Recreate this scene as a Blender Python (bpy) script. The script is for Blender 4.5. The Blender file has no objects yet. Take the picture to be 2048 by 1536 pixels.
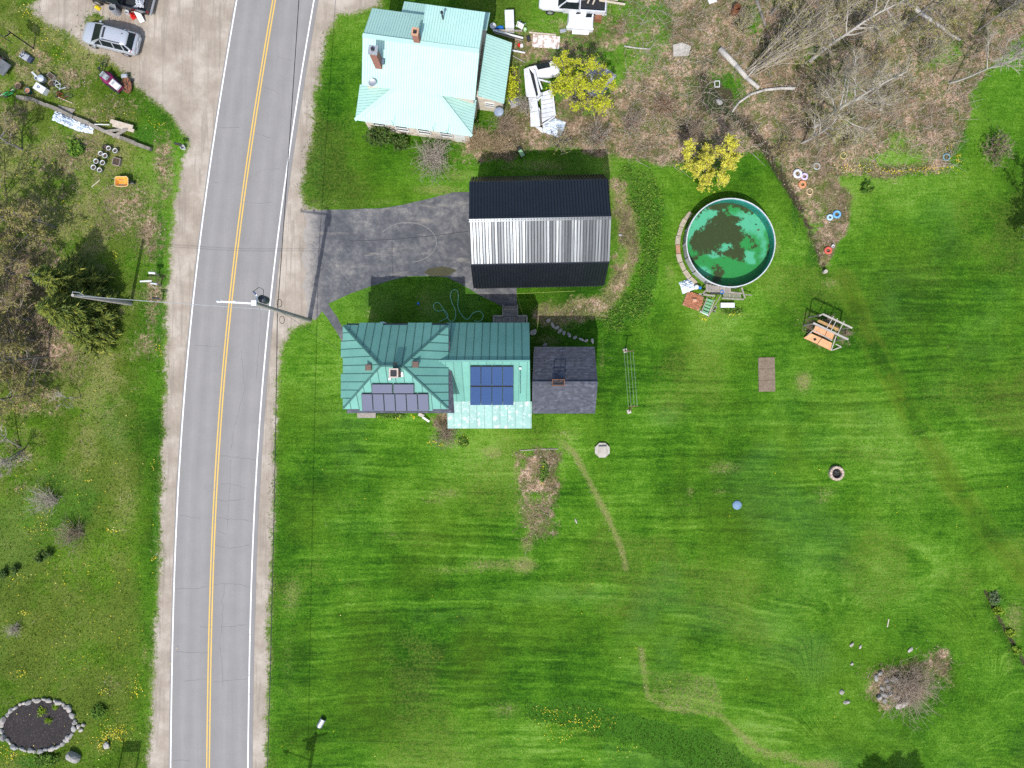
import bpy, math, random
import numpy as np
from mathutils import Vector, Matrix
random.seed(7)
RNG = np.random.default_rng(11)
SC = bpy.context.scene
COL = SC.collection
# ------------------------------------------------------------------ camera, sky, sun, exposure
CAM_H = 60.0
FPX = 1440.0          # focal length in pixels of the 2048 wide photograph
cam = bpy.data.cameras.new('camera')
cam.sensor_width = 36.0
cam.lens = 36.0 * FPX / 2048.0
cam.clip_start = 0.5
cam.clip_end = 6000.0
camo = bpy.data.objects.new('camera', cam)
COL.objects.link(camo)
camo.location = (0, 0, CAM_H)
camo.rotation_euler = (0, 0, 0)
SC.camera = camo
SUN_EL = math.radians(54.6)
SUN_AZ = (-0.176, -0.984)            # horizontal direction towards the sun (x east, y north)
world = bpy.data.worlds.new('World')
SC.world = world
world.use_nodes = True
wn = world.node_tree.nodes
wl = world.node_tree.links
bg = wn.get('Background') or wn.new('ShaderNodeBackground')
sky = wn.new('ShaderNodeTexSky')
sky.sky_type = 'NISHITA'
sky.sun_disc = False
sky.sun_elevation = SUN_EL
sky.sun_rotation = math.radians(190.2)
sky.air_density = 1.0
sky.dust_density = 2.0
wl.new(sky.outputs[0], bg.inputs[0])
bg.inputs[1].default_value = 0.15
sun = bpy.data.lights.new('sun', 'SUN')
sun.energy = 3.0
sun.angle = math.radians(0.53)
sun.color = (1.0, 0.985, 0.96)
suno = bpy.data.objects.new('sun', sun)
COL.objects.link(suno)
sdir = Vector((SUN_AZ[0] * math.cos(SUN_EL), SUN_AZ[1] * math.cos(SUN_EL), math.sin(SUN_EL)))
suno.rotation_euler = sdir.to_track_quat('Z', 'Y').to_euler()
suno.location = (0, -20, 80)
SC.render.engine = 'CYCLES'
SC.view_settings.view_transform = 'Standard'
SC.view_settings.look = 'None'
SC.view_settings.exposure = 0.57
SC.view_settings.gamma = 1.0
SC.view_settings.use_curve_mapping = False
SC.cycles.use_denoising = False
SC.cycles.max_bounces = 6
SC.cycles.transparent_max_bounces = 12

# ------------------------------------------------------------------ helpers
def P(px, py, z=0.0):
    s = (CAM_H - z) / FPX
    return Vector(((px - 1024) * s, (768 - py) * s, z))
def lin(c):
    return tuple((v / 255 / 12.92) if v / 255 <= 0.04045 else ((v / 255 + 0.055) / 1.055) ** 2.4 for v in c)
def onplane(px, py, p0, n):
    d = P(px, py, 0) - Vector((0, 0, CAM_H))
    o = Vector((0, 0, CAM_H))
    t = (Vector(p0) - o).dot(n) / d.dot(n)
    return o + d * t
class MB:
    def __init__(s):
        s.v = []; s.f = []; s.m = []
    def add(s, vs, fs, mi=0):
        b = len(s.v)
        s.v += [tuple(v) for v in vs]
        s.f += [tuple(i + b for i in f) for f in fs]
        s.m += [mi] * len(fs)
        return s
    def hexa(s, p, mi=0):   # 4 bottom, 4 top, counter-clockwise
        return s.add(p, [(3, 2, 1, 0), (4, 5, 6, 7), (0, 1, 5, 4), (1, 2, 6, 5), (2, 3, 7, 6), (3, 0, 4, 7)], mi)
    def box(s, c, d, rz=0.0, mi=0, tilt=None):
        x, y, z = d[0] / 2, d[1] / 2, d[2] / 2
        M = Matrix.Rotation(rz, 3, 'Z')
        if tilt: M = M @ Matrix.Rotation(tilt[0], 3, 'X') @ Matrix.Rotation(tilt[1], 3, 'Y')
        c = Vector(c)
        p = [c + M @ Vector(q) for q in ((-x, -y, -z), (x, -y, -z), (x, y, -z), (-x, y, -z), (-x, -y, z), (x, -y, z), (x, y, z), (-x, y, z))]
        return s.hexa(p, mi)
    def cbox(s, c, d, rz=0.0, ch=0.03, mi=0):   # box with a chamfered top edge
        x, y, z = d[0] / 2, d[1] / 2, d[2] / 2
        M = Matrix.Rotation(rz, 3, 'Z'); c = Vector(c)
        def ring(a, b, zz): return [c + M @ Vector(q) for q in ((-a, -b, zz), (a, -b, zz), (a, b, zz), (-a, b, zz))]
        vs = ring(x, y, -z) + ring(x, y, z - ch) + ring(x - ch, y - ch, z)
        fs = [(3, 2, 1, 0), (8, 9, 10, 11)]
        for k in (0, 4):
            for i in range(4):
                j = (i + 1) % 4
                fs.append((k + i, k + j, k + 4 + j, k + 4 + i))
        return s.add(vs, fs, mi)
    def bar(s, p, q, w, h=None, mi=0):
        h = h or w
        p, q = Vector(p), Vector(q)
        d = (q - p).normalized()
        up = Vector((0, 0, 1)) if abs(d.z) < 0.95 else Vector((0, 1, 0))
        a = d.cross(up).normalized() * (w / 2)
        b = a.cross(d).normalized() * (h / 2)
        return s.hexa([p - a - b, p + a - b, q + a - b, q - a - b, p - a + b, p + a + b, q + a + b, q - a + b], mi)
    def tube(s, p, q, r0, r1=None, n=8, mi=0, caps=True):
        r1 = r0 if r1 is None else r1
        p, q = Vector(p), Vector(q)
        d = (q - p).normalized()
        up = Vector((0, 0, 1)) if abs(d.z) < 0.95 else Vector((0, 1, 0))
        a = d.cross(up).normalized(); b = a.cross(d).normalized()
        vs = []
        for c, r in ((p, r0), (q, r1)):
            for i in range(n):
                t = 2 * math.pi * i / n
                vs.append(c + a * (r * math.cos(t)) + b * (r * math.sin(t)))
        fs = [(i, (i + 1) % n, n + (i + 1) % n, n + i) for i in range(n)]
        if caps: fs += [tuple(range(n))[::-1], tuple(range(n, 2 * n))]
        return s.add(vs, fs, mi)
    def path(s, pts, r, n=6, mi=0):
        for a, b in zip(pts[:-1], pts[1:]): s.tube(a, b, r, r, n, mi)
        return s
    def lathe(s, prof, n=24, c=(0, 0, 0), mi=0, a0=0.0, sx=1.0, sy=1.0):
        vs = []; fs = []
        for r, z in prof:
            for i in range(n):
                t = a0 + 2 * math.pi * i / n
                vs.append((c[0] + r * sx * math.cos(t), c[1] + r * sy * math.sin(t), c[2] + z))
        for k in range(len(prof) - 1):
            for i in range(n):
                j = (i + 1) % n
                fs.append((k * n + i, k * n + j, (k + 1) * n + j, (k + 1) * n + i))
        if prof[0][0] > 1e-4 and prof[0][1] <= prof[-1][1] + 9: pass
        return s.add(vs, fs, mi)
    def disc(s, c, r, n=24, mi=0, sx=1, sy=1):
        return s.add([(c[0] + r * sx * math.cos(2 * math.pi * i / n), c[1] + r * sy * math.sin(2 * math.pi * i / n), c[2]) for i in range(n)], [tuple(range(n))], mi)
    def slab(s, poly, off, mi=0):     # polygon (3d, seen counter-clockwise from outside) extruded by -off
        n = len(poly); off = Vector(off)
        vs = [Vector(p) for p in poly] + [Vector(p) - off for p in poly]
        fs = [tuple(range(n)), tuple(range(2 * n - 1, n - 1, -1))]
        fs += [(i, n + i, n + (i + 1) % n, (i + 1) % n) for i in range(n)]
        return s.add(vs, fs, mi)
    def prism(s, poly, z0, z1, mi=0):
        return s.slab([(p[0], p[1], z1) for p in poly], (0, 0, z1 - z0), mi)
    def build(s, name, mat, parent=None, smooth=False, off=None, loc=None):
        me = bpy.data.meshes.new(name)
        v = s.v
        if off is not None:
            v = [(a[0] - off[0], a[1] - off[1], a[2] - off[2]) for a in v]
        me.from_pydata(v, [], s.f)
        mats = mat if isinstance(mat, (list, tuple)) else [mat]
        for m in mats: me.materials.append(m)
        if len(mats) > 1: me.polygons.foreach_set('material_index', s.m)
        if smooth: me.polygons.foreach_set('use_smooth', [True] * len(me.polygons))
        me.update()
        o = bpy.data.objects.new(name, me)
        COL.objects.link(o)
        if parent is not None: o.parent = parent
        if loc is not None: o.location = loc
        return o
def npmesh(name, verts, faces, mat, parent=None, k=3, smooth=False, mi=None):
    """verts (N,3) array, faces (M,k) int array"""
    me = bpy.data.meshes.new(name)
    me.vertices.add(len(verts)); me.vertices.foreach_set('co', np.ascontiguousarray(verts, dtype=np.float32).ravel())
    M = len(faces)
    me.loops.add(M * k); me.loops.foreach_set('vertex_index', np.ascontiguousarray(faces, dtype=np.int32).ravel())
    me.polygons.add(M); me.polygons.foreach_set('loop_start', np.arange(0, M * k, k, dtype=np.int32))
    mats = mat if isinstance(mat, (list, tuple)) else [mat]
    for m in mats: me.materials.append(m)
    if mi is not None: me.polygons.foreach_set('material_index', np.ascontiguousarray(mi, dtype=np.int32))
    if smooth: me.polygons.foreach_set('use_smooth', np.ones(M, dtype=bool))
    me.update(calc_edges=True)
    o = bpy.data.objects.new(name, me)
    COL.objects.link(o)
    if parent is not None: o.parent = parent
    return o
def tag(o, label=None, cat=None, group=None, kind=None):
    if label: o['label'] = label
    if cat: o['category'] = cat
    if group: o['group'] = group
    if kind: o['kind'] = kind
    return o
def thing(name, label, cat, loc=(0, 0, 0), rz=0.0, group=None):
    o = bpy.data.objects.new(name, None)
    COL.objects.link(o)
    o.empty_display_size = 0.2
    o.location = loc; o.rotation_euler = (0, 0, rz)
    return tag(o, label, cat, group)
# ------------------------------------------------------------------ materials
class NT:
    def __init__(s, name):
        s.mat = bpy.data.materials.new(name); s.mat.use_nodes = True
        s.t = s.mat.node_tree; s.n = s.t.nodes; s.l = s.t.links
        s.b = s.n['Principled BSDF']; s.o = s.n['Material Output']
    def node(s, typ, **kw):
        n = s.n.new(typ)
        for k, v in kw.items(): setattr(n, k, v)
        return n
    def put(s, sock, v):
        if hasattr(v, 'is_output') or hasattr(v, 'links'): s.l.new(v, sock)
        else:
            if isinstance(v, tuple) and len(v) == 3 and len(sock.default_value) == 4: v = v + (1.0,)
            sock.default_value = v
    def pos(s, kind='Position'):
        if kind == 'Position': return s.node('ShaderNodeNewGeometry').outputs['Position']
        return s.node('ShaderNodeTexCoord').outputs[kind]
    def noise(s, scale, detail=4, rough=0.6, vec=None, dist=0.0):
        n = s.node('ShaderNodeTexNoise'); n.inputs['Scale'].default_value = scale
        n.inputs['Detail'].default_value = detail; n.inputs['Roughness'].default_value = rough
        n.inputs['Distortion'].default_value = dist
        s.l.new(vec if vec is not None else s.pos(), n.inputs['Vector'])
        return n.outputs['Fac']
    def voro(s, scale, vec=None, out='Color', feature='F1', rnd=1.0):
        n = s.node('ShaderNodeTexVoronoi', feature=feature); n.inputs['Scale'].default_value = scale
        n.inputs['Randomness'].default_value = rnd
        s.l.new(vec if vec is not None else s.pos(), n.inputs['Vector'])
        return n.outputs[out]
    def math(s, op, a, b=None, clamp=False):
        n = s.node('ShaderNodeMath', operation=op, use_clamp=clamp)
        s.put(n.inputs[0], a)
        if b is not None: s.put(n.inputs[1], b)
        return n.outputs[0]
    def mix(s, f, a, b, blend='MIX'):
        n = s.node('ShaderNodeMix', data_type='RGBA', blend_type=blend)
        s.put(n.inputs[0], f); s.put(n.inputs[6], a); s.put(n.inputs[7], b)
        return n.outputs[2]
    def ramp(s, f, stops, interp='LINEAR'):
        n = s.node('ShaderNodeValToRGB'); r = n.color_ramp; r.interpolation = interp
        while len(r.elements) < len(stops): r.elements.new(0.5)
        for e, (p, c) in zip(r.elements, stops):
            e.position = p; e.color = (c if len(c) == 4 else tuple(c) + (1.0,))
        s.put(n.inputs[0], f)
        return n.outputs[0]
    def sstep(s, x, lo, hi):
        n = s.node('ShaderNodeMapRange', interpolation_type='SMOOTHSTEP')
        s.put(n.inputs[0], x); n.inputs[1].default_value = lo; n.inputs[2].default_value = hi
        return n.outputs[0]
    def sep(s, c):
        n = s.node('ShaderNodeSeparateColor'); s.l.new(c, n.inputs[0]); return n.outputs
    def mapping(s, vec, scale=(1, 1, 1), rot=(0, 0, 0)):
        n = s.node('ShaderNodeMapping'); s.l.new(vec, n.inputs[0])
        n.inputs['Scale'].default_value = scale; n.inputs['Rotation'].default_value = rot
        return n.outputs[0]
    def bump(s, h, strength=0.5, dist=0.05):
        n = s.node('ShaderNodeBump'); n.inputs['Strength'].default_value = strength; n.inputs['Distance'].default_value = dist
        s.put(n.inputs['Height'], h); s.l.new(n.outputs[0], s.b.inputs['Normal'])
    def fin(s, col, rough=0.8, metal=0.0, spec=0.3):
        s.put(s.b.inputs['Base Color'], col); s.put(s.b.inputs['Roughness'], rough)
        s.b.inputs['Metallic'].default_value = metal; s.b.inputs['Specular IOR Level'].default_value = spec
        return s.mat
MATS = {}
def pm(name, c, c2=None, scale=6.0, rough=0.75, metal=0.0, spec=0.3, bump=0.0, island=0.0, coords='Position', detail=5, lo=0.3, hi=0.7):
    """plain procedural material: two tones mixed by noise, per-piece variation, fine relief"""
    if name in MATS: return MATS[name]
    t = NT(name)
    c2 = c2 or tuple(v * 0.72 for v in c)
    vec = t.pos(coords)
    nz = t.noise(scale, detail, 0.65, vec)
    col = t.mix(t.sstep(nz, lo, hi), c2, c)
    if island > 0:
        g = t.node('ShaderNodeNewGeometry').outputs['Random Per Island']
        o = t.node('ShaderNodeObjectInfo').outputs['Random']
        f = t.math('FRACT', t.math('ADD', g, o))
        k = t.math('ADD', t.math('MULTIPLY', f, 2 * island), 1 - island)
        col = t.mix(1.0, col, t.ramp(k, [(0, (0, 0, 0)), (1, (1, 1, 1))]) if False else t.comb(k), 'MULTIPLY')
    if bump > 0: t.bump(t.noise(scale * 6, 3, 0.6, vec), bump, 0.02)
    MATS[name] = t.fin(col, rough, metal, spec)
    return MATS[name]
def _comb(s, k):
    n = s.node('ShaderNodeCombineColor')
    for i in range(3): s.put(n.inputs[i], k)
    return n.outputs[0]
NT.comb = _comb
def leafmat(name, stops, rough=0.7, trans=0.25):
    """foliage: each leaf takes its own colour from the list; some light passes through"""
    t = NT(name)
    g = t.node('ShaderNodeNewGeometry').outputs['Random Per Island']
    col = t.ramp(g, stops)
    t.fin(col, rough, 0, 0.2)
    if trans > 0:
        tr = t.node('ShaderNodeBsdfTranslucent'); t.l.new(col, tr.inputs[0])
        mx = t.node('ShaderNodeMixShader'); mx.inputs[0].default_value = trans
        t.l.new(t.b.outputs[0], mx.inputs[1]); t.l.new(tr.outputs[0], mx.inputs[2])
        t.l.new(mx.outputs[0], t.o.inputs[0])
    return t.mat
# ------------------------------------------------------------------ numpy noise and region tools
_TAB = np.random.default_rng(5).random((256, 256))
def vnoise(x, y, seed=0):
    x = x + seed * 17.31; y = y + seed * 9.17
    xi = np.floor(x).astype(int); yi = np.floor(y).astype(int)
    fx = x - xi; fy = y - yi
    fx = fx * fx * (3 - 2 * fx); fy = fy * fy * (3 - 2 * fy)
    a = _TAB[xi % 256, yi % 256]; b = _TAB[(xi + 1) % 256, yi % 256]
    c = _TAB[xi % 256, (yi + 1) % 256]; d = _TAB[(xi + 1) % 256, (yi + 1) % 256]
    return (a * (1 - fx) + b * fx) * (1 - fy) + (c * (1 - fx) + d * fx) * fy
def fbm(x, y, scale=1.0, octv=4, seed=0):
    s = 0; amp = 0.5; tot = 0
    for k in range(octv):
        s = s + amp * vnoise(x * scale, y * scale, seed + k * 3); tot += amp
        amp *= 0.55; scale *= 2.03
    return s / tot
def W2(pts): return [((p[0] - 1024) / 24.0, (768 - p[1]) / 24.0) for p in pts]
def sd_poly(pts, X, Y, pad=4.0):
    """signed distance in metres, positive inside; -pad where far away"""
    poly = np.array(W2(pts)); out = np.full(X.shape, -pad)
    m = (X > poly[:, 0].min() - pad) & (X < poly[:, 0].max() + pad) & (Y > poly[:, 1].min() - pad) & (Y < poly[:, 1].max() + pad)
    if not m.any(): return out
    x = X[m]; y = Y[m]
    d2 = np.full(x.shape, 1e9); ins = np.zeros(x.shape, bool)
    n = len(poly)
    for i in range(n):
        ax, ay = poly[i]; bx, by = poly[(i + 1) % n]
        ex, ey = bx - ax, by - ay
        t = np.clip(((x - ax) * ex + (y - ay) * ey) / (ex * ex + ey * ey + 1e-12), 0, 1)
        d2 = np.minimum(d2, (x - ax - t * ex) ** 2 + (y - ay - t * ey) ** 2)
        c = (ay > y) != (by > y)
        ins ^= c & (x < (bx - ax) * (y - ay) / (by - ay + 1e-12) + ax)
    d = np.sqrt(d2)
    out[m] = np.clip(np.where(ins, d, -d), -pad, None)
    return out
def sd_line(pts, X, Y, pad=6.0):
    poly = np.array(W2(pts)); out = np.full(X.shape, pad)
    m = (X > poly[:, 0].min() - pad) & (X < poly[:, 0].max() + pad) & (Y > poly[:, 1].min() - pad) & (Y < poly[:, 1].max() + pad)
    x = X[m]; y = Y[m]; d2 = np.full(x.shape, pad * pad)
    for i in range(len(poly) - 1):
        ax, ay = poly[i]; ex, ey = poly[i + 1] - poly[i]
        t = np.clip(((x - ax) * ex + (y - ay) * ey) / (ex * ex + ey * ey + 1e-12), 0, 1)
        d2 = np.minimum(d2, (x - ax - t * ex) ** 2 + (y - ay - t * ey) ** 2)
    out[m] = np.sqrt(d2)
    return out
def soft(d, w): return np.clip(0.5 + d / (2 * w), 0, 1)
def blob(px, py, rx, ry, X, Y, rot=0.0):
    x0, y0 = (px - 1024) / 24.0, (768 - py) / 24.0
    c, s = math.cos(rot), math.sin(rot)
    dx = X - x0; dy = Y - y0
    u = (dx * c + dy * s) / (rx / 24.0); v = (-dx * s + dy * c) / (ry / 24.0)
    return np.exp(-(u * u + v * v) * 1.2)
# ------------------------------------------------------------------ ground
DITCH = [(1405, 150), (1420, 190), (1450, 215), (1485, 240), (1530, 290), (1557, 340), (1590, 392), (1616, 445), (1640, 505), (1652, 540)]
DITCH2 = [(1975, 1185), (1995, 1225), (2020, 1270), (2048, 1318), (2110, 1430), (2200, 1560)]
def gz(X, Y):
    X = np.asarray(X, float); Y = np.asarray(Y, float)
    d = sd_line(DITCH, X, Y); d2 = sd_line(DITCH2, X, Y)
    z = -(0.22 + 0.16 * vnoise(X * .6, Y * .6, 8)) * np.exp(-(d / 0.5) ** 2) - 0.35 * np.exp(-(d2 / 0.5) ** 2)
    pool = blob(1432, 195, 50, 42, X, Y)
    z = np.minimum(z, -0.40 * pool)
    br = np.clip(sd_poly(BRUSH, X, Y) / 1.5, 0, 1)
    z = z + br * 0.16 * (fbm(X, Y, 0.5, 3, 3) - 0.5)
    return z
def gz1(px, py):
    x, y = (px - 1024) / 24.0, (768 - py) / 24.0
    return float(gz(np.array([x]), np.array([y]))[0])
def G(px, py):
    p = P(px, py); p.z = gz1(px, py); return p
BRUSH = [(1250, 318), (1285, 322), (1330, 330), (1400, 316), (1470, 312), (1520, 306), (1556, 335), (1592, 385), (1620, 440), (1642, 500), (1648, 530), (1668, 500), (1690, 450),
         (1692, 405), (1655, 352), (1700, 340), (1760, 348), (1830, 345), (1880, 345), (1903, 335), (1925, 275), (1948, 195), (1985, 130), (2020, 85), (2060, 55), (2200, -60), (2200, -260),
         (1215, -260), (1225, 60), (1245, 150), (1195, 240), (1050, 230), (1000, 265), (955, 290), (962, 320), (1100, 300)]
ROAD_Y = np.array([-260, 0, 420, 540, 700, 900, 1168, 1536, 1800]); ROAD_C = np.array([597, 552, 485, 469.5, 454.5, 439.4, 426.2, 417.8, 415])
RC = np.polyfit(ROAD_Y, ROAD_C, 4)
def road_c(py): return np.polyval(RC, py)
RHALF = 77.3
def in_frame_pts(n, m=60):
    return RNG.uniform(-m, 2048 + m, n), RNG.uniform(-m, 1536 + m, n)
GRAVEL_W = [(60, -260), (78, 0), (62, 14), (85, 42), (150, 72), (178, 96), (215, 108), (268, 163), (300, 190), (330, 215), (365, 262), (378, 292), (366, 330), (352, 400), (346, 480),
            (338, 560), (335, 640), (333, 720), (330, 860), (322, 1000), (319, 1150), (312, 1280), (305, 1400), (298, 1540), (295, 1800), (420, 1800), (430, 1000), (500, 400), (560, -260)]
GRAVEL_E = [(560, -260), (720, -260), (760, 10), (716, 22), (676, 28), (652, 70), (640, 130), (630, 200), (618, 300), (598, 380), (612, 415), (640, 421), (650, 500), (648, 600), (618, 640), (582, 655), (562, 690), (553, 800),
            (548, 900), (545, 1000), (541, 1150), (537, 1250), (533, 1400), (528, 1540), (522, 1800), (430, 1800), (440, 1000)]
LUSH = [(1252, 330), (1300, 345), (1328, 380), (1322, 460), (1316, 540), (1312, 600), (1290, 640), (1250, 662), (1218, 668), (1205, 640), (1225, 610), (1262, 580), (1280, 520), (1272, 440), (1250, 395), (1236, 350)]
TALL_S = [(1060, 1407), (1140, 1400), (1220, 1412), (1300, 1440), (1380, 1452), (1420, 1470), (1490, 1505), (1540, 1545), (1480, 1580), (1400, 1545), (1320, 1505), (1240, 1478), (1170, 1458), (1090, 1446), (1050, 1432)]
def build_ground():
    xi = np.arange(-47.0, 47.01, 0.2); yi = np.arange(-37.0, 37.01, 0.2)
    ox = np.array([3, 8, 20, 60, 150, 400, 1000, 2500.0])
    xs = np.concatenate([-47 - ox[::-1], xi, 47 + ox]); ys = np.concatenate([-37 - ox[::-1], yi, 37 + ox])
    X, Y = np.meshgrid(xs, ys); nx, ny = len(xs), len(ys)
    X = X.ravel(); Y = Y.ravel()
    Z = gz(X, Y)
    f1 = fbm(X, Y, 0.35, 5, 1); f2 = fbm(X, Y, 1.1, 4, 9); f3 = fbm(X, Y, 0.08, 3, 21)
    PX = X * 24 + 1024; PY = 768 - Y * 24
    # gravel
    jit = (f2 - 0.5) * 0.9
    wE = sd_poly(GRAVEL_E, X, Y) + jit * 0.8
    wW = sd_poly(GRAVEL_W, X, Y) + jit * 0.9
    gravel = np.maximum(soft(wE, 0.55), soft(wW, 0.6))
    gravel *= 1 - 0.95 * np.maximum(blob(190, 42, 26, 24, X, Y), 0.8 * blob(182, 70, 12, 14, X, Y))
    garpath = (0.75 * soft(sd_line([(1233, 380), (1258, 440), (1262, 500), (1240, 560), (1215, 600), (1165, 622), (1085, 628)], X, Y) * -1 + 0.85 + (f2 - 0.5) * 1.6, 0.6))
    # leaf litter
    litter = soft(sd_poly(BRUSH, X, Y) + (f1 - 0.5) * 2.2, 0.5)
    green_in = np.clip(blob(1290, 60, 75, 110, X, Y) + 0.8 * blob(1165, 40, 90, 70, X, Y) + 0.8 * blob(1225, 110, 50, 60, X, Y) + 0.7 * blob(1800, 280, 60, 50, X, Y) + 0.5 * blob(1850, 120, 60, 50, X, Y) + 0.9 * blob(1500, 40, 40, 50, X, Y) + 0.8 * blob(1620, 110, 40, 40, X, Y) + 0.7 * blob(1700, 170, 40, 40, X, Y) + 0.8 * blob(1440, 170, 40, 50, X, Y) + 0.7 * blob(1900, 100, 50, 40, X, Y) + 0.6 * blob(1700, 250, 50, 30, X, Y) + 0.7 * blob(1780, 320, 120, 20, X, Y) + 0.8 * blob(1640, 420, 20, 60, X, Y) + 0.8 * blob(1560, 280, 26, 40, X, Y)
                       + 0.7 * blob(1480, 190, 40, 50, X, Y) + 0.55 * blob(1370, 170, 30, 60, X, Y), 0, 1)
    litter = np.clip(litter - green_in * (0.35 + 0.9 * f2), 0, 1)
    lw = blob(40, 560, 130, 120, X, Y) + blob(60, 700, 130, 80, X, Y) + 0.9 * blob(255, 420, 80, 75, X, Y) + 0.7 * blob(310, 590, 36, 60, X, Y) + 0.6 * blob(290, 690, 40, 40, X, Y) + 0.6 * blob(160, 300, 80, 60, X, Y) \
        + 0.7 * blob(235, 215, 70, 40, X, Y) + 0.6 * blob(30, 900, 60, 50, X, Y) + 0.45 * blob(220, 1370, 40, 30, X, Y) + 0.5 * blob(210, 120, 40, 30, X, Y) + 0.5 * blob(100, 330, 50, 50, X, Y)
    lw += 0.9 * blob(1060, 90, 55, 40, X, Y) + 0.8 * blob(1030, 190, 20, 80, X, Y) + 0.9 * blob(960, 285, 60, 40, X, Y) + 0.5 * blob(860, 330, 60, 30, X, Y)
    litter = np.clip(litter + lw * (0.35 + 0.75 * f1), 0, 1)
    litter = np.clip(litter * (1 - gravel), 0, 1)
    # clump of shrub and rocks, soil of the beds
    litter = np.maximum(litter, np.clip(1.3 * blob(1802, 1370, 84, 54, X, Y) + 0.9 * blob(1884, 1322, 30, 32, X, Y) - 0.2 + (f2 - .5) * 0.8, 0, 1))
    litter = np.maximum(litter, 0.80 * soft(sd_poly([(1040, 904), (1115, 900), (1116, 985), (1040, 985)], X, Y) + (f2 - .5) * 2.0, 0.6))
    litter = np.maximum(litter, 0.56 * soft(sd_poly([(1038, 985), (1118, 985), (1116, 1080), (1044, 1090)], X, Y) + (f2 - .6) * 2.2, 0.5))
    litter = np.maximum(litter, np.clip(1.1 * blob(893, 842, 34, 22, X, Y) - 0.1, 0, 1))
    litter = np.maximum(litter, np.clip(0.9 * blob(1650, 665, 66, 40, X, Y, -0.4) - 0.25 + (f2 - .5) * 0.7, 0, 1))
    # more tan ground west of the road
    for b in [(60, 120, 70, 50, .5), (140, 160, 60, 40, .5), (230, 110, 60, 30, .6), (330, 330, 24, 90, .75), (300, 470, 40, 60, .7), (120, 390, 60, 50, .45), (30, 240, 50, 60, .5), (80, 800, 90, 40, .45), (300, 640, 24, 60, .5), (50, 970, 60, 40, .3)]:
        litter = np.maximum(litter, b[4] * blob(b[0], b[1], b[2], b[3], X, Y) * (0.3 + 1.3 * f2))
    litter = np.clip(litter * (1 - gravel), 0, 1)
    for b in [(1160, 90, 120, 60, .62), (1230, 60, 60, 60, .6), (1290, 70, 60, 90, .5), (1080, 120, 60, 50, .6), (1150, 210, 80, 50, .7)]:
        litter = np.maximum(litter, b[4] * blob(b[0], b[1], b[2], b[3], X, Y) * (0.25 + 1.4 * f2))
    litter = np.maximum(litter, garpath * (0.2 + 0.9 * f2))
    # dry and worn grass
    dry = np.zeros_like(X)
    for b in [(1062, 1060, 26, 50, .6), (1055, 1085, 22, 28, .75), (1050, 1130, 40, 22, .75), (900, 985, 70, 22, .5), (870, 1000, 40, 20, .45), (880, 1140, 90, 14, .42), (985, 1130, 70, 16, .5), (985, 905, 40, 20, .5),
              (1455, 935, 60, 22, .55), (1380, 985, 16, 20, .6), (1440, 985, 26, 12, .5), (1370, 1010, 60, 30, .35), (1607, 763, 20, 24, .8), (1650, 985, 46, 20, .5), (1645, 1000, 22, 10, .55),
              (1370, 1380, 80, 42, .42), (1500, 1050, 50, 20, .4), (1660, 565, 26, 20, .5), (1790, 360, 36, 26, .45), (1690, 400, 40, 60, .35), (1560, 1510, 60, 12, .6), (1640, 1530, 60, 14, .6), (1420, 470, 10, 60, .0),
              (2030, 1240, 30, 60, .65), (2020, 1320, 20, 60, .4), (1170, 610, 70, 18, .7), (1120, 870, 60, 20, .35), (1340, 545, 16, 40, .4), (240, 940, 40, 40, .55), (260, 830, 40, 60, .35), (255, 1000, 40, 80, .5), (235, 1050, 40, 50, .4), (220, 800, 80, 30, .35),
              (150, 870, 60, 50, .35), (235, 1230, 50, 50, .35), (115, 1280, 40, 26, .4), (225, 1370, 46, 36, .5), (290, 1310, 12, 40, .55), (585, 1185, 30, 60, .5), (575, 1330, 26, 100, .4), (1010, 1420, 50, 30, .55),
              (690, 1010, 60, 24, .35), (760, 1070, 90, 40, .3), (640, 405, 60, 14, .5), (760, 405, 70, 12, .45), (870, 380, 70, 14, .55), (910, 350, 50, 20, .5), (1090, 330, 80, 20, .6), (1020, 330, 60, 22, .45), (1215, 330, 20, 40, .6), (850, 600, 30, 50, .5),
              (900, 590, 60, 20, .4), (745, 630, 20, 16, .5), (1120, 640, 60, 30, .6), (1090, 680, 40, 20, .6), (1205, 720, 8, 60, .5), (1555, 480, 8, 60, .5), (1480, 630, 60, 10, .4), (640, 250, 20, 160, .35)]:
        dry = np.maximum(dry, b[4] * blob(b[0], b[1], b[2], b[3], X, Y))
    pth = sd_line([(1100, 862), (1148, 905), (1185, 975), (1218, 1040), (1240, 1090), (1252, 1136)], X, Y)
    dry = np.maximum(dry, 0.75 * np.exp(-(pth / 0.33) ** 2) * np.clip((PY - 850) / 60, 0.4, 1))
    pth = sd_line([(1284, 1302), (1288, 1340), (1296, 1392), (1330, 1415), (1440, 1430), (1470, 1460), (1520, 1500), (1600, 1525), (1700, 1545)], X, Y)
    dry = np.maximum(dry, 0.62 * np.exp(-(pth / 0.38) ** 2))
    dry = np.maximum(dry, 0.42 * soft(sd_poly([(1292, 1338), (1360, 1340), (1430, 1356), (1448, 1395), (1455, 1436), (1380, 1420), (1310, 1405)], X, Y) + (f2 - .5) * .4, 0.15))
    # strip beside garden bed, road verge, field edges
    dry = np.maximum(dry, 0.45 * np.exp(-(sd_line([(1030, 905), (1034, 1000), (1036, 1060)], X, Y) / 0.4) ** 2))
    dry = np.clip(dry + (f1 - 0.55) * 0.55 * (dry > 0.02), 0, 1)
    dry = np.maximum(dry, garpath * 1.2)
    edge = np.clip(1 - np.abs(np.minimum(np.abs(wE), np.abs(wW))) / 1.0, 0, 1)
    dry = np.maximum(dry, edge * 0.55)
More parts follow.
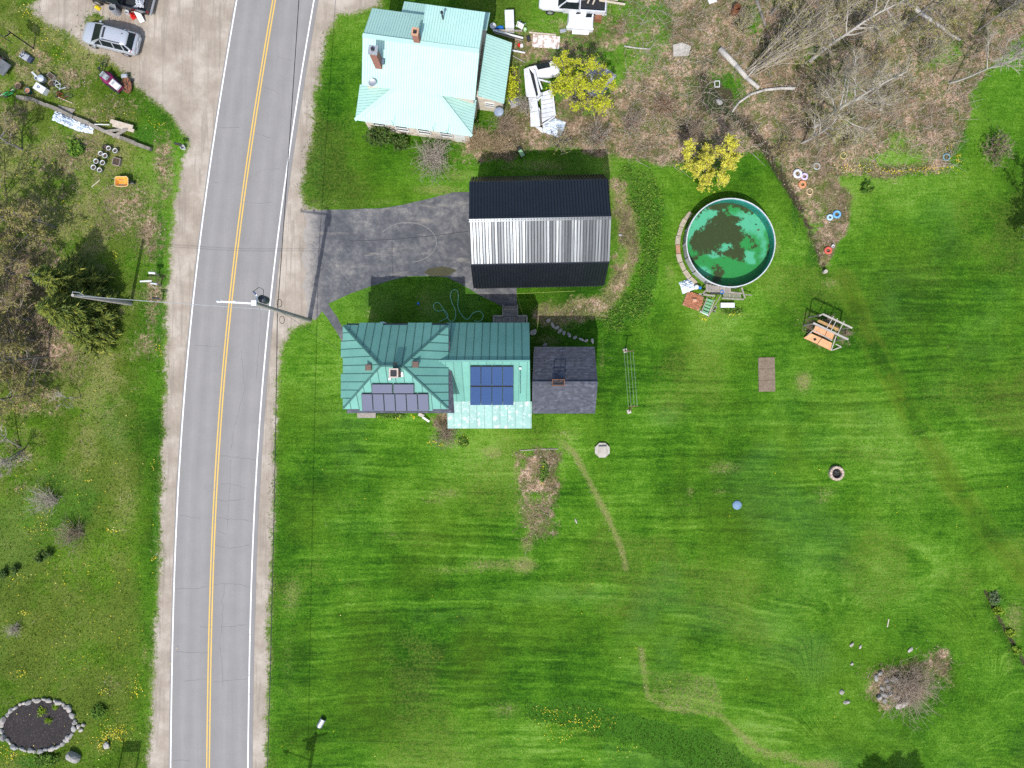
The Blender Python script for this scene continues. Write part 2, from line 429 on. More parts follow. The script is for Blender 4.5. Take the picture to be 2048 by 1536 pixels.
    dry = np.maximum(dry, np.clip((f3 - 0.52) * 1.6, 0, 0.28))
    wild = np.clip(((330 - PX) / 90), 0, 1)
    dry = np.maximum(dry, wild * np.clip((f1 * .5 + f2 * .5 - 0.33) * 2.8, 0, 0.80) * np.clip((1500 - PY) / 900, 0.45, 1))
    # tall lush grass
    tall = 1.0 * soft(sd_poly(TALL_S, X, Y) + (f2 - .5) * 1.2, 0.45)
    tall = np.maximum(tall, 0.62 * soft(sd_poly(LUSH, X, Y) + (f2 - .5) * 1.3, 0.4) * (0.4 + f1))
    for b in [(1600, 340, 60, 20), (1590, 430, 14, 60), (1625, 510, 20, 40), (1690, 330, 60, 12), (1800, 340, 90, 12), (1925, 270, 16, 80), (610, 210, 22, 120), (640, 100, 20, 60), (550, 1000, 12, 200), (320, 560, 14, 300), (312, 1050, 12, 160), (2000, 1200, 20, 40), (2030, 1290, 12, 30), (290, 270, 50, 40), (160, 290, 26, 26), (60, 1525, 60, 20)]:
        tall = np.maximum(tall, 0.7 * blob(b[0], b[1], b[2], b[3], X, Y))
    # lawn tone: mowing passes (grass laid this way and that), broad patches
    s = Y + 0.5 * np.sin(X * 0.09) + (f3 - .5) * 2.0 + 0.012 * (X - 12) ** 2 * (Y < -14) * np.clip((-14 - Y) / 10, 0, 1) * 0.5
    st = 0.5 * np.sin(s * 2 * math.pi / 1.15) + 0.35 * np.sin(s * 2 * math.pi / 3.9 + 1.0) + 0.3 * np.sin(s * 2 * math.pi / 0.62)
    mow = np.clip((PX - 560) / 60, 0, 1) * np.clip((PY - 640) / 80, 0, 1) + np.clip((PX - 1640) / 60, 0, 1) * np.clip((PY - 480) / 100, 0, 1)
    # passes that curl round the rock clump and the pool
    rr = np.hypot(X - (1808 - 1024) / 24, Y - (768 - 1370) / 24)
    ring = np.exp(-((rr - 4.6) / 2.2) ** 2)
    st = st * (1 - 0.8 * ring) + ring * 0.5 * np.sin((rr + f1 * 1.6) * 2 * math.pi / 1.3)
    stamp = np.clip(fbm(X, Y, 0.16, 3, 33) * 2.4 - 0.85, 0, 1)
    tone = 0.5 + 0.13 * st * np.clip(mow, 0, 1) * (0.15 + stamp) + (f1 - 0.5) * 0.75 + (f3 - .5) * 0.9
    for b in [(1160, 1185, 170, 26, .28), (1320, 830, 60, 45, .28), (1000, 1200, 260, 26, .15), (1400, 1230, 110, 60, .18), (760, 860, 120, 40, .05), (1800, 600, 160, 90, -.06), (700, 930, 120, 60, -.16), (620, 900, 50, 140, -.2), (600, 1330, 60, 160, -.22), (1600, 900, 160, 30, -.12), (1330, 730, 80, 40, -.05),
              (1740, 470, 110, 140, -.08), (1960, 330, 80, 60, .0), (700, 1450, 160, 80, -.12), (1200, 660, 50, 40, .05), (230, 900, 70, 120, .12), (1850, 980, 120, 90, -.1), (1450, 590, 120, 60, .05), (1800, 1130, 160, 60, .1), (860, 1340, 160, 90, -.1)]:
        tone += b[4] * blob(b[0], b[1], b[2], b[3], X, Y)
    trk = sd_line([(1690, 560), (1725, 650), (1760, 720), (1830, 840), (1900, 960), (1975, 1060), (2048, 1150)], X, Y)
    tone -= 0.2 * np.exp(-(trk / 0.5) ** 2)
    trk2 = sd_line([(560, 1170), (760, 1168), (900, 1172), (1010, 1160), (1140, 1150)], X, Y)
    tone -= 0.16 * np.exp(-(trk2 / 0.25) ** 2)
    tone = np.clip(tone, 0, 1)
    yel = np.clip((fbm(X, Y, 0.22, 4, 44) - 0.42) * 2.0, 0, 1) * 0.6
    yel = np.maximum(yel, 0.7 * np.exp(-(trk / 0.9) ** 2) * (f1 > 0.45)); yel = np.clip(yel + wild * (0.35 + 0.6 * f1), 0, 1)
    soil = np.zeros_like(X)
    dl = sd_line(DITCH, X, Y); soil = np.maximum(soil, np.exp(-(dl / (0.2 + 0.6 * f2)) ** 2) * np.clip(1.25 - (PY - 200) / 500, .55, 1.1))
    soil = np.maximum(soil, 0.9 * np.exp(-(sd_line(DITCH2, X, Y) / 0.22) ** 2))
    soil = np.maximum(soil, 1.0 * blob(1432, 195, 56, 50, X, Y)); soil = np.maximum(soil, .8 * blob(1500, 250, 50, 24, X, Y, -.8))
    for b in [(1375, 255, 44, 40, .75), (1540, 70, 40, 60, .55), (1590, 180, 60, 40, .7), (1420, 130, 40, 40, .6), (1600, 240, 50, 40, .6), (1560, 250, 60, 40, .35), (1450, 110, 40, 40, .3), (1730, 60, 80, 50, .3), (40, 480, 60, 40, .3), (1000, 600, 60, 24, .0), (700, 632, 12, 12, .4), (1080, 650, 60, 30, .35), (830, 625, 30, 30, .4), (1650, 660, 40, 30, .4)]:  # plain dark ground patches sharing the ditch soil mask
        soil = np.maximum(soil, b[4] * blob(b[0], b[1], b[2], b[3], X, Y))
    idx = np.arange(nx * ny).reshape(ny, nx)
    F = np.stack([idx[:-1, :-1].ravel(), idx[:-1, 1:].ravel(), idx[1:, 1:].ravel(), idx[1:, :-1].ravel()], 1)
    o = npmesh('ground', np.stack([X, Y, Z], 1), F, ground_mat(), None, 4, True)
    olive = np.clip((fbm(X, Y, 0.13, 4, 71) - 0.47) * 3.2, 0, 0.75)
    for b in [(720, 1000, 130, 60, .6), (880, 960, 110, 40, .6), (830, 1080, 140, 40, .55), (600, 960, 30, 130, .5), (580, 1400, 40, 120, .4), (850, 1420, 200, 40, .45), (1290, 700, 40, 60, .3), (1900, 1000, 60, 80, .5), (1700, 640, 60, 60, .3), (1100, 860, 70, 24, .5), (1500, 1290, 200, 40, .3), (1940, 520, 90, 60, .35)]:
        olive = np.maximum(olive, b[4] * blob(b[0], b[1], b[2], b[3], X, Y) * (0.5 + f1))
    olive = np.maximum(olive, wild * np.clip((fbm(X, Y, 0.4, 5, 77) - .26) * 3.6, 0, 1.35))
    pale = np.clip((fbm(X, Y, 0.10, 4, 83) - 0.5) * 3.2, 0, 0.7)
    for b in [(1130, 1190, 200, 30, .75), (1340, 830, 70, 40, .8), (1440, 1240, 140, 60, .6), (700, 1050, 90, 30, .5), (900, 1230, 160, 40, .55), (1500, 840, 150, 40, .45), (1800, 560, 170, 80, .5), (1700, 1050, 160, 30, .45), (1450, 680, 120, 40, .45), (760, 880, 100, 30, .4), (1850, 1190, 120, 50, .4), (640, 1500, 80, 60, .3), (1000, 1500, 120, 40, .5), (230, 860, 60, 110, .7)]:
        pale = np.maximum(pale, b[4] * blob(b[0], b[1], b[2], b[3], X, Y) * (0.55 + 0.9 * f2))
    mowm = np.clip(mow, 0, 1) * (1 - ring * .5)
    bend = np.clip((-11 - Y) / 7, 0, 1)
    sfield = Y + 0.35 * np.sin(X * 0.11) + (f3 - .5) * 1.6 + bend * (0.0062 * np.clip(X - 4, 0, None) ** 2 + 0.004 * np.clip(-X - 8, 0, None) ** 2)
    sfield = sfield * (1 - ring) + ring * (rr * 1.0 + f1 * .6)
    trkw = np.maximum(np.exp(-((trk - 0.75) / 0.22) ** 2), np.exp(-((trk + 0.0) / 0.25) ** 2) * .6) * np.clip(f1 * 2.2 - .35, 0, 1)
    for nm, ch in (('wa', (gravel, litter, dry, tall)), ('wb', (tone, yel, soil, f1)), ('wc', (olive, pale, mowm, f1)), ('wd', (sfield, stamp, trkw, f1))):
        a = o.data.color_attributes.new(nm, 'FLOAT_COLOR', 'POINT')
        a.data.foreach_set('color', np.stack(ch, 1).astype(np.float32).ravel())
    tag(o, kind='structure')
    return dict(X=xs, Y=ys, litter=litter.reshape(ny, nx), dry=dry.reshape(ny, nx), tall=tall.reshape(ny, nx), gravel=gravel.reshape(ny, nx), tone=tone.reshape(ny, nx), wild=wild.reshape(ny, nx))
def ground_mat():
    t = NT('ground_cover')
    def attr(nm):
        a = t.node('ShaderNodeAttribute'); a.attribute_name = nm
        s = t.node('ShaderNodeSeparateColor'); t.l.new(a.outputs['Color'], s.inputs[0])
        return s.outputs[0], s.outputs[1], s.outputs[2], a.outputs['Alpha']
    gr, li, dr, ta = attr('wa'); to, ye, so, _ = attr('wb'); ol, pa, mo, _ = attr('wc'); sf, stp, tk_, _ = attr('wd')
    n_mid = t.noise(1.3, 4, 0.65); n_f = t.noise(8.0, 4, 0.75); n_b = t.noise(26.0, 3, 0.7); n_e = t.noise(3.6, 4, 0.7)
    def jit(w, amp, lo=0.38, hi=0.62, n=None):
        return t.sstep(t.math('ADD', w, t.math('MULTIPLY', t.math('SUBTRACT', n or n_e, 0.5), amp)), lo, hi)
    # lawn
    k = t.math('ADD', to, t.math('MULTIPLY', t.math('SUBTRACT', n_mid, 0.5), 0.8))
    k = t.math('ADD', k, t.math('MULTIPLY', t.math('SUBTRACT', t.sstep(n_f, 0.3, 0.7), 0.5), 0.42))
    n_c = t.noise(4.5, 3, 0.6)
    k = t.math('ADD', k, t.math('MULTIPLY', t.math('SUBTRACT', t.sstep(n_c, 0.32, 0.68), 0.5), 0.22))
    # mower passes: leaning rows of grass along the driven line
    wob = t.math('MULTIPLY', t.noise(0.6, 3, 0.6), 0.5)
    def row(p, ph):
        return t.math('SINE', t.math('ADD', t.math('MULTIPLY', t.math('ADD', sf, wob), 2 * math.pi / p), ph))
    brk = t.sstep(t.noise(1.0, 4, 0.65, t.mapping(t.pos(), (0.10, 0.45, 1.0))), 0.42, 0.62)
    rows = t.math('ADD', t.math('MULTIPLY', row(1.05, 0.0), 0.10), t.math('MULTIPLY', row(0.50, 1.0), 0.10))
    rows = t.math('ADD', rows, t.math('MULTIPLY', row(2.3, 2.0), 0.06))
    k = t.math('ADD', k, t.math('MULTIPLY', rows, t.math('MULTIPLY', mo, t.math('ADD', t.math('MULTIPLY', brk, 1.1), 0.12))))
    k = t.math('ADD', k, t.math('MULTIPLY', t.math('SUBTRACT', n_b, 0.5), 0.7))
    n_s = t.noise(1.0, 4, 0.7, t.mapping(t.pos(), (0.5, 4.5, 1.0), (0, 0, 0.03)))
    k = t.math('ADD', k, t.math('MULTIPLY', t.math('SUBTRACT', n_s, 0.5), 0.8))
    lawn = t.ramp(k, [(0.0, (0.013, 0.056, 0.002)), (0.30, (0.034, 0.112, 0.004)), (0.55, (0.060, 0.166, 0.007)), (0.78, (0.098, 0.220, 0.015)), (1.0, (0.155, 0.285, 0.04))])
    lawn = t.mix(t.math('MULTIPLY', ye, 0.55), lawn, t.mix(n_f, (0.070, 0.112, 0.006), (0.125, 0.165, 0.012)))
    lawn = t.mix(t.math('MULTIPLY', jit(ol, 1.6, 0.42, 1.05, n_c), 0.48), lawn, t.mix(t.sstep(n_f, .3, .7), (0.062, 0.085, 0.008), (0.165, 0.175, 0.040)))
    lawn = t.mix(t.math('MULTIPLY', jit(pa, 0.9, 0.25, 1.0, n_s), 0.32), lawn, t.mix(n_f, (0.062, 0.155, 0.024), (0.115, 0.225, 0.056)))
    ln_ = t.sstep(t.noise(1.0, 3, 0.6, t.mapping(t.pos(), (0.14, 6.5, 1.0), (0, 0, 0.02))), 0.60, 0.72)
    lawn = t.mix(t.math('MULTIPLY', t.math('MULTIPLY', ln_, mo), 0.5), lawn, (0.022, 0.062, 0.005))
    ln2 = t.sstep(t.noise(1.0, 3, 0.6, t.mapping(t.pos(), (0.11, 4.0, 1.0), (0, 0, -0.02))), 0.60, 0.74)
    lawn = t.mix(t.math('MULTIPLY', t.math('MULTIPLY', ln2, mo), 0.45), lawn, (0.10, 0.215, 0.024))
    lawn = t.mix(t.math('MULTIPLY', tk_, 0.38), lawn, t.mix(n_f, (0.085, 0.13, 0.010), (0.15, 0.20, 0.02)))
    tallc = t.ramp(t.math('ADD', n_f, t.math('MULTIPLY', t.math('SUBTRACT', n_b, 0.5), 0.8)), [(0.25, (0.018, 0.066, 0.004)), (0.5, (0.040, 0.128, 0.008)), (0.75, (0.09, 0.205, 0.018))])
    col = t.mix(jit(ta, 0.7), lawn, tallc)
    # dry thatch
    dryc = t.ramp(t.math('ADD', t.math('MULTIPLY', n_b, 0.6), t.math('MULTIPLY', n_f, 0.4)), [(0.25, (0.100, 0.128, 0.020)), (0.5, (0.215, 0.215, 0.065)), (0.75, (0.39, 0.35, 0.18))])
    col = t.mix(t.math('MULTIPLY', jit(dr, 1.9, 0.26, 0.80, t.noise(5.5, 4, 0.8)), 0.78), col, dryc)
    # leaf litter: each fallen leaf its own tan or brown
    vv = t.voro(9.0, None, 'Color'); vs = t.sep(vv)
    leaf = t.ramp(vs[0], [(0.0, (0.21, 0.132, 0.078)), (0.3, (0.315, 0.208, 0.132)), (0.6, (0.40, 0.272, 0.182)), (0.85, (0.47, 0.335, 0.238)), (1.0, (0.55, 0.425, 0.325))])
    leaf = t.mix(t.math('MULTIPLY', t.sstep(t.noise(0.35, 4, 0.75), 0.44, 0.62), 0.85), leaf, t.ramp(n_f, [(0.3, (0.05, 0.055, 0.014)), (0.5, (0.115, 0.11, 0.035)), (0.7, (0.21, 0.18, 0.09))]))
    leaf = t.mix(t.math('MULTIPLY', t.sstep(t.noise(0.9, 4, 0.78), 0.47, 0.58), 0.85), leaf, t.ramp(n_f, [(0.3, (0.035, 0.065, 0.008)), (0.5, (0.085, 0.12, 0.02)), (0.7, (0.15, 0.17, 0.045))]))
    leaf = t.mix(t.math('MULTIPLY', t.sstep(n_f, 0.5, 0.25), 0.6), leaf, (0.05, 0.034, 0.02))
    leaf = t.mix(t.math('MULTIPLY', t.sstep(t.noise(0.28, 4, 0.7, None, 0.6), 0.54, 0.40), 0.62), leaf, t.ramp(n_f, [(0.3, (0.045, 0.033, 0.02)), (0.7, (0.13, 0.10, 0.06))]))
    col = t.mix(jit(li, 1.5, 0.22, 0.66, t.noise(2.6, 4, 0.75)), col, leaf)
    # wet soil of the ditches, other dark ground patches
    col = t.mix(jit(so, 1.5, 0.35, 0.85, t.noise(2.2, 4, 0.75)), col, t.ramp(n_f, [(0.3, (0.022, 0.018, 0.011)), (0.7, (0.085, 0.065, 0.042))]))
    # sandy gravel
    st = t.noise(40.0, 3, 0.8)
    gv = t.ramp(t.math('ADD', t.math('MULTIPLY', t.noise(0.45, 4, 0.65), 0.75), t.math('MULTIPLY', st, 0.25)), [(0.36, (0.255, 0.212, 0.165)), (0.5, (0.325, 0.276, 0.220)), (0.62, (0.415, 0.362, 0.30))])
    tr = t.noise(1.0, 4, 0.65, t.mapping(t.pos(), (2.6, 0.16, 1.0), (0, 0, 0.10)), 0.8)
    gv = t.mix(t.math('MULTIPLY', t.sstep(tr, 0.5, 0.62), 0.55), gv, (0.225, 0.190, 0.155))
    gv = t.mix(t.math('MULTIPLY', t.sstep(t.voro(5.5, None, 'Distance'), 0.09, 0.04), 0.4), gv, (0.44, 0.40, 0.36))
    col = t.mix(jit(gr, 1.5, 0.30, 0.66, t.noise(3.0, 4, 0.78)), col, gv)
    h = t.math('ADD', t.math('MULTIPLY', n_b, 0.6), n_f)
    h = t.math('MULTIPLY', h, t.math('SUBTRACT', 1.0, t.math('MULTIPLY', gr, 0.85)))
    t.bump(h, 0.75, 0.09)
    return t.fin(col, 0.92, 0, 0.1)
GR = build_ground()
# ------------------------------------------------------------------ road, markings, driveway
def asphalt(name, base, patch, dark, tracks=False):
    t = NT(name)
    n1 = t.noise(0.55, 6, 0.65); n2 = t.noise(55.0, 3, 0.8); n3 = t.noise(3.0, 5, 0.7)
    col = t.mix(t.sstep(n1, 0.35, 0.68), dark, base)
    col = t.mix(t.math('MULTIPLY', t.sstep(n3, 0.52, 0.8), 0.5), col, patch)
    col = t.mix(t.math('MULTIPLY', n2, 0.35), col, tuple(v * 1.35 for v in base))
    if tracks:
        a = t.node('ShaderNodeAttribute'); a.attribute_name = 'lane'
        # polished wheel tracks and the oily strip between them
        tr = t.ramp(a.outputs['Fac'], [(0.0, (.96,) * 3), (0.10, (1.0,) * 3), (0.16, (1.12,) * 3), (0.24, (0.98,) * 3), (0.33, (1.10,) * 3), (0.47, (0.93,) * 3), (0.53, (0.93,) * 3), (0.66, (1.10,) * 3), (0.76, (0.98,) * 3), (0.84, (1.12,) * 3), (0.92, (1.0,) * 3), (1.0, (.94,) * 3)])
        col = t.mix(0.8, col, tr, 'MULTIPLY')
        fine = t.noise(1.0, 4, 0.7, t.mapping(t.pos(), (5.0, 0.12, 1.0), (0, 0, 0.1)))
        col = t.mix(t.math('MULTIPLY', t.sstep(fine, 0.35, 0.7), 0.18), col, tuple(v * 0.8 for v in base))
    t.bump(n2, 0.25, 0.01)
    return t.fin(col, 0.9, 0, 0.2)
def ribbon(name, ys, xl, xr, z, mat, parent=None, lane=False, n=2):
    vs = []; fs = []; ln = []
    for j, y in enumerate(ys):
        for i in range(n):
            f = i / (n - 1)
            p = P(xl[j] + (xr[j] - xl[j]) * f, y)
            vs.append((p.x, p.y, z + (0.05 * (1 - (2 * f - 1) ** 2) if lane else 0))); ln.append(f)
    for j in range(len(ys) - 1):
        for i in range(n - 1):
            fs.append((j * n + i, (j + 1) * n + i, (j + 1) * n + i + 1, j * n + i + 1))
    m = MB().add(vs, fs)
    o = m.build(name, mat, parent, True)
    if lane:
        a = o.data.attributes.new('lane', 'FLOAT', 'POINT'); a.data.foreach_set('value', ln)
    return o
ys = np.concatenate([[-40000, -9000, -3000, -1200, -600], np.arange(-400, 1900, 20.0), [2100, 3000, 6000, 40000]])
def rc_far(y):
    y = np.asarray(y, float); c = road_c(np.clip(y, -260, 1800))
    return c + np.where(y < -260, -(y + 260) * 0.17, 0)
cx = rc_far(ys)
M_ROAD = asphalt('old_grey_asphalt', (0.224, 0.213, 0.202), (0.252, 0.240, 0.228), (0.202, 0.193, 0.184), True)
road = ribbon('road', ys, cx - RHALF - 4, cx + RHALF + 9, 0.012, M_ROAD, None, True, 13)
tag(road, kind='structure')
def paint(name, c, wear, lo, hi):
    t = NT(name)
    n = t.noise(9.0, 6, 0.75); n2 = t.noise(2.0, 4, 0.6)
    col = t.mix(t.math('MULTIPLY', t.sstep(t.math('ADD', t.math('MULTIPLY', n, 0.7), t.math('MULTIPLY', n2, 0.3)), lo, hi), 0.9), c, wear)
    return t.fin(col, 0.7, 0, 0.3)
M_WL = paint('white_road_paint', (0.78, 0.78, 0.75), (0.33, 0.32, 0.32), 0.50, 0.64)
M_YL = paint('yellow_road_paint', (0.62, 0.40, 0.085), (0.33, 0.30, 0.25), 0.50, 0.66)
yl = ys[3:-2]; cl = rc_far(yl)
def rz(f): return 0.012 + 0.05 * (1 - (2 * f - 1) ** 2) + 0.008
for nm, off, w, z, m in (('edge_line', -RHALF, 1.3, rz(4 / 167.6), M_WL), ('edge_line', RHALF, 1.3, rz(158.6 / 167.6), M_WL), ('centre_line', -4.6, 1.3, rz(.49), M_YL), ('centre_line', 0.6, 1.3, rz(.5), M_YL)):
    ribbon(nm, yl, cl + off - w, cl + off + w, z, m, road)
# cracks sealed by nothing: thin dark ribbons
M_CRACK = pm('crack_dark', (0.125, 0.118, 0.113), (0.18, 0.172, 0.165), 9)
def crack(pts, w=0.02):
    P3 = []
    r = random.Random(len(pts) + int(pts[0][0] * 7 + pts[0][1]))
    for (a, b) in zip(pts[:-1], pts[1:]):
        n = max(2, int(math.hypot(b[0] - a[0], b[1] - a[1]) / 7))
        for i in range(n):
            f = i / n
            P3.append((a[0] + (b[0] - a[0]) * f + r.uniform(-1.4, 1.4), a[1] + (b[1] - a[1]) * f + r.uniform(-1.4, 1.4)))
    P3.append(pts[-1])
    vs = []; fs = []
    for i, q in enumerate(P3):
        a = P3[max(0, i - 1)]; b = P3[min(len(P3) - 1, i + 1)]
        d = Vector((b[0] - a[0], -(b[1] - a[1]))); d.normalize()
        nrm = Vector((-d.y, d.x)) * (w / 2 * r.uniform(0.4, 1.5))
        p = P(*q)
        f = (q[0] - (road_c(q[1]) - RHALF - 4)) / (2 * RHALF + 13)
        z = 0.012 + 0.05 * (1 - (2 * f - 1) ** 2) + 0.005
        vs += [(p.x + nrm.x, p.y + nrm.y, z), (p.x - nrm.x, p.y - nrm.y, z)]
    for i in range(len(P3) - 1): fs.append((2 * i, 2 * i + 1, 2 * i + 3, 2 * i + 2))
    MB().add(vs, fs).build('crack', M_CRACK, road)
for c in [[(350, 1178), (400, 1176), (430, 1168), (465, 1166), (500, 1174)], [(450, 1170), (448, 1186), (444, 1200), (447, 1215), (444, 1250), (440, 1290), (445, 1335), (446, 1372)], [(350, 1304), (385, 1304), (420, 1306)],
          [(368, 1362), (400, 1358), (425, 1356)], [(428, 1364), (470, 1358), (495, 1357)], [(444, 1254), (470, 1252), (492, 1248)], [(400, 1254), (424, 1254)], [(432, 910), (470, 914), (512, 920)], [(440, 966), (470, 970), (495, 976)],
          [(430, 999), (460, 1002), (490, 998)], [(432, 1035), (462, 1038), (505, 1042)], [(434, 1062), (455, 1070)], [(428, 1088), (462, 1096), (500, 1090)], [(462, 920), (461, 960), (457, 1010), (455, 1060)], [(360, 1030), (400, 1036)],
          [(345, 1520), (380, 1520)], [(440, 255), (480, 256)], [(495, 360), (520, 342), (560, 338)], [(425, 365), (440, 364)], [(555, 113), (585, 122)], [(530, 175), (550, 182), (558, 188)], [(500, 264), (515, 268), (540, 276)], [(390, 690), (440, 694)], [(482, 700), (490, 780), (470, 850), (462, 900)], [(515, 560), (522, 640), (512, 760)], [(480, 402), (520, 408), (545, 405)]]:
    crack(c)
DRIVE = [(606, 420), (640, 420), (700, 419), (765, 416), (800, 411), (850, 399), (905, 385), (960, 383), (985, 470), (985, 560), (1033, 572), (1034, 614), (1003, 612), (962, 592), (925, 570), (895, 555), (858, 552), (815, 553), (780, 561), (742, 572), (700, 588), (656, 607), (674, 634), (692, 668),
         (691, 700), (676, 668), (660, 644), (644, 622), (632, 640), (611, 632), (616, 606), (606, 575), (611, 545), (603, 515), (612, 490), (604, 462), (616, 442)]
def refine(poly, step=9, amp=2.2, seed=3):
    r = random.Random(seed); out = []
    for i in range(len(poly)):
        a = poly[i]; b = poly[(i + 1) % len(poly)]
        n = max(1, int(math.hypot(b[0] - a[0], b[1] - a[1]) / step))
        for k in range(n):
            f = k / n
            q = amp if max(a[0], b[0]) < 640 else 0.5
            out.append((a[0] + (b[0] - a[0]) * f + r.uniform(-q, q), a[1] + (b[1] - a[1]) * f + r.uniform(-q, q)))
    return out
t = NT('driveway_asphalt')
n1 = t.noise(0.45, 6, 0.7); n2 = t.noise(2.2, 6, 0.75); n3 = t.noise(48, 3, 0.8)
col = t.ramp(t.math('ADD', t.math('MULTIPLY', n1, 0.6), t.math('MULTIPLY', n2, 0.4)), [(0.40, (0.050, 0.052, 0.060)), (0.49, (0.082, 0.083, 0.090)), (0.56, (0.135, 0.132, 0.130)), (0.66, (0.26, 0.24, 0.21))])
sand = t.noise(1.0, 5, 0.7, t.mapping(t.pos(), (0.16, 0.9, 1)))
col = t.mix(t.math('MULTIPLY', t.sstep(sand, 0.56, 0.72), 0.55), col, (0.30, 0.265, 0.215))
a = t.node('ShaderNodeSeparateXYZ'); t.l.new(t.pos(), a.inputs[0])
# washed-over sand towards the road side of the apron
west = t.sstep(t.math('ADD', a.outputs[0], t.math('MULTIPLY', t.math('SUBTRACT', n2, 0.5), 3.4)), -15.6, -17.4)
col = t.mix(t.math('MULTIPLY', west, 0.9), col, (0.33, 0.295, 0.255))
col = t.mix(t.math('MULTIPLY', n3, 0.16), col, (0.2, 0.195, 0.19))
t.bump(n3, 0.3, 0.01)
M_DRIVE = t.fin(col, 0.85, 0, 0.3)
import bmesh
def sheet(name, poly, z, mat, parent=None, ext=0.0):
    bm = bmesh.new()
    vs = [bm.verts.new((P(*p).x, P(*p).y, z)) for p in poly]
    f = bm.faces.new(vs)
    if f.calc_area() > 0 and f.normal.z < 0: f.normal_flip()
    bmesh.ops.triangulate(bm, faces=[f])
    bmesh.ops.recalc_face_normals(bm, faces=bm.faces)
    for f in bm.faces:
        if f.normal.z < 0: f.normal_flip()
    me = bpy.data.meshes.new(name); bm.to_mesh(me); bm.free(); me.materials.append(mat)
    o = bpy.data.objects.new(name, me); COL.objects.link(o)
    if parent: o.parent = parent
    return o
drive = tag(sheet('driveway', refine(DRIVE), 0.010, M_DRIVE), kind='structure')
# tyre-marks ring and joint lines on the drive
M_TYREMARK = pm('tyre_scuff_pale', (0.21, 0.20, 0.185), (0.13, 0.13, 0.132), 5)
def flatline(name, pts, w, z, mat, parent):
    vs = []; fs = []
    for i, q in enumerate(pts):
        a = pts[max(0, i - 1)]; b = pts[min(len(pts) - 1, i + 1)]
        d = Vector((b[0] - a[0], -(b[1] - a[1]))); d.normalize()
        p = P(*q); vs += [(p.x - d.y * w / 2, p.y + d.x * w / 2, z), (p.x + d.y * w / 2, p.y - d.x * w / 2, z)]
    for i in range(len(pts) - 1): fs.append((2 * i, 2 * i + 1, 2 * i + 3, 2 * i + 2))
    return MB().add(vs, fs).build(name, mat, parent)
flatline('tyre_mark', [(815 + 58 * math.cos(a), 485 + 40 * math.sin(a)) for a in np.linspace(-2.6, 1.4, 40)], 0.07, 0.014, M_TYREMARK, drive)
flatline('joint', [(700, 482), (740, 481), (800, 478), (880, 470), (940, 462)], 0.05, 0.015, pm('joint_dark', (0.05, 0.05, 0.055), None, 5), drive)
flatline('joint', [(784, 482), (784, 520), (786, 548)], 0.04, 0.0155, MATS['joint_dark'], drive)
# puddle
t = NT('puddle_water'); t.fin(t.mix(t.noise(1.5, 3), (0.045, 0.042, 0.018), (0.075, 0.07, 0.03)), 0.04, 0, 0.5)
M_PUD = t.mat
tag(sheet('puddle', refine([(848, 545), (856, 538), (870, 535), (884, 533), (900, 536), (914, 541), (906, 546), (896, 551), (880, 553), (860, 552)], 5, 1.0), 0.022, M_PUD), kind='structure')
# stream in the ditch
t = NT('ditch_water'); t.fin(t.mix(t.noise(1.2, 4), (0.018, 0.020, 0.006), (0.045, 0.05, 0.012)), 0.10, 0, 0.5)
pts = []
for k in range(len(DITCH) - 1):
    for i in range(6):
        f = i / 6; pts.append((DITCH[k][0] * (1 - f) + DITCH[k + 1][0] * f, DITCH[k][1] * (1 - f) + DITCH[k + 1][1] * f))
vs = []; fs = []
for i, q in enumerate(pts):
    b = pts[min(len(pts) - 1, i + 1)]; a_ = pts[max(0, i - 1)]
    d = Vector((b[0] - a_[0], -(b[1] - a_[1]))).normalized(); p = P(*q); w = (0.16 + 0.2 * abs(math.sin(i * 1.7))) if i > 18 else 0.9 - i * 0.03
    vs += [(p.x - d.y * w, p.y + d.x * w, -0.30), (p.x + d.y * w, p.y - d.x * w, -0.30)]
for i in range(0, 28): fs.append((2 * i, 2 * i + 1, 2 * i + 3, 2 * i + 2))
tag(MB().add(vs, fs).build('stream_water', t.mat), kind='structure')
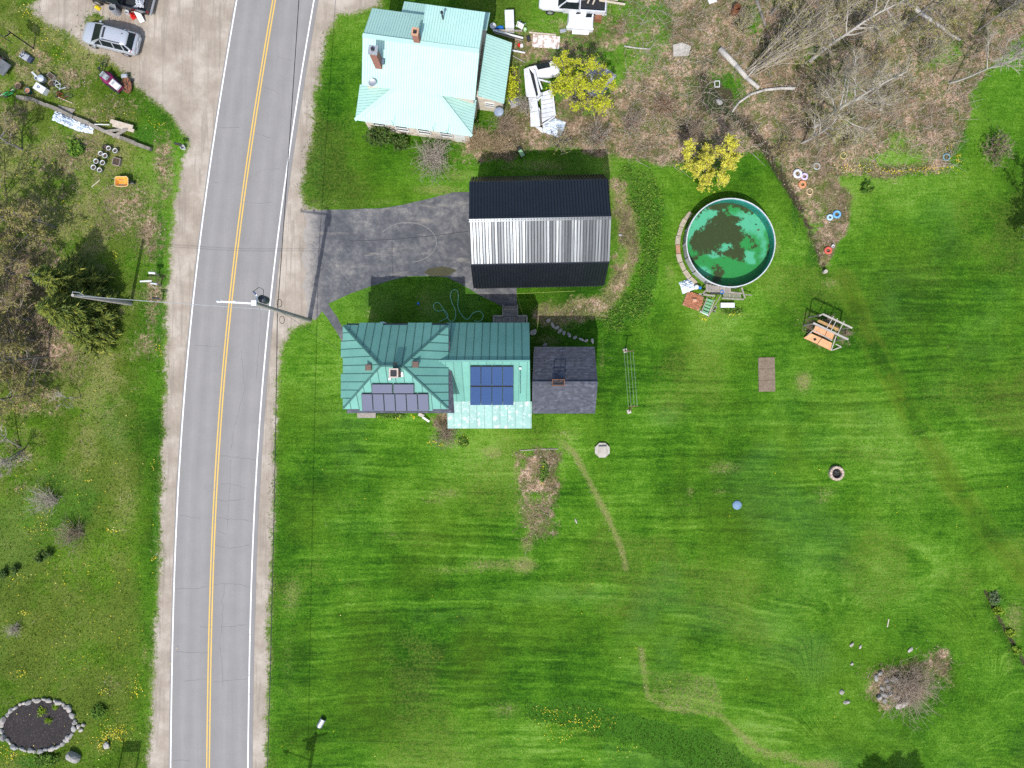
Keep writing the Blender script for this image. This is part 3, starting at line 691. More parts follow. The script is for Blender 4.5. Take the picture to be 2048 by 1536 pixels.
# ------------------------------------------------------------------ building tools
def clip_poly(poly, axis, val, keep_less):
    out = []
    for i in range(len(poly)):
        a = poly[i]; b = poly[(i + 1) % len(poly)]
        ia = (a[axis] <= val) if keep_less else (a[axis] >= val); ib = (b[axis] <= val) if keep_less else (b[axis] >= val)
        if ia: out.append(a)
        if ia != ib:
            f = (val - a[axis]) / (b[axis] - a[axis])
            out.append((a[0] + (b[0] - a[0]) * f, a[1] + (b[1] - a[1]) * f))
    return out
def roof_face(parent, pts, mat, w, rib=(0.035, 0.04), t=0.03, joined=False, name='roof_panel', ext=None, start=0.0, dent=0.0, tilt=0.0, seam=None, ribm=None):
    """standing-seam metal: pts[0]->pts[1] is the eave, face seen counter-clockwise from outside"""
    p = [Vector(q) for q in pts]
    e = (p[1] - p[0]).normalized(); n = (p[1] - p[0]).cross(p[-1] - p[0]).normalized(); s = n.cross(e)
    L = [((q - p[0]).dot(e), (q - p[0]).dot(s)) for q in p]
    lo = min(q[0] for q in L); hi = max(q[0] for q in L)
    allm = MB(); a = lo - start
    rr = random.Random(int(abs(p[0].x * 31 + p[0].y * 17)))
    while a < hi - 0.02:
        b = a + w
        poly = clip_poly(clip_poly(L, 0, max(a, lo), False), 0, min(b, hi), True)
        if len(poly) >= 3:
            cx_ = sum(q[0] for q in poly) / len(poly)
            x = ext(p[0] + e * cx_) if ext else 0
            if x: poly = [(q[0], q[1] - x) if q[1] < 0.02 else q for q in poly]
            m = allm if joined else MB(); sm_ = []
            dz = rr.uniform(0, dent)
            tw = rr.gauss(0, tilt); m.slab([p[0] + e * q[0] + s * q[1] + n * (dz + (q[0] - cx_) * tw) for q in poly], n * t)
            # raised seam along the left edge
            for xx in ((max(a, lo) + rib[0] / 2,) if rib else ()):
                seg = sorted(q[1] for q in clip_poly(clip_poly(poly, 0, xx - 1e-4, False), 0, xx + 1e-4, True))
                if seg and seg[-1] - seg[0] > 0.12:
                    A = p[0] + e * xx + s * seg[0] + n * (rib[1] / 2); B = p[0] + e * xx + s * (seg[-1] - 0.02) + n * (rib[1] / 2)
                    eh = e * (rib[0] / 2); nh = n * (rib[1] / 2)
                    rm = m if (joined or seam is None) else MB()
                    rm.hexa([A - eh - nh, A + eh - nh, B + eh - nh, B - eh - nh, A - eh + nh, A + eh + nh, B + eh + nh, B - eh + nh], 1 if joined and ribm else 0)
                    if rm is not m: sm_.append(rm)
            if not joined:
                po = m.build(name, mat, parent)
                for rm in sm_: rm.build('seam', seam, po)
        a = b
    if joined: return allm.build(name, [mat, ribm] if ribm else mat, parent)
def shingle_face(parent, pts, mat, course=0.15, name='shingle_courses'):
    p = [Vector(q) for q in pts]
    e = (p[1] - p[0]).normalized(); n = (p[1] - p[0]).cross(p[-1] - p[0]).normalized(); s = n.cross(e)
    L = [((q - p[0]).dot(e), (q - p[0]).dot(s)) for q in p]
    m = MB(); top = max(q[1] for q in L); a = 0.0
    while a < top - 0.01:
        poly = clip_poly(clip_poly(L, 1, a, False), 1, min(top, a + course), True)
        if len(poly) >= 3:
            m.slab([p[0] + e * q[0] + s * q[1] + n * (0.02 - 0.014 * (q[1] - a) / course) for q in poly], n * 0.03)
        a += course
    o = m.build(name, mat, parent); o['kind'] = 'stuff'
    return o
def metal_roof(name, c, c2, rough=0.38, glint_col=(0.6, 0.6, 0.6), wav=0.0, spec=0.5, metal=0.0, glint=0.0):
    t = NT(name)
    n1 = t.noise(0.7, 5, 0.65); n2 = t.noise(6.0, 6, 0.75)
    g = t.node('ShaderNodeObjectInfo').outputs['Random']
    col = t.mix(t.sstep(n1, 0.35, 0.65), c2, c)
    k = t.math('ADD', t.math('MULTIPLY', g, 0.14), 0.93)
    col = t.mix(1.0, col, t.comb(k), 'MULTIPLY')
    if glint: col = t.mix(t.math('MULTIPLY', t.sstep(t.noise(2.4, 7, 0.75), 0.52, 0.68), glint), col, glint_col)  # pale reflection patches mixed into the base colour
    if wav:
        wv = t.noise(1.0, 3, 0.5, t.mapping(t.pos(), (11.0, 0.25, 0.4)))
        t.bump(wv, 1.0, wav)
    r = t.math('ADD', t.math('MULTIPLY', n2, 0.16), rough - 0.08)
    return t.fin(col, r, metal, spec)
M_GREEN = metal_roof('green_metal_roof', (0.135, 0.325, 0.268), (0.118, 0.295, 0.245), 0.45, (0.34, 0.46, 0.42), 0, 0.4, 0, 0.10)
M_MINT = metal_roof('mint_metal_roof', (0.385, 0.585, 0.515), (0.36, 0.56, 0.495), 0.72, (0.6, 0.75, 0.7), 0, 0.2)
M_BLACK = metal_roof('black_metal_roof', (0.013, 0.016, 0.021), (0.010, 0.013, 0.017), 0.29, (0.1, 0.1, 0.1), 0.004, 0.5)
M_BLKRIB = pm('black_rib_shade', (0.006, 0.007, 0.009), None, 3, 0.55)  # darker than the sheet: shading of the ribs put into their colour
M_MINTRIB = pm('mint_rib_shade', (0.31, 0.51, 0.45), None, 3, 0.6)  # rib shading painted in as a deeper mint than the sheet
M_BLACK.node_tree.nodes['Principled BSDF'].inputs['Specular Tint'].default_value = (0.86, 0.93, 1.0, 1.0)
M_SEAM2 = pm('mid_green_seam_shade', (0.11, 0.24, 0.20), None, 3, 0.5)  # weaker seam shadow, put into the colour
M_SEAM = pm('dark_green_seam_shade', (0.05, 0.135, 0.115), None, 3, 0.5)  # thin shadow at each seam put into the colour; caps and conduit share it
M_CREAM = pm('cream_siding', (0.62, 0.56, 0.47), (0.50, 0.44, 0.36), 2.0, 0.8)
M_WHITEW = pm('white_clapboard', (0.72, 0.71, 0.68), (0.6, 0.59, 0.56), 2.0, 0.7)
M_DKWALL = pm('dark_metal_siding', (0.05, 0.053, 0.058), (0.035, 0.037, 0.04), 2.0, 0.5)
M_FOUND = pm('foundation_concrete', (0.32, 0.31, 0.29), (0.22, 0.21, 0.20), 3.0, 0.9)
M_GLASS = pm('dark_window_glass', (0.016, 0.022, 0.022), (0.01, 0.014, 0.016), 2.0, 0.1, 0, 0.1)
M_TRIM = pm('white_trim', (0.66, 0.66, 0.64), (0.56, 0.56, 0.54), 3.0, 0.6)
M_WOOD = pm('weathered_grey_wood', (0.33, 0.295, 0.25), (0.20, 0.175, 0.145), 7.0, 0.85, bump=0.3, island=0.15)
M_TAN = pm('raw_lumber', (0.46, 0.37, 0.26), (0.34, 0.26, 0.17), 6.0, 0.8, island=0.15)
M_CONC = pm('pale_concrete', (0.44, 0.41, 0.36), (0.33, 0.30, 0.26), 4.0, 0.9, bump=0.3)
M_DKSTEEL = pm('dark_steel', (0.04, 0.042, 0.045), None, 6, 0.45, 0.3)
M_RUST = pm('rusty_iron', (0.26, 0.11, 0.055), (0.13, 0.055, 0.03), 9, 0.85)
M_WHITE = pm('white_plastic', (0.64, 0.65, 0.65), (0.54, 0.55, 0.56), 4, 0.45)
M_GREYP = pm('grey_plastic', (0.33, 0.35, 0.37), (0.25, 0.26, 0.28), 5, 0.5)
M_BLKP = pm('black_plastic', (0.02, 0.021, 0.023), (0.035, 0.035, 0.036), 5, 0.45)
M_SOIL = pm('dark_potting_soil', (0.05, 0.036, 0.024), (0.09, 0.065, 0.045), 14, 0.95, bump=0.4)
M_GALV = pm('galvanised_metal', (0.52, 0.53, 0.54), (0.40, 0.41, 0.43), 5, 0.45, 0.6)
def brickmat(name, c1, c2, mortar, s=1.0):
    t = NT(name); br = t.node('ShaderNodeTexBrick')
    co = t.pos('Object'); sx = t.node('ShaderNodeSeparateXYZ'); t.l.new(co, sx.inputs[0])
    cb = t.node('ShaderNodeCombineXYZ'); t.l.new(t.math('ADD', sx.outputs[0], sx.outputs[1]), cb.inputs[0]); t.l.new(sx.outputs[2], cb.inputs[1])
    t.l.new(cb.outputs[0], br.inputs['Vector'])
    br.inputs['Color1'].default_value = c1 + (1,); br.inputs['Color2'].default_value = c2 + (1,); br.inputs['Mortar'].default_value = mortar + (1,)
    br.inputs['Scale'].default_value = 1.0; br.inputs['Brick Width'].default_value = 0.22 * s; br.inputs['Row Height'].default_value = 0.08 * s; br.inputs['Mortar Size'].default_value = 0.008
    col = t.mix(t.math('MULTIPLY', t.noise(4, 4), 0.5), br.outputs[0], tuple(v * 0.6 for v in c1))
    t.bump(br.outputs['Fac'], 0.5, 0.01)
    return t.fin(col, 0.9, 0, 0.2)
M_BRICK = brickmat('red_brick', (0.33, 0.11, 0.07), (0.26, 0.085, 0.055), (0.38, 0.33, 0.29))
def shinglemat(name, c, c2):
    t = NT(name); v = t.sep(t.voro(1.0, t.mapping(t.pos(), (4.0, 6.0, 6.0)), 'Color', rnd=0.7))
    col = t.mix(v[0], c2, c); col = t.mix(t.math('MULTIPLY', t.sstep(v[1], 0.72, 0.95), 0.6), col, tuple(x * 1.55 for x in c))
    col = t.mix(t.math('MULTIPLY', t.noise(0.8, 4), 0.35), col, tuple(x * 0.65 for x in c)); t.bump(t.noise(60, 2), 0.5, 0.01)
    return t.fin(col, 0.93, 0, 0.2)
M_SHING = shinglemat('charcoal_shingle', (0.082, 0.086, 0.104), (0.052, 0.055, 0.068))
def solar_mat(name, c, c2, spec):
    t = NT(name); gx = t.voro(1.0, t.mapping(t.pos('Object'), (6.4, 6.4, 0.01)), 'Distance', rnd=0.0)
    col = t.mix(t.sstep(gx, 0.55, 0.66), c, c2); col = t.mix(t.math('MULTIPLY', t.noise(0.5, 3), 0.3), col, c2)
    return t.fin(col, 0.2, 0.0, spec)
M_SOL1 = solar_mat('solar_cells_sky_sheen', (0.098, 0.104, 0.158), (0.125, 0.13, 0.185), 0.5)  # pale violet cast is reflected sky put into the cell colour
M_SOL2 = solar_mat('solar_cells_blue', (0.030, 0.060, 0.160), (0.055, 0.090, 0.20), 0.5)
def wall_windows(parent, quadlist):
    """each (centre, half width vector, half height, outward normal): framed window with pane"""
    for c, u, hh, n in quadlist:
        c = Vector(c); u = Vector(u); n = Vector(n).normalized(); z = Vector((0, 0, hh))
        f = MB()
        ue = u.normalized() * 0.07; ze = Vector((0, 0, 0.07))
        for A, B, wv in ((c - u - z, c + u - z, ze), (c - u + z, c + u + z, ze), (c - u - z, c - u + z, ue), (c + u - z, c + u + z, ue), (c - u, c + u, ze * .5)):
            f.bar(A + n * 0.03, B + n * 0.03, 0.09, 0.09)
        fo = f.build('window', M_TRIM, parent)
        MB().add([c - u - z + n * 0.015, c + u - z + n * 0.015, c + u + z + n * 0.015, c - u + z + n * 0.015], [(0, 1, 2, 3)]).build('pane', M_GLASS, fo)
def solar(parent, quad, n, mat, gap=0.012, L0=(0, 0, 0)):
    """one framed panel: quad in world coordinates (lower-left, lower-right, upper-right, upper-left), raised above the roof"""
    q = [Vector(v) - Vector(L0) + n * 0.16 for v in quad]
    c = sum(q, Vector()) / 4
    q = [v + (c - v) * gap for v in q]
    m = MB(); m.slab(q, n * 0.04)
    o = m.build('solar_panel', M_DKSTEEL, parent)
    inner = [v + (c - v) * 0.05 + n * 0.004 for v in q]
    g = MB().add(inner, [(0, 1, 2, 3)]).build('cells', mat, o)
    r = MB()
    for f in (0.25, 0.75):
        r.tube(q[0].lerp(q[1], f) - n * 0.04 + (q[3] - q[0]) * 0.05, q[0].lerp(q[1], f) - n * 0.15 + (q[3] - q[0]) * 0.05, 0.02, n=6)
        r.tube(q[0].lerp(q[1], f) - n * 0.04 + (q[3] - q[0]) * 0.95, q[0].lerp(q[1], f) - n * 0.15 + (q[3] - q[0]) * 0.95, 0.02, n=6)
    r.build('standoff', M_GALV, o)
# ------------------------------------------------------------------ farmhouse with hip roof, wing and solar panels
def build_farmhouse():
    L = Vector((-6.0, 1.2, 0.0))
    h = thing('farmhouse', 'two storey farmhouse with dark green metal hip roof, lower wing and solar panels', 'house', L)
    def S(v): return Vector(v) - L
    W, E, Sy, N, ze = -12.57, -4.72, -1.86, 4.39, 6.5
    rW, rE = S((-9.25, 1.27, 9.3)), S((-7.73, 1.27, 9.3))
    a, b, c, d = S((W, Sy, ze)), S((E, Sy, ze)), S((E, N, ze)), S((W, N, ze))
    def extx(p):
        x = p.x + L.x; y = p.y + L.y
        if abs(y - Sy) < 0.3 or abs(y - N) < 0.3: return 0.24 if (-11.1 < x < -9.55 or -7.75 < x < -6.2) else 0
        return 0.24 if (1.8 < y < 3.4 or -0.9 < y < 0.7) and x < -10 else 0
    for pts in ([a, b, rE, rW], [b, c, rE], [c, d, rW, rE], [d, a, rW]):
        roof_face(h, pts, M_GREEN, 0.605, (0.032, 0.04), 0.025, ext=extx, seam=M_SEAM)
    m = MB()
    for p, q in ((a, rW), (b, rE), (c, rE), (d, rW), (rW, rE)): m.bar(p.lerp(q, 0.02) + Vector((0, 0, .05)), q + Vector((0, 0, .05)), 0.12, 0.05)
    m.build('ridge_cap', M_SEAM, h)
    # older shingled eave showing below the metal
    k = (9.3 - 6.5) / 3.13
    o_ = 0.30; z2 = ze - o_ * k + 0.02; i_ = 0.5; z3 = ze + i_ * k - 0.16
    oa = [S((W + 0.25, Sy - o_, z2)), S((E + 0.42, Sy - o_, z2)), S((E - 0.03, N + 0.12, z2)), S((W + 0.25, N + 0.12, z2))]
    ia = [S((W + i_, Sy + i_, z3)), S((E - i_, Sy + i_, z3)), S((E - i_, N - i_, z3)), S((W + i_, N - i_, z3))]
    for q in range(4):
        r = (q + 1) % 4
        shingle_face(h, [oa[q], oa[r], ia[r], ia[q]], M_SHING, 0.16, 'eave_shingles')
    def boxw(x0, x1, y0, y1, z0, z1, name, mat):
        MB().box(S(((x0 + x1) / 2, (y0 + y1) / 2, (z0 + z1) / 2)), (x1 - x0, y1 - y0, z1 - z0)).build(name, mat, h)
    boxw(-12.2, -5.1, -1.5, 4.0, 0.4, 6.3, 'wall', M_WHITEW); boxw(-12.25, -5.05, -1.55, 4.05, 0.0, 0.4, 'foundation', M_FOUND)
    wall_windows(h, [(S((x, 4.0, z)), (0.45, 0, 0), 0.75, (0, 1, 0)) for x in (-11, -8.7, -6.4) for z in (1.9, 4.9)] + [(S((x, -1.5, z)), (0.45, 0, 0), 0.75, (0, -1, 0)) for x in (-11, -8.7, -6.4) for z in (1.9, 4.9)] + [(S((-12.2, y, z)), (0, 0.45, 0), 0.75, (-1, 0, 0)) for y in (-0.3, 2.8) for z in (1.9, 4.9)])
    # wing
    xw, xe = -5.35, 1.31
    ry, rz_, ny, nz_, by, bz, sy, sz = 1.69, 7.05, 4.78, 3.9, -1.37, 3.62, -3.52, 3.0
    roof_face(h, [S((xe + .05, ny, nz_)), S((-5.1, ny, nz_)), S((xw, ry, rz_)), S((xe, ry, rz_))], M_GREEN, 0.605, (0.032, 0.04), 0.025, seam=M_SEAM)
    roof_face(h, [S((-5.1, by, bz)), S((xe + .12, by, bz)), S((xe, ry, rz_)), S((xw, ry, rz_))], M_GREEN, 0.605, (0.04, 0.04), 0.025, start=.2, seam=M_SEAM2)
    roof_face(h, [S((-5.1, sy, sz)), S((1.54, sy, sz)), S((1.54, by, bz + .012)), S((-5.1, by, bz + .012))], M_GREENL, 0.605, (0.03, 0.03), 0.025, start=.1, seam=M_SEAM2)
    MB().bar(S((xw, ry, rz_ + .03)), S((xe, ry, rz_ + .03)), 0.14, 0.05).build('ridge_cap', M_GREEN, h)
    g = MB()
    g.slab([S((1.15, -1.2, 0)), S((1.15, 4.5, 0)), S((1.15, 4.5, 4.05)), S((1.15, ry, 6.85)), S((1.15, -1.2, 3.7))], (6.2, 0, 0))
    g.build('wing_wall', M_WHITEW, h)
    boxw(-4.9, 1.3, -3.2, -1.21, 0.0, 2.95, 'porch_wall', M_WHITEW)
    wall_windows(h, [(S((x, 4.5, 2.0)), (0.45, 0, 0), 0.7, (0, 1, 0)) for x in (-3.6, -2.3)] + [(S((x, -3.2, 1.7)), (0.5, 0, 0), 0.6, (0, -1, 0)) for x in (-3.8, -1.8, 0.2)])
    MB().box(S((-0.6, 4.53, 1.45)), (0.95, 0.06, 2.05)).build('door', M_TRIM, h)
    # solar panels on the hip
    n = (b - a).cross(rW - a).normalized()
    def oh(px, py): return onplane(px, py, a + L, n)
    for k_ in range(2):
        x0 = 743.5 + 43.2 * k_; solar(h, [oh(x0, 784), oh(x0 + 42.2, 784), oh(x0 + 42.2, 765.5), oh(x0, 765.5)], n, M_SOL1, L0=L)
    for k_ in range(6):
        x0 = 723.0 + 22.4 * k_; solar(h, [oh(x0 + 2.2, 820), oh(x0 + 23.8, 820), oh(x0 + 21.8, 784.6), oh(x0 + .2, 784.6)], n, M_SOL1, L0=L)
    # on the wing
    p0 = Vector((-5.1, by, bz)); n2 = Vector((1, 0, 0)).cross(Vector((0, ry - by, rz_ - bz))).normalized()
    def ow(px, py): return onplane(px, py, p0, n2)
    for r_ in range(2):
        for k_ in range(4):
            x0 = 940.5 + 21.7 * k_; y0 = 769 + 40.2 * r_
            solar(h, [ow(x0, y0), ow(x0 + 21.3, y0), ow(x0 + 21.3, y0 - 39.6), ow(x0, y0 - 39.6)], n2, M_SOL2, L0=L)
    # conduit box on the wing
    q = ow(1040.5, 734) - L
    m = MB(); m.box(q + n2 * 0.15, (0.16, 0.16, 0.16)); o = m.build('junction_box', M_TRIM, h)
    MB().tube(q + n2 * .2, ow(1040.8, 786) - L + n2 * 0.05, 0.025, n=6).build('conduit', M_SEAM, o)
    # chimney and vents
    cz = oh(794, 747) - L
    ch = MB(); ch.box((cz.x, cz.y, cz.z + 0.55), (0.52, 0.52, 1.7)); co = ch.build('chimney', M_BRICK, h)
    cp = MB()
    for dx, dy, sx_, sy_ in ((-.27, 0, .1, .66), (.27, 0, .1, .66), (0, -.28, .44, .1), (0, .28, .44, .1)): cp.box((cz.x + dx, cz.y + dy, cz.z + 1.44), (sx_, sy_, .12))
    cp.build('chimney_cap', pm('pale_mortar_cap', (0.52, 0.42, 0.36), None, 7, 0.9), co)
    MB().box((cz.x, cz.y, cz.z + 1.42), (0.43, 0.43, .05)).build('flue_mouth', M_BLKP, co)
    fl = MB(); fl.slab([v - L + n * .03 for v in (oh(786, 753), oh(807, 753), oh(806, 744), oh(785, 744))], n * .02); fl.build('flashing', M_WHITEW, h)
    nw = (a - d).cross(rW - d).normalized(); ne = (c - b).cross(rE - b).normalized()
    for (px, py, nn, p0_) in ((740, 735, nw, d), (830, 729, ne, b)):
        q = onplane(px, py, p0_ + L, nn) - L
        v = MB(); v.box(q + nn * .10, (.34, .34, .3)); vo = v.build('roof_vent', M_DKSTEEL, h)
        MB().cbox(q + nn * .10 + Vector((0, 0, .2)), (.44, .44, .1)).build('vent_hood', M_RUSTB, vo)
    q = oh(780, 756) - L; MB().box(q + n * .1, (.17, .17, .2)).build('vent_box', M_TRIM, h)
    nn = (d - c).cross(rE - c).normalized(); q = onplane(792, 727, c + L, nn) - L
    MB().tube(q, q + Vector((0, 0, .5)), .06, n=8).build('vent_pipe', M_RUST, h)
    return h
M_GREENL = metal_roof('glare_green_metal_roof', (0.155, 0.32, 0.275), (0.13, 0.285, 0.245), 0.50, (0.60, 0.64, 0.63), 0.0, 0.45, 0, 0.9)  # whitish mottling is sun glare painted over the green
M_RUSTB = pm('brown_vent_metal', (0.16, 0.10, 0.075), (0.09, 0.06, 0.05), 9, 0.7)
build_farmhouse()
# ------------------------------------------------------------------ shingled shed beside the wing
def build_shed():
    L = Vector((4.0, 0.4, 0)); h = thing('shed', 'tall shed with charcoal shingle gable roof standing against the farmhouse wing', 'shed', L)
    S = lambda x, y, z: Vector((x, y, z)) - L
    x0, x1 = 1.62, 6.42; ry, rz_ = 0.08, 6.1
    shingle_face(h, [S(x0 - .06, -2.27, 4.35), S(x1, -2.27, 4.35), S(x1, ry, rz_), S(x0 - .1, ry, rz_)], M_SHING)
    shingle_face(h, [S(x1, 2.88, 4.0), S(x0 + .1, 2.88, 4.0), S(x0 - .1, ry, rz_), S(x1, ry, rz_)], M_SHING)
    MB().bar(S(x0 - .1, ry, rz_ + .02), S(x1, ry, rz_ + .02), .22, .05).build('ridge_cap', M_SHING, h)
    MB().slab([S(x1 - .25, -2.05, 0), S(x1 - .25, 2.65, 0), S(x1 - .25, 2.65, 4.0), S(x1 - .25, ry, 5.95), S(x1 - .25, -2.05, 4.35)], (x1 - .4 - x0, 0, 0)).build('wall', M_WHITEW, h)
    MB().box(S(x1 - .22, .4, 1.1), (.06, 1.3, 2.2)).build('door', M_WOOD, h)
    # iron roof frame over the ridge
    f = thing('roof_frame', 'rusty iron frame straddling the shed roof ridge', 'frame', Vector((3.42, 0.1, 6.1)))
    w, d, z = .43, .22, .95
    for sx in (-1, 1):
        for sy in (-1, 1):
            MB().bar((sx * w, sy * d, -.22), (sx * w, sy * d, z), .05).build('post', M_RUST, f)
    for sy in (-1, 1):
        for zz in (z - .03, z * .5):
            MB().bar((-w, sy * d, zz), (w, sy * d, zz), .045).build('rail', M_RUST, f)
    for sx in (-1, 1): MB().bar((sx * w, -d, z - .03), (sx * w, d, z - .03), .045).build('rail', M_RUST, f)
    MB().box((0, 0, .2), (w * 1.9, d * 1.9, .04)).build('tray', M_DKSTEEL, f)
    MB().tube((.05, .05, -.1), (.08, .1, 2.6), .03, .02, 6).build('mast', M_RUST, f)
build_shed()
# ------------------------------------------------------------------ gambrel garage
def build_garage():
    L = Vector((2.05, 12.13, 0)); h = thing('garage', 'black metal gambrel roofed garage at the end of the driveway', 'garage', L, 0.02)
    xa, xb = -5.2, 5.2
    y1, y2, z0, z1, z2 = 3.09, 4.42, 2.8, 6.0, 7.4
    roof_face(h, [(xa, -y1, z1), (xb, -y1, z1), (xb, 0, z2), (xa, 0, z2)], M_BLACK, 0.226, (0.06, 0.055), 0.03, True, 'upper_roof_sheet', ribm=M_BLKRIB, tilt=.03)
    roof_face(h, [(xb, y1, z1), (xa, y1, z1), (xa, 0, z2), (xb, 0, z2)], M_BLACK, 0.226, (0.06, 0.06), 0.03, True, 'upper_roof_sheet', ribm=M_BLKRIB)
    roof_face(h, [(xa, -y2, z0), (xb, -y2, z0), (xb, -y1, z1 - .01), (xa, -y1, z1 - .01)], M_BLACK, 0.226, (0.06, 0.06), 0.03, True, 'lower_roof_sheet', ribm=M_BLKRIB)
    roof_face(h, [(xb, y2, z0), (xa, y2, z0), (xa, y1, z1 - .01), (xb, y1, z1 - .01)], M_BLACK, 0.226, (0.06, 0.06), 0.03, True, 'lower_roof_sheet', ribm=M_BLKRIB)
    m = MB(); m.slab([(xa, -.2, z2 - .03), (xb, -.2, z2 - .03), (xb, 0, z2 + .06), (xa, 0, z2 + .06)], (0, 0, .03)); m.slab([(xa, 0, z2 + .06), (xb, 0, z2 + .06), (xb, .2, z2 - .03), (xa, .2, z2 - .03)], (0, 0, .03))
    m.build('ridge_cap', M_BLACK, h)
    for s in (-1, 1):
        MB().bar((xa, s * y1, z1 + .015), (xb, s * y1, z1 + .015), .1, .03).build('break_flashing', M_BLACK, h)
    MB().slab([(xb - .15, -4.1, 0), (xb - .15, 4.1, 0), (xb - .15, 4.1, 3.0), (xb - .15, 2.98, 5.85), (xb - .15, 0, 7.2), (xb - .15, -2.98, 5.85), (xb - .15, -4.1, 3.0)], (10.1, 0, 0)).build('wall', M_DKWALL, h)
    for y in (-2.0, 2.0):
        d = MB(); d.box((xa + .12, y, 1.25), (.06, 2.7, 2.4)); do = d.build('overhead_door', M_TRIM, h)
        for z in (.65, 1.25, 1.85): MB().box((xa + .08, y, z), (.03, 2.7, .03)).build('panel_joint', M_GREYP, do)
    wall_windows(h, [((xa + .14, 0, 4.9), (0, .5, 0), .5, (-1, 0, 0)), ((-4 + 4, -4.1, 1.6), (.5, 0, 0), .5, (0, -1, 0))])
build_garage()
# ------------------------------------------------------------------ mint house
def build_mint():
    ang = math.radians(-7.6); M = Matrix.Rotation(ang, 3, 'Z')
    uc, vc = -9.5, 23.5
    L = M @ Vector((uc, vc, 0)); h = thing('mint_roof_house', 'old house with pale mint ribbed metal roof, brick chimneys and hipped porch', 'house', L, ang)
    S = lambda u, v, z: Vector((u - uc, v - vc, z))
    def loc(wv): return M.inverted() @ (wv - L)
    ribw = 0.2; rib = (0.03, 0.022)
    rv, rz_, ez = 24.25, 6.4, 4.8
    uW, uE = -14.45, -5.7
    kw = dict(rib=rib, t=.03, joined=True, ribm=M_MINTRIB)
    main = [S(uW, 21.2, ez), S(uE, 21.2, ez), S(uE, rv, rz_), S(uW, rv, rz_)]
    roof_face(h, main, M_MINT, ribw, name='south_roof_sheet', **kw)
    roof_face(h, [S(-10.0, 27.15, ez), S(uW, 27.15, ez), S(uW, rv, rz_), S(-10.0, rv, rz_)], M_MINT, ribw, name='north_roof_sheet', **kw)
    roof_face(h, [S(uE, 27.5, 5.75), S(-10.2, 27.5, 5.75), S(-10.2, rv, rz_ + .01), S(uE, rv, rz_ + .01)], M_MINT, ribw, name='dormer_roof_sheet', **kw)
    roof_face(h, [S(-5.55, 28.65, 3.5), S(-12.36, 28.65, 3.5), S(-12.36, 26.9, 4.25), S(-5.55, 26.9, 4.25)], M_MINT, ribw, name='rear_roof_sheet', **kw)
    MB().slab([S(-10.1, 24.6, 6.25), S(-10.1, 27.4, 5.6), S(-10.1, 27.4, 4.6)], (.06, 0, 0)).build('dormer_cheek', M_MINT, h)
    MB().box(S(-7.95, 27.35, 5.0), (4.3, .1, 1.3)).build('dormer_wall', M_CREAM, h)
    MB().bar(S(uW, rv, rz_ + .04), S(uE, rv, rz_ + .04), .3, .05).build('ridge_cap', M_MINT, h)
    # lean-to on the east side
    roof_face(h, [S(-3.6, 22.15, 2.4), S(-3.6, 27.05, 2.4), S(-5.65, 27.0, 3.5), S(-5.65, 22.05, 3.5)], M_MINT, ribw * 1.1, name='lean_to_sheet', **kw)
    # hipped porch roof
    tz, bz = 4.62, 3.05
    tW, tE = S(-12.0, 21.3, tz), S(-8.5, 21.3, tz)
    a, b = S(-15.06, 19.05, bz), S(-5.75, 18.98, bz)
    c, d = S(-5.75, 21.6, bz + .35), S(-15.06, 21.6, bz + .35)
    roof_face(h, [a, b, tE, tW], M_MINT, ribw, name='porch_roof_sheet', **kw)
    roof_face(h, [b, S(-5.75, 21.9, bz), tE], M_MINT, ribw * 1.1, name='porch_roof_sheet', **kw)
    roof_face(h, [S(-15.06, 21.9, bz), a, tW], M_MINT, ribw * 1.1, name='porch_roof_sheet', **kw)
    for p, q in ((a, tW), (b, tE)): MB().bar(p + Vector((0, 0, .05)), q + Vector((0, 0, .05)), .26, .04).build('hip_cap', M_MINT, h)

    def bw(u0, u1, v0, v1, z0, z1, nm, mt): MB().box(S((u0 + u1) / 2, (v0 + v1) / 2, (z0 + z1) / 2), (u1 - u0, v1 - v0, z1 - z0)).build(nm, mt, h)
    g = MB(); g.slab([S(-5.9, 21.5, 0), S(-5.9, 26.9, 0), S(-5.9, 26.9, 4.75), S(-5.9, rv, 6.3), S(-5.9, 21.5, 4.8)], (8.35, 0, 0)); g.build('wall', M_CREAM, h)
    bw(-12.2, -5.9, 26.91, 28.4, 0, 3.45, 'rear_wall', M_CREAM); bw(-5.88, -3.75, 22.3, 26.9, 0, 2.4, 'lean_to_wall', M_CREAM)
    bw(-14.6, -6.1, 19.45, 21.49, 0, 2.95, 'porch_wall', pm('peeling_cream_wall', (0.60, 0.53, 0.45), (0.34, 0.24, 0.18), 3.5, 0.9, lo=.38, hi=.5))
    wall_windows(h, [(S(u, 19.45, 1.45), (.5, 0, 0), .55, (0, -1, 0)) for u in (-13.4, -11.6, -9.8, -8.0)] + [(S(-4.8, 22.3, 1.4), (.35, 0, 0), .4, (0, -1, 0)), (S(-3.75, 24.5, 1.4), (0, .4, 0), .45, (1, 0, 0))])
    MB().box(S(-6.9, 19.42, 1.05), (.9, .06, 2.0)).build('door', M_TRIM, h)
    # chimneys
    pn = (main[1] - main[0]).cross(main[3] - main[0]).normalized()
    wn_ = M @ pn; w0 = M @ main[0] + L
    c1 = loc(onplane(758, 129, w0, wn_))
    ch = MB(); ch.box((c1.x, c1.y, c1.z + 1.0), (.52, .56, 2.6)); co = ch.build('chimney', M_BRICK, h)
    MB().box((c1.x, c1.y, c1.z + 2.36), (.66, .66, .12)).build('chimney_cap', M_GALV, co)
    MB().tube((c1.x, c1.y, c1.z + 2.4), (c1.x, c1.y, c1.z + 2.62), .13, n=12).build('flue', M_DKSTEEL, co)
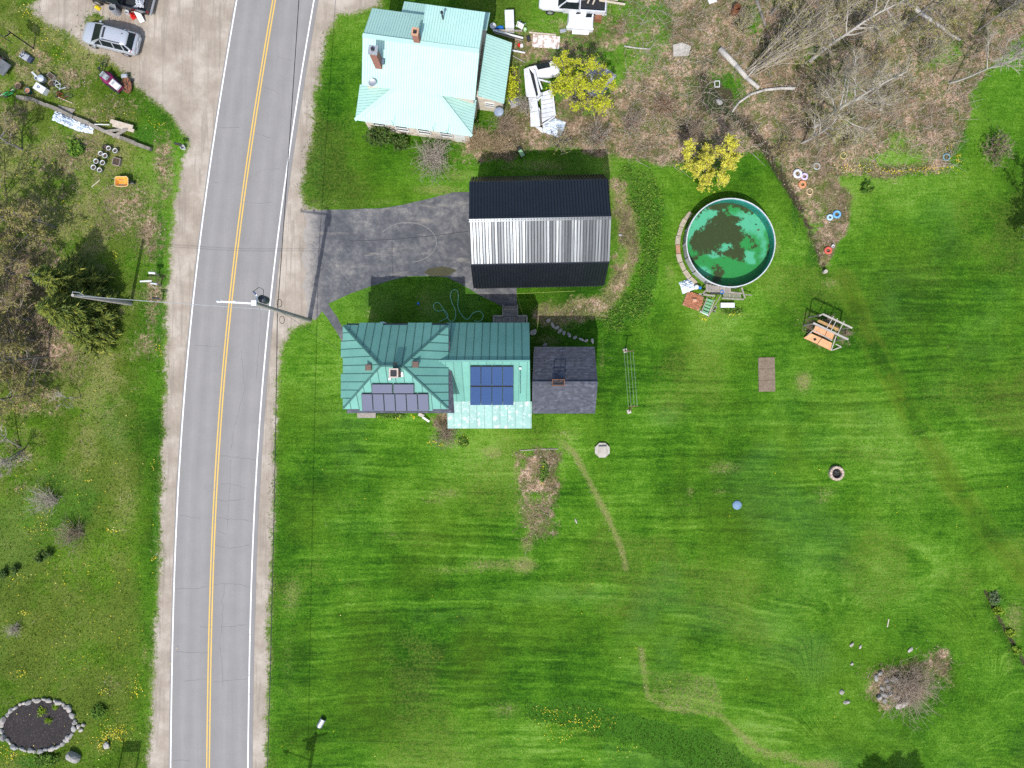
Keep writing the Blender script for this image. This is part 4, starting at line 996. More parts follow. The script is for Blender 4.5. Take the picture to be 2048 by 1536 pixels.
    MB().box((c1.x + .36, c1.y + .1, c1.z + .35), (.2, .3, .3)).build('flashing_block', pm('blue_grey_metal', (.12, .17, .22), None, 5, .6), co)
    c2 = M.inverted() @ (P(832, 70, 7.2) - L)
    c2 = Vector((c2.x, c2.y, 6.2))
    ch = MB(); ch.box((c2.x, c2.y, 6.7), (.46, .46, 1.9)); co = ch.build('chimney', M_BRICK, h)
    cp = MB()
    for dx, dy, sx_, sy_ in ((-.2, 0, .12, .56), (.2, 0, .12, .56), (0, -.22, .28, .12), (0, .22, .28, .12)): cp.box((c2.x + dx, c2.y + dy, 7.7), (sx_, sy_, .12))
    cp.build('chimney_cap', pm('orange_clay_cap', (.5, .28, .17), None, 7, .9), co)
    MB().box((c2.x, c2.y, 7.63), (.3, .3, .05)).build('flue_mouth', M_BLKP, co)
    q = loc(P(886, 38, 6.0)); v = MB(); v.tube((q.x, q.y, 5.7), (q.x, q.y, 6.9), .06, n=8); vo = v.build('vent_pipe', M_DKSTEEL, h)
    MB().tube((q.x, q.y, 6.9), (q.x, q.y, 7.0), .12, .12, 8).build('pipe_cap', M_DKSTEEL, vo)
    # dishes and aerials
    q = loc(onplane(747, 165, w0, wn_)) + pn * .35
    dm = MB(); dm.lathe([(0.0, 0.0), (.15, .02), (.27, .07), (.30, .10)], 16, q); do = dm.build('satellite_dish', M_GALV, h); MB().tube(q - Vector((0, 0, .4)), q, .025, n=6).build('mast', M_DKSTEEL, do)
    for px, py in ((787, 250), (867, 262), (895, 268)):
        q = loc(P(px, py, 3.2)); MB().tube(q, q + Vector((.05, -.1, 1.3)), .018, n=5).build('aerial', M_DKSTEEL, h)
    q = loc(P(997, 222, 1.6)); dm = MB()
    for r_ in range(1): dm.lathe([(0.0, 0.0), (.2, .03), (.36, .09), (.40, .14)], 20, (0, 0, 0))
    do = dm.build('satellite_dish', pm('blue_grey_dish', (.25, .30, .38), None, 3, .5), h); do.location = q; do.rotation_euler = (math.radians(50), 0, math.radians(20))
build_mint()
# ------------------------------------------------------------------ vegetation tools
M_BARK = pm('grey_bark', (0.23, 0.21, 0.185), (0.14, 0.125, 0.105), 5, 0.9, bump=.4)
M_PALEBARK = pm('pale_bark', (0.46, 0.43, 0.39), (0.32, 0.295, 0.26), 5, 0.9, bump=.4)
M_TWIG = pm('grey_twigs', (0.44, 0.39, 0.32), (0.31, 0.265, 0.205), 3, 0.9)
M_TWIGB = pm('brown_twigs', (0.36, 0.28, 0.195), (0.24, 0.18, 0.125), 3, 0.9)
M_STRAWP = pm('pale_dead_stems', (0.42, 0.34, 0.255), (0.29, 0.22, 0.16), 3, 0.9)
M_STRAW = pm('straw_stems', (0.46, 0.35, 0.21), (0.33, 0.245, 0.14), 3, 0.9)
L_BUD = leafmat('olive_buds', [(0, (0.20, 0.16, 0.06)), (0.5, (0.27, 0.26, 0.06)), (1, (0.36, 0.33, 0.10))])
L_YEL = leafmat('yellow_blossom_leaves', [(0, (0.36, 0.42, 0.02)), (0.4, (0.54, 0.57, 0.03)), (0.8, (0.66, 0.66, 0.05)), (1, (0.42, 0.50, 0.04))], trans=.4)
L_YEL2 = leafmat('golden_blossom', [(0, (0.52, 0.50, 0.05)), (0.5, (0.70, 0.66, 0.08)), (1, (0.78, 0.74, 0.14))], trans=.42)
L_RED = leafmat('reddish_buds', [(0, (0.13, 0.05, 0.03)), (0.6, (0.22, 0.085, 0.045)), (1, (0.24, 0.16, 0.06))])
L_SPR = leafmat('spruce_needles', [(0, (0.05, 0.082, 0.018)), (0.35, (0.105, 0.155, 0.03)), (0.7, (0.185, 0.22, 0.036)), (1, (0.34, 0.34, 0.05))], .6, .08)
L_GRN = leafmat('fresh_green_leaves', [(0, (0.035, 0.095, 0.010)), (0.5, (0.085, 0.18, 0.018)), (1, (0.19, 0.30, 0.035))], trans=.25)
L_DGRN = leafmat('dark_green_leaves', [(0, (0.025, 0.055, 0.010)), (0.6, (0.06, 0.115, 0.02)), (1, (0.13, 0.17, 0.035))], trans=.2)
L_LIME = leafmat('lime_leaves', [(0, (0.10, 0.19, 0.012)), (0.6, (0.20, 0.31, 0.02)), (1, (0.30, 0.40, 0.03))], trans=.3)
L_GREY = leafmat('grey_green_leaves', [(0, (0.035, 0.065, 0.02)), (0.6, (0.10, 0.15, 0.06)), (1, (0.19, 0.24, 0.12))], trans=.2)
def tubes_np(A, B, r0, r1, n=3):
    A = np.asarray(A, float); B = np.asarray(B, float); r0 = np.asarray(r0, float)[:, None]; r1 = np.asarray(r1, float)[:, None]
    d = B - A; d /= np.linalg.norm(d, axis=1)[:, None] + 1e-9
    up = np.where(np.abs(d[:, 2:3]) < 0.9, np.array([[0, 0, 1.0]]), np.array([[0, 1.0, 0]]))
    u = np.cross(d, up); u /= np.linalg.norm(u, axis=1)[:, None] + 1e-9; w = np.cross(u, d)
    N = len(A); V = np.zeros((N, 2 * n, 3))
    for i in range(n):
        t = 2 * math.pi * i / n; o = u * math.cos(t) + w * math.sin(t)
        V[:, i] = A + o * r0; V[:, n + i] = B + o * r1
    base = (np.arange(N) * 2 * n)[:, None]; F = []
    for i in range(n):
        j = (i + 1) % n; F.append(base + np.array([[i, j, n + j, n + i]]))
    return V.reshape(-1, 3), np.concatenate(F, 0)
def leaves_np(C, size, rng, flat=0.5, aspect=1.8):
    """one quad (rhomb) leaf per centre"""
    N = len(C); a = rng.normal(size=(N, 3)); a[:, 2] *= flat; a /= np.linalg.norm(a, axis=1)[:, None]
    b = rng.normal(size=(N, 3)); b[:, 2] *= flat; b -= a * (a * b).sum(1)[:, None]; b /= np.linalg.norm(b, axis=1)[:, None] + 1e-9
    s = size * rng.uniform(.6, 1.4, (N, 1))
    V = np.stack([C - a * s * .5 * aspect, C - b * s * .5, C + a * s * .5 * aspect, C + b * s * .5], 1).reshape(-1, 3)
    F = np.arange(4 * N).reshape(N, 4)
    return V, F
class Skel:
    def __init__(s, seed): s.r = random.Random(seed); s.lv = {0: [], 1: [], 2: [], 3: []}
    def grow(s, p, d, length, rad, nseg, lv, wob, grav):
        r = s.r; pts = [p]; seg = length / nseg
        for i in range(nseg):
            d = (d + Vector((r.gauss(0, wob), r.gauss(0, wob), r.gauss(0, wob) + grav))).normalized()
            q = p + d * seg; ra = rad * (1 - i / nseg * .75); rb = rad * (1 - (i + 1) / nseg * .75)
            s.lv[lv].append((p, q, ra, rb)); p = q; pts.append(p)
        return pts
def bare_tree(name, label, base, height, lean=(0, 0), seed=1, stems=1, spread=0.45, limbs=9, mid=5, twig=5, trunk_r=.13, bark=None, twigm=None, leaf=None, nleaf=0, lsize=.09, group=None, cat='tree', tw_r=.016, first=.25, grav=.05, fan=0.9):
    t = thing(name, label, cat, base, 0, group)
    sk = Skel(seed); r = sk.r; up = Vector((lean[0], lean[1], 1)).normalized()
    for st in range(stems):
        if stems > 1:
            a = 2 * math.pi * st / stems + r.uniform(-.4, .4); d0 = (up + Vector((math.cos(a), math.sin(a), 0)) * spread * r.uniform(.35, 1)).normalized(); st0 = Vector((math.cos(a) * .12, math.sin(a) * .12, -.1)); H = height * r.uniform(.7, 1)
        else: d0, st0, H = up, Vector((0, 0, -.1)), height
        tr = sk.grow(st0, d0, H, trunk_r, 7, 0, .07, .02)
        for i in range(limbs):
            f = first + (1 - first) * (i + r.random()) / limbs; k = min(6, int(f * 7)); p = tr[k].lerp(tr[k + 1], f * 7 - k)
            a = r.uniform(0, 2 * math.pi); ax = (tr[k + 1] - tr[k]).normalized(); side = Vector((math.cos(a), math.sin(a), 0)); d = (ax * (1 - fan * .45) + side * fan * r.uniform(.6, 1.1)).normalized()
            l1 = H * (1.1 - f) * r.uniform(.38, .62) + .25
            lm = sk.grow(p, d, l1, trunk_r * (1 - f * .8) * .5 + .008, 4, 1, .14, grav)
            for j in range(mid):
                g = .2 + .8 * (j + r.random()) / mid; kk = min(3, int(g * 4)); p2 = lm[kk].lerp(lm[kk + 1], g * 4 - kk)
                d2 = ((lm[kk + 1] - lm[kk]).normalized() + Vector((r.gauss(0, .6), r.gauss(0, .6), r.gauss(0, .4)))).normalized()
                l2 = l1 * (1.15 - g) * r.uniform(.35, .6) + .18
                md = sk.grow(p2, d2, l2, .018 + trunk_r * .06, 3, 2, .18, grav)
                for q in range(twig):
                    h = .25 + .75 * r.random(); k3 = min(2, int(h * 3)); p3 = md[k3].lerp(md[k3 + 1], h * 3 - k3)
                    d3 = ((md[k3 + 1] - md[k3]).normalized() + Vector((r.gauss(0, .6), r.gauss(0, .6), r.gauss(0, .45)))).normalized()
                    sk.grow(p3, d3, l2 * r.uniform(.35, .7) + .1, tw_r, 2, 3, .2, grav)
    def arr(lv):
        S = sum((sk.lv[k] for k in lv), [])
        return [tuple(x[0]) for x in S], [tuple(x[1]) for x in S], [x[2] for x in S], [x[3] for x in S]
    V, F = tubes_np(*arr((0, 1)), n=6); npmesh('trunk', V, F, bark or M_BARK, t, 4, True)
    V, F = tubes_np(*arr((2, 3)), n=3); mi = np.zeros(len(F), int); mats = [twigm or M_TWIG]
    if leaf and nleaf:
        rng = np.random.default_rng(seed); A, B, _, _ = arr((2, 3)); A = np.array(A); B = np.array(B)
        k = rng.integers(0, len(A), nleaf); f = rng.random((nleaf, 1)); C = A[k] * (1 - f) + B[k] * f + rng.normal(size=(nleaf, 3)) * .06
        V2, F2 = leaves_np(C, lsize, rng)
        F = np.concatenate([F, F2 + len(V)]); V = np.concatenate([V, V2]); mi = np.concatenate([mi, np.ones(len(F2), int)]); mats.append(leaf)
    npmesh('crown', V, F, mats, t, 4, False, mi)
    return t
def conifer(name, label, base, height, radius, seed, leaf=None, lean=(0, 0), group=None, dens=1.0):
    t = thing(name, label, 'tree', base, 0, group)
    rng = np.random.default_rng(seed); ax = np.array([lean[0], lean[1], 1.0])
    MBt = MB(); MBt.tube((0, 0, -.1), tuple(ax * height), radius * .07 + .04, .015, 8); MBt.build('trunk', M_BARK, t)
    A = []; B = []; C = []; D = []; S = []
    z = .35
    while z < height - .1:
        f = z / height; rr = radius * (1 - f) ** .85 * 1.05 + .08
        nb = int(6 + 7 * (1 - f)); a0 = rng.uniform(0, 6.28)
        for i in range(nb):
            a = a0 + 6.283 * i / nb + rng.normal() * .16; l = rr * rng.uniform(.6, 1.15)
            p = ax * z; dirv = np.array([math.cos(a), math.sin(a), rng.uniform(-.25, .12)])
            q = p + dirv * l; A.append(p); B.append(q)
            nf = max(5, int(l * 20 * dens))
            ff = rng.uniform(.12, 1.0, nf) ** .75
            c = p + dirv * (l * ff)[:, None] + rng.normal(size=(nf, 3)) * np.array([.05, .05, .05]) * (1 + l * .3)
            side = rng.normal(size=(nf, 3)) * np.array([.55, .55, .28]) + dirv * .9
            C.append(c); D.append(side / np.linalg.norm(side, axis=1)[:, None]); S.append(np.full(nf, .20 + .05 * l))
        z += .24 + .12 * (1 - f)
    V, F = tubes_np(A, B, [.03] * len(A), [.008] * len(A), 3)
    npmesh('branches', V, F, M_BARK, t, 4)['kind'] = 'stuff'
    C = np.concatenate(C); D = np.concatenate(D); S = np.concatenate(S)[:, None] * rng.uniform(.6, 1.5, (len(C), 1))
    up = rng.normal(size=C.shape) * .5 + np.array([0, 0, 1.0]); W = np.cross(D, up); W /= np.linalg.norm(W, axis=1)[:, None] + 1e-9
    V = np.stack([C - W * S * .22, C + W * S * .22, C + D * S * 1.3], 1).reshape(-1, 3)
    # second crossed blade of each spray
    W2_ = np.cross(D, W); V2 = np.stack([C - W2_ * S * .16, C + W2_ * S * .16, C + D * S * 1.1], 1).reshape(-1, 3)
    V = np.concatenate([V, V2]); npmesh('crown', V, np.arange(len(V)).reshape(-1, 3), leaf or L_SPR, t, 3)
    return t
def leafy_bush(name, label, base, r, h, n, leaf, seed, lsize=.12, stems=14, group=None, cat='shrub', sx=1.0, sy=1.0, stemm=None, flat=.5):
    t = thing(name, label, cat, base, 0, group); rng = np.random.default_rng(seed)
    A = []; B = []
    for i in range(stems):
        a = rng.uniform(0, 6.28); l = rng.uniform(.4, 1) ; A.append((math.cos(a) * .06, math.sin(a) * .06, -.05)); B.append((math.cos(a) * r * l * .8 * sx, math.sin(a) * r * l * .8 * sy, h * rng.uniform(.5, 1)))
    V, F = tubes_np(A, B, [.022] * stems, [.008] * stems, 4); npmesh('stems', V, F, stemm or M_TWIGB, t, 4)
    # clumps of leaves at stem ends and along them
    A = np.array(A); B = np.array(B); k = rng.integers(0, stems, n); f = rng.uniform(.25, 1.05, (n, 1)); C = A[k] * (1 - f) + B[k] * f
    C = C + rng.normal(size=(n, 3)) * np.array([r * .17 * sx, r * .17 * sy, h * .13]); C[:, 2] = np.abs(C[:, 2])
    V, F = leaves_np(C, lsize, rng, flat); npmesh('foliage', V, F, leaf, t, 4)
    return t
def twig_shrub(name, label, base, r, h, seed, n=60, mat=None, leaf=None, nleaf=0, lsize=.06, group=None, sub=4, lean=(0, 0), wr=.012, cat='shrub'):
    """many thin stems fanning from the base, forking twice"""
    t = thing(name, label, cat, base, 0, group); rnd = random.Random(seed); A = []; B = []; R0 = []; R1 = []
    def seg(p, q, a, b): A.append(tuple(p)); B.append(tuple(q)); R0.append(a); R1.append(b)
    for i in range(n):
        a = rnd.uniform(0, 6.283); e = rnd.uniform(.15, 1); d = Vector((math.cos(a) * e * r + lean[0], math.sin(a) * e * r + lean[1], h * rnd.uniform(.55, 1) * (1.1 - .45 * e)))
        p0 = Vector((rnd.gauss(0, r * .08), rnd.gauss(0, r * .08), -.05)); mid = p0 + d * .5 + Vector((rnd.gauss(0, .06), rnd.gauss(0, .06), .1 * h)); end = p0 + d
        seg(p0, mid, wr * 1.5, wr); seg(mid, end, wr, wr * .5)
        for j in range(sub):
            f = rnd.uniform(.3, 1); s = mid.lerp(end, f) if rnd.random() < .7 else p0.lerp(mid, f); q = s + Vector((rnd.gauss(0, r * .2), rnd.gauss(0, r * .2), abs(rnd.gauss(.12, .12)) * h)); seg(s, q, wr * .7, wr * .4)
    V, F = tubes_np(A, B, R0, R1, 3); mats = [mat or M_TWIG]; mi = np.zeros(len(F), int)
    o = npmesh('stems', V, F, mats, t, 4)
    if leaf:
        rng = np.random.default_rng(seed); A = np.array(A); B = np.array(B); k = rng.integers(0, len(A), nleaf); f = rng.random((nleaf, 1)); V, F = leaves_np(A[k] * (1 - f) + B[k] * f + rng.normal(size=(nleaf, 3)) * .04, lsize, rng); npmesh('buds', V, F, leaf, t, 4)['kind'] = 'stuff'
    return t
# ------------------------------------------------------------------ trees of the brush, upper right
def B_(px, py): return G(px, py)
bt = bare_tree
GB = 'bare trees in the brush'
bt('bare_tree', 'tall bare grey tree leaning right at the top of the brush', B_(1620, 122), 9.5, (.28, .06), 3, limbs=15, mid=10, twig=9, trunk_r=.15, bark=M_PALEBARK, group=GB, leaf=L_BUD, nleaf=2200, lsize=.06)
bt('bare_tree', 'pale bare tree with spreading limbs in the middle of the brush', B_(1628, 254), 10, (.14, .02), 4, limbs=16, mid=10, twig=10, trunk_r=.16, bark=M_PALEBARK, group=GB, leaf=L_BUD, nleaf=1500, lsize=.05)
bt('bare_tree', 'small forked bare tree just left of the middle brush tree', B_(1603, 286), 5.5, (.35, .05), 5, limbs=11, mid=8, twig=8, trunk_r=.09, bark=M_PALEBARK, group=GB, leaf=L_BUD, nleaf=1500, lsize=.05)
bt('bare_tree', 'slender bare tree overhanging the lawn at the right edge of the brush', B_(1897, 166), 7.5, (.25, -.05), 6, limbs=10, mid=8, twig=8, trunk_r=.09, bark=M_PALEBARK, group=GB, first=.45)
bt('bare_tree', 'thin bare tree at the upper right corner of the brush', B_(1955, 62), 7, (.2, 0), 8, limbs=11, mid=8, twig=8, trunk_r=.08, group=GB, leaf=L_BUD, nleaf=2200, lsize=.06)
bt('bare_tree', 'bare tree with rusty buds behind the long pale log', B_(1800, 62), 8, (.1, .02), 9, limbs=14, mid=9, twig=8, trunk_r=.11, group=GB, leaf=L_BUD, nleaf=2600, lsize=.07)
bt('bare_tree', 'thin dark tree at the head of the brush between two pale logs', B_(1712, 50), 8, (.1, .02), 10, limbs=13, mid=9, twig=8, trunk_r=.10, group=GB, leaf=L_BUD, nleaf=2200, lsize=.06)
twig_shrub('willow_clump', 'fan of grey green willow stems arching over the ditch head', B_(1500, 142), 2.3, 7.0, 12, 60, M_TWIG, L_BUD, 1500, .07, lean=(3.6, 1.4), wr=.022, sub=5)
twig_shrub('willow_clump', 'lower clump of willow stems right of the fallen log', B_(1552, 122), 2.0, 5.5, 13, 60, M_TWIG, L_BUD, 900, .07, lean=(2.2, 1.0), wr=.018, sub=5)
bt('bare_tree', 'dead grey tree standing above the fallen log at the top edge', B_(1540, 30), 8, (.1, .05), 14, limbs=12, mid=8, twig=7, trunk_r=.11, group=GB, leaf=L_BUD, nleaf=1800, lsize=.06)
for i, (px, py, r, h, mt, lf, nl, lb) in enumerate([
        (1765, 215, 1.5, 2.6, M_TWIG, L_BUD, 400, 'twiggy grey shrub right of the middle brush tree'), (1690, 285, 1.2, 1.8, M_TWIGB, L_BUD, 500, 'brown shrub above the pale yellow tyre'),
        (1745, 130, 1.4, 2.6, M_TWIGB, L_BUD, 500, 'olive shrub between the tall leaning tree and the lawn'), (1850, 120, 1.6, 2.8, M_TWIGB, L_BUD, 600, 'brown shrub below the end of the long pale log'),
        (1560, 300, 1.2, 1.4, M_TWIGB, L_BUD, 400, 'low brown shrub on the bank of the ditch'), (1640, 190, 1.3, 2.2, M_TWIG, L_BUD, 400, 'grey shrub between the two tallest brush trees'),
        (1895, 60, 1.6, 2.6, M_TWIGB, L_BUD, 800, 'yellowish shrub beside the end of the long pale log'), (2010, 30, 1.6, 2.5, M_TWIGB, L_BUD, 700, 'brown shrub at the top right corner'),
        (1330, 215, 1.2, 1.2, M_TWIGB, L_RED, 300, 'low red budded shrub left of the ditch pool'), (1260, 250, 1.5, 1.8, M_TWIG, L_RED, 350, 'reddish twiggy shrub right of the yellow budding tree'),
        (1195, 285, 1.7, 2.2, M_TWIG, L_RED, 260, 'wide grey shrub with red buds behind the garage'), (1120, 290, 1.3, 1.8, M_TWIGB, L_BUD, 500, 'ochre budded shrub behind the garage by the crumpled sheeting'),
        (1010, 250, 1.5, 1.6, M_TWIGB, None, 0, 'brown bramble tangle below the lean-to wall'), (1050, 215, 1.0, 1.3, M_TWIGB, None, 0, 'brown bramble left of the wrecked camper'),
        (1390, 265, 1.0, 1.0, M_TWIGB, None, 0, 'bare bramble beside the dark ditch pool'), (1480, 60, 1.2, 2.2, M_TWIGB, L_BUD, 500, 'olive shrub beside the rusty barrel'),
        (1580, 70, 1.4, 2.4, M_TWIG, L_BUD, 500, 'grey green shrub under the tall leaning tree'), (1680, 20, 1.3, 2.2, M_TWIGB, L_BUD, 400, 'brown shrub at the top edge of the brush')]):
    twig_shrub('brush_shrub', lb, B_(px, py), r, h, 40 + i, 60, M_TWIG if i % 2 else mt, lf, nl, .065, 'shrubs in the brush', 5, wr=.013)
# yellow trees
bt('budding_tree', 'tree in yellow green bud beside the wrecked camper', B_(1150, 208), 5.6, (.14, .12), 21, stems=6, spread=.62, limbs=8, mid=6, twig=5, trunk_r=.05, leaf=L_YEL, nleaf=7500, lsize=.09, twigm=M_TWIGB)
bt('blossom_tree', 'small tree in golden yellow blossom above the pool', B_(1414, 346), 4.4, (.02, .02), 22, stems=5, spread=.55, limbs=8, mid=6, twig=6, trunk_r=.04, leaf=L_YEL2, nleaf=8500, lsize=.085, twigm=M_TWIGB)
twig_shrub('dry_grass_clump', 'tan dry brush beside the east corner of the mint roof house', B_(952, 285), 1.5, 1.3, 71, 150, M_STRAW, sub=4, wr=.012)
twig_shrub('dry_grass_clump', 'tan dry brush below the crumpled white sheeting', B_(1000, 292), 1.2, .9, 72, 110, M_STRAW, sub=4, wr=.012)
twig_shrub('bare_shrub', 'sprawling pale grey leafless shrub below the porch of the mint roof house', B_(868, 318), 2.1, 1.9, 73, 110, M_TWIG, sub=6, lean=(.1, -.3), wr=.015)
leafy_bush('green_shrub', 'dark green shrub against the porch of the mint roof house', B_(762, 276), 1.25, 1.6, 1500, L_DGRN, 74, .13, 22)
leafy_bush('green_shrub', 'olive shrub between the green shrub and the bare grey shrub', B_(800, 290), .9, 1.1, 650, L_DGRN, 75, .12, 16)
leafy_bush('vine_shrub', 'ochre leaved vine climbing beside the lean-to wall', B_(1022, 175), .9, 1.3, 500, L_YEL, 76, .11, 14, sy=2.2)
# left side
conifer('spruce_tree', 'larger dark green spruce behind the leaning utility pole', B_(196, 632), 7.6, 2.5, 81, dens=1.5)
conifer('spruce_tree', 'yellow tipped spruce on the upper side of the pair', B_(172, 572), 6.8, 2.1, 82, dens=1.5)
conifer('spruce_tree', 'young spruce on the lower side of the dark spruce', B_(200, 672), 4.2, 1.7, 83, dens=1.5)
GL = 'bare trees west of the road'
for i, (px, py, H, ln, nl, lb) in enumerate([
        (86, 478, 7, (-.05, .1), 1600, 'budding tree at the left, uppermost above the spruces'), (40, 520, 8, (-.1, 0), 1800, 'budding tree left of the yellow tipped spruce'),
        (60, 640, 8, (-.1, 0), 900, 'bare tree left of the dark spruce with pale limbs'), (95, 712, 6.5, (-.05, -.1), 1900, 'budding tree below the spruces'),
        (28, 745, 7, (-.1, 0), 2000, 'ochre budding tree at the left edge below the spruces'), (12, 420, 8, (-.1, .1), 900, 'bare tree at the left edge above the spruces'), (8, 600, 8, (-.1, .1), 900, 'bare tree at the left edge level with the utility pole'),
        (45, 300, 6, (-.15, .05), 700, 'bare tree at the left edge by the timber wall'), (62, 560, 7.5, (-.1, .05), 1500, 'budding tree between the yellow tipped spruce and the left edge'), (70, 680, 7, (-.1, -.05), 1700, 'budding tree directly left of the young spruce'), (50, 790, 6, (-.1, -.05), 1600, 'ochre budding tree above the low spreading tree'), (110, 455, 6, (-.05, .1), 1200, 'budding tree right of the uppermost tree above the spruces'), (20, 680, 7, (-.1, 0), 1500, 'budding tree at the left edge level with the young spruce')]):
    bt('budding_tree', lb, B_(px, py), H, ln, 100 + i, limbs=14, mid=7, twig=6, trunk_r=.10, bark=M_BARK, twigm=M_TWIGB, leaf=L_BUD, nleaf=nl * 2, lsize=.07, group=GL, first=.15, fan=1.1)
bt('bare_tree', 'small leafless sapling alone in the rough grass west of the road', B_(163, 794), 2.4, (-.35, -.15), 131, limbs=6, mid=4, twig=3, trunk_r=.04)
bt('bare_tree', 'dark leafless tree with low spreading limbs at the left edge', B_(44, 898), 3.6, (-.1, -.05), 132, stems=3, spread=.8, limbs=7, mid=5, twig=4, trunk_r=.07)
twig_shrub('bare_shrub', 'silvery leafless shrub in the rough grass, upper of two', B_(112, 1000), 1.6, 1.6, 133, 60, M_TWIG, sub=6, lean=(-.7, .1))
twig_shrub('bare_shrub', 'dark budded shrub in the rough grass, lower of two', B_(160, 1062), 1.6, 1.6, 134, 70, M_TWIGB, L_GREY, 300, .06, sub=6, lean=(-.6, -.3))
twig_shrub('bare_shrub', 'small bare shrub at the left edge above the stone pond', B_(32, 1256), .9, .9, 135, 46, M_TWIG, sub=4)
for i, (px, py, lb) in enumerate([(12, 1146, 'blue green juniper at the left edge, left of its pair'), (33, 1138, 'blue green juniper, right of its pair at the left edge'), (82, 1116, 'small juniper, left one of the two by the rough grass'), (101, 1108, 'small juniper, right one of the two by the rough grass')]):
    leafy_bush('juniper', lb, B_(px, py), .42, .6, 420, L_DGRN, 140 + i, .09, 12)
leafy_bush('green_shrub', 'green shrub by the timber wall left of the white buckets', B_(152, 300), .85, .6, 700, L_GRN, 150, .13, 16, flat=.3)
leafy_bush('green_shrub', 'bright green tuft of leaves beside the stone pond', B_(199, 1422), .75, .45, 900, L_GRN, 151, .09, 22)
leafy_bush('green_shrub', 'green ground shrub below the stone pond', B_(95, 1517), 1.3, .4, 1400, L_GRN, 152, .10, 26, sy=.45)
leafy_bush('hosta', 'bright green leafy plant alone on the lawn by the painted tyres', B_(1730, 379), .5, .55, 150, L_GRN, 153, .26, 18, cat='plant', flat=.4)
twig_shrub('lawn_shrub', 'round twiggy shrub with green tips on the lawn near the right edge', B_(1985, 305), 1.6, 1.6, 154, 90, M_TWIGB, L_GRN, 700, .10, sub=5, wr=.018)
bt('willow_tree', 'grey green leafing tree cut by the right edge', B_(2055, 445), 6.5, (.06, .0), 155, stems=3, spread=.5, limbs=10, mid=6, twig=5, trunk_r=.08, leaf=L_GREY, nleaf=3800, lsize=.11)
twig_shrub('bare_shrub', 'leafless brown shrub growing through the rock pile on the lawn', B_(1808, 1368), 2.9, 1.6, 156, 150, M_STRAWP, sub=6, lean=(.2, -.2), wr=.013)
for i, (px, py, lb) in enumerate([(1618, 655, 'dead brown weeds at the left side of the ruined playhouse'), (1690, 668, 'dead brown weeds at the right side of the ruined playhouse'), (1655, 640, 'dead brown weeds inside the ruined playhouse')]):
    twig_shrub('dead_weeds', lb, B_(px, py), .55, .7, 180 + i, 40, M_TWIGB, sub=4, wr=.01)
twig_shrub('bare_shrub', 'leafless shrub against the south side of the farmhouse wing', B_(893, 868), 1.35, 1.2, 157, 90, M_TWIGB, L_GREY, 250, .06, sub=6, wr=.011)
for i, (px, py, r, lb) in enumerate([(1992, 1196, .7, 'grey green weed clump at the head of the small ditch'), (2000, 1222, .5, 'lime green weed clump on the ditch bank, second from its head'), (2024, 1268, .5, 'lime green weed clump where the ditch bends'), (2036, 1300, .45, 'lime green weed clump in the ditch near the right edge')]):
    leafy_bush('weed_clump', lb, B_(px, py), r, .35, 320, L_GREY if i == 0 else L_LIME, 160 + i, .10, 12, cat='plant', flat=.3)
# trees beyond the lower edge that throw their shade into the picture
conifer('spruce_tree', 'spruce beyond the lower edge whose shadow falls on the lawn, left one', P(1722, 1668), 9.6, 3.4, 171, dens=1.0, group='spruces beyond the lower edge')
conifer('spruce_tree', 'spruce beyond the lower edge whose shadow falls on the lawn, middle one', P(1764, 1684), 10.6, 3.6, 172, dens=1.0, group='spruces beyond the lower edge')
conifer('spruce_tree', 'spruce beyond the lower edge whose shadow falls on the lawn, right one', P(1800, 1668), 9.8, 3.2, 173, dens=1.0, group='spruces beyond the lower edge')
# fallen logs
def log(label, pts, r0, r1, mat=None, stubs=()):
    t = thing('fallen_log', label, 'log', G(*pts[0])); L = t.location.copy(); m = MB()
    q = [G(*p) + Vector((0, 0, r0 * .9)) - L for p in pts]; n = len(q)
    for i in range(n - 1):
        a = r0 + (r1 - r0) * i / (n - 1); b = r0 + (r1 - r0) * (i + 1) / (n - 1); m.tube(q[i], q[i + 1] + (q[i + 1] - q[i]) * .01, a, b, 9)
    m.build('trunk', mat or M_PALEBARK, t, True)
    for (i, dx, dy, dz, r) in stubs: MB().tube(q[i], q[i] + Vector((dx, dy, dz)), r, r * .5, 6).build('branch_stub', mat or M_PALEBARK, t)
log('bleached fallen trunk lying across the ditch head, broken end up left', [(1438, 100), (1470, 132), (1492, 158), (1516, 178)], .24, .16, stubs=((2, .5, .6, .5, .05),))
log('barkless pale log lying crosswise at the foot of the fallen trunk', [(1588, 178), (1560, 178), (1528, 181), (1500, 190), (1478, 205), (1466, 222)], .14, .07)
log('long pale trunk lying diagonally near the top right', [(1812, 2), (1840, 30), (1868, 48), (1900, 70), (1918, 82)], .20, .09)
log('grey log at the top edge above the willow stems', [(1510, -6), (1520, 25), (1529, 52)], .14, .10, M_BARK)
log('short pale log beside the lumber, lying on the grass', [(1248, 93), (1275, 97), (1300, 99)], .07, .06)
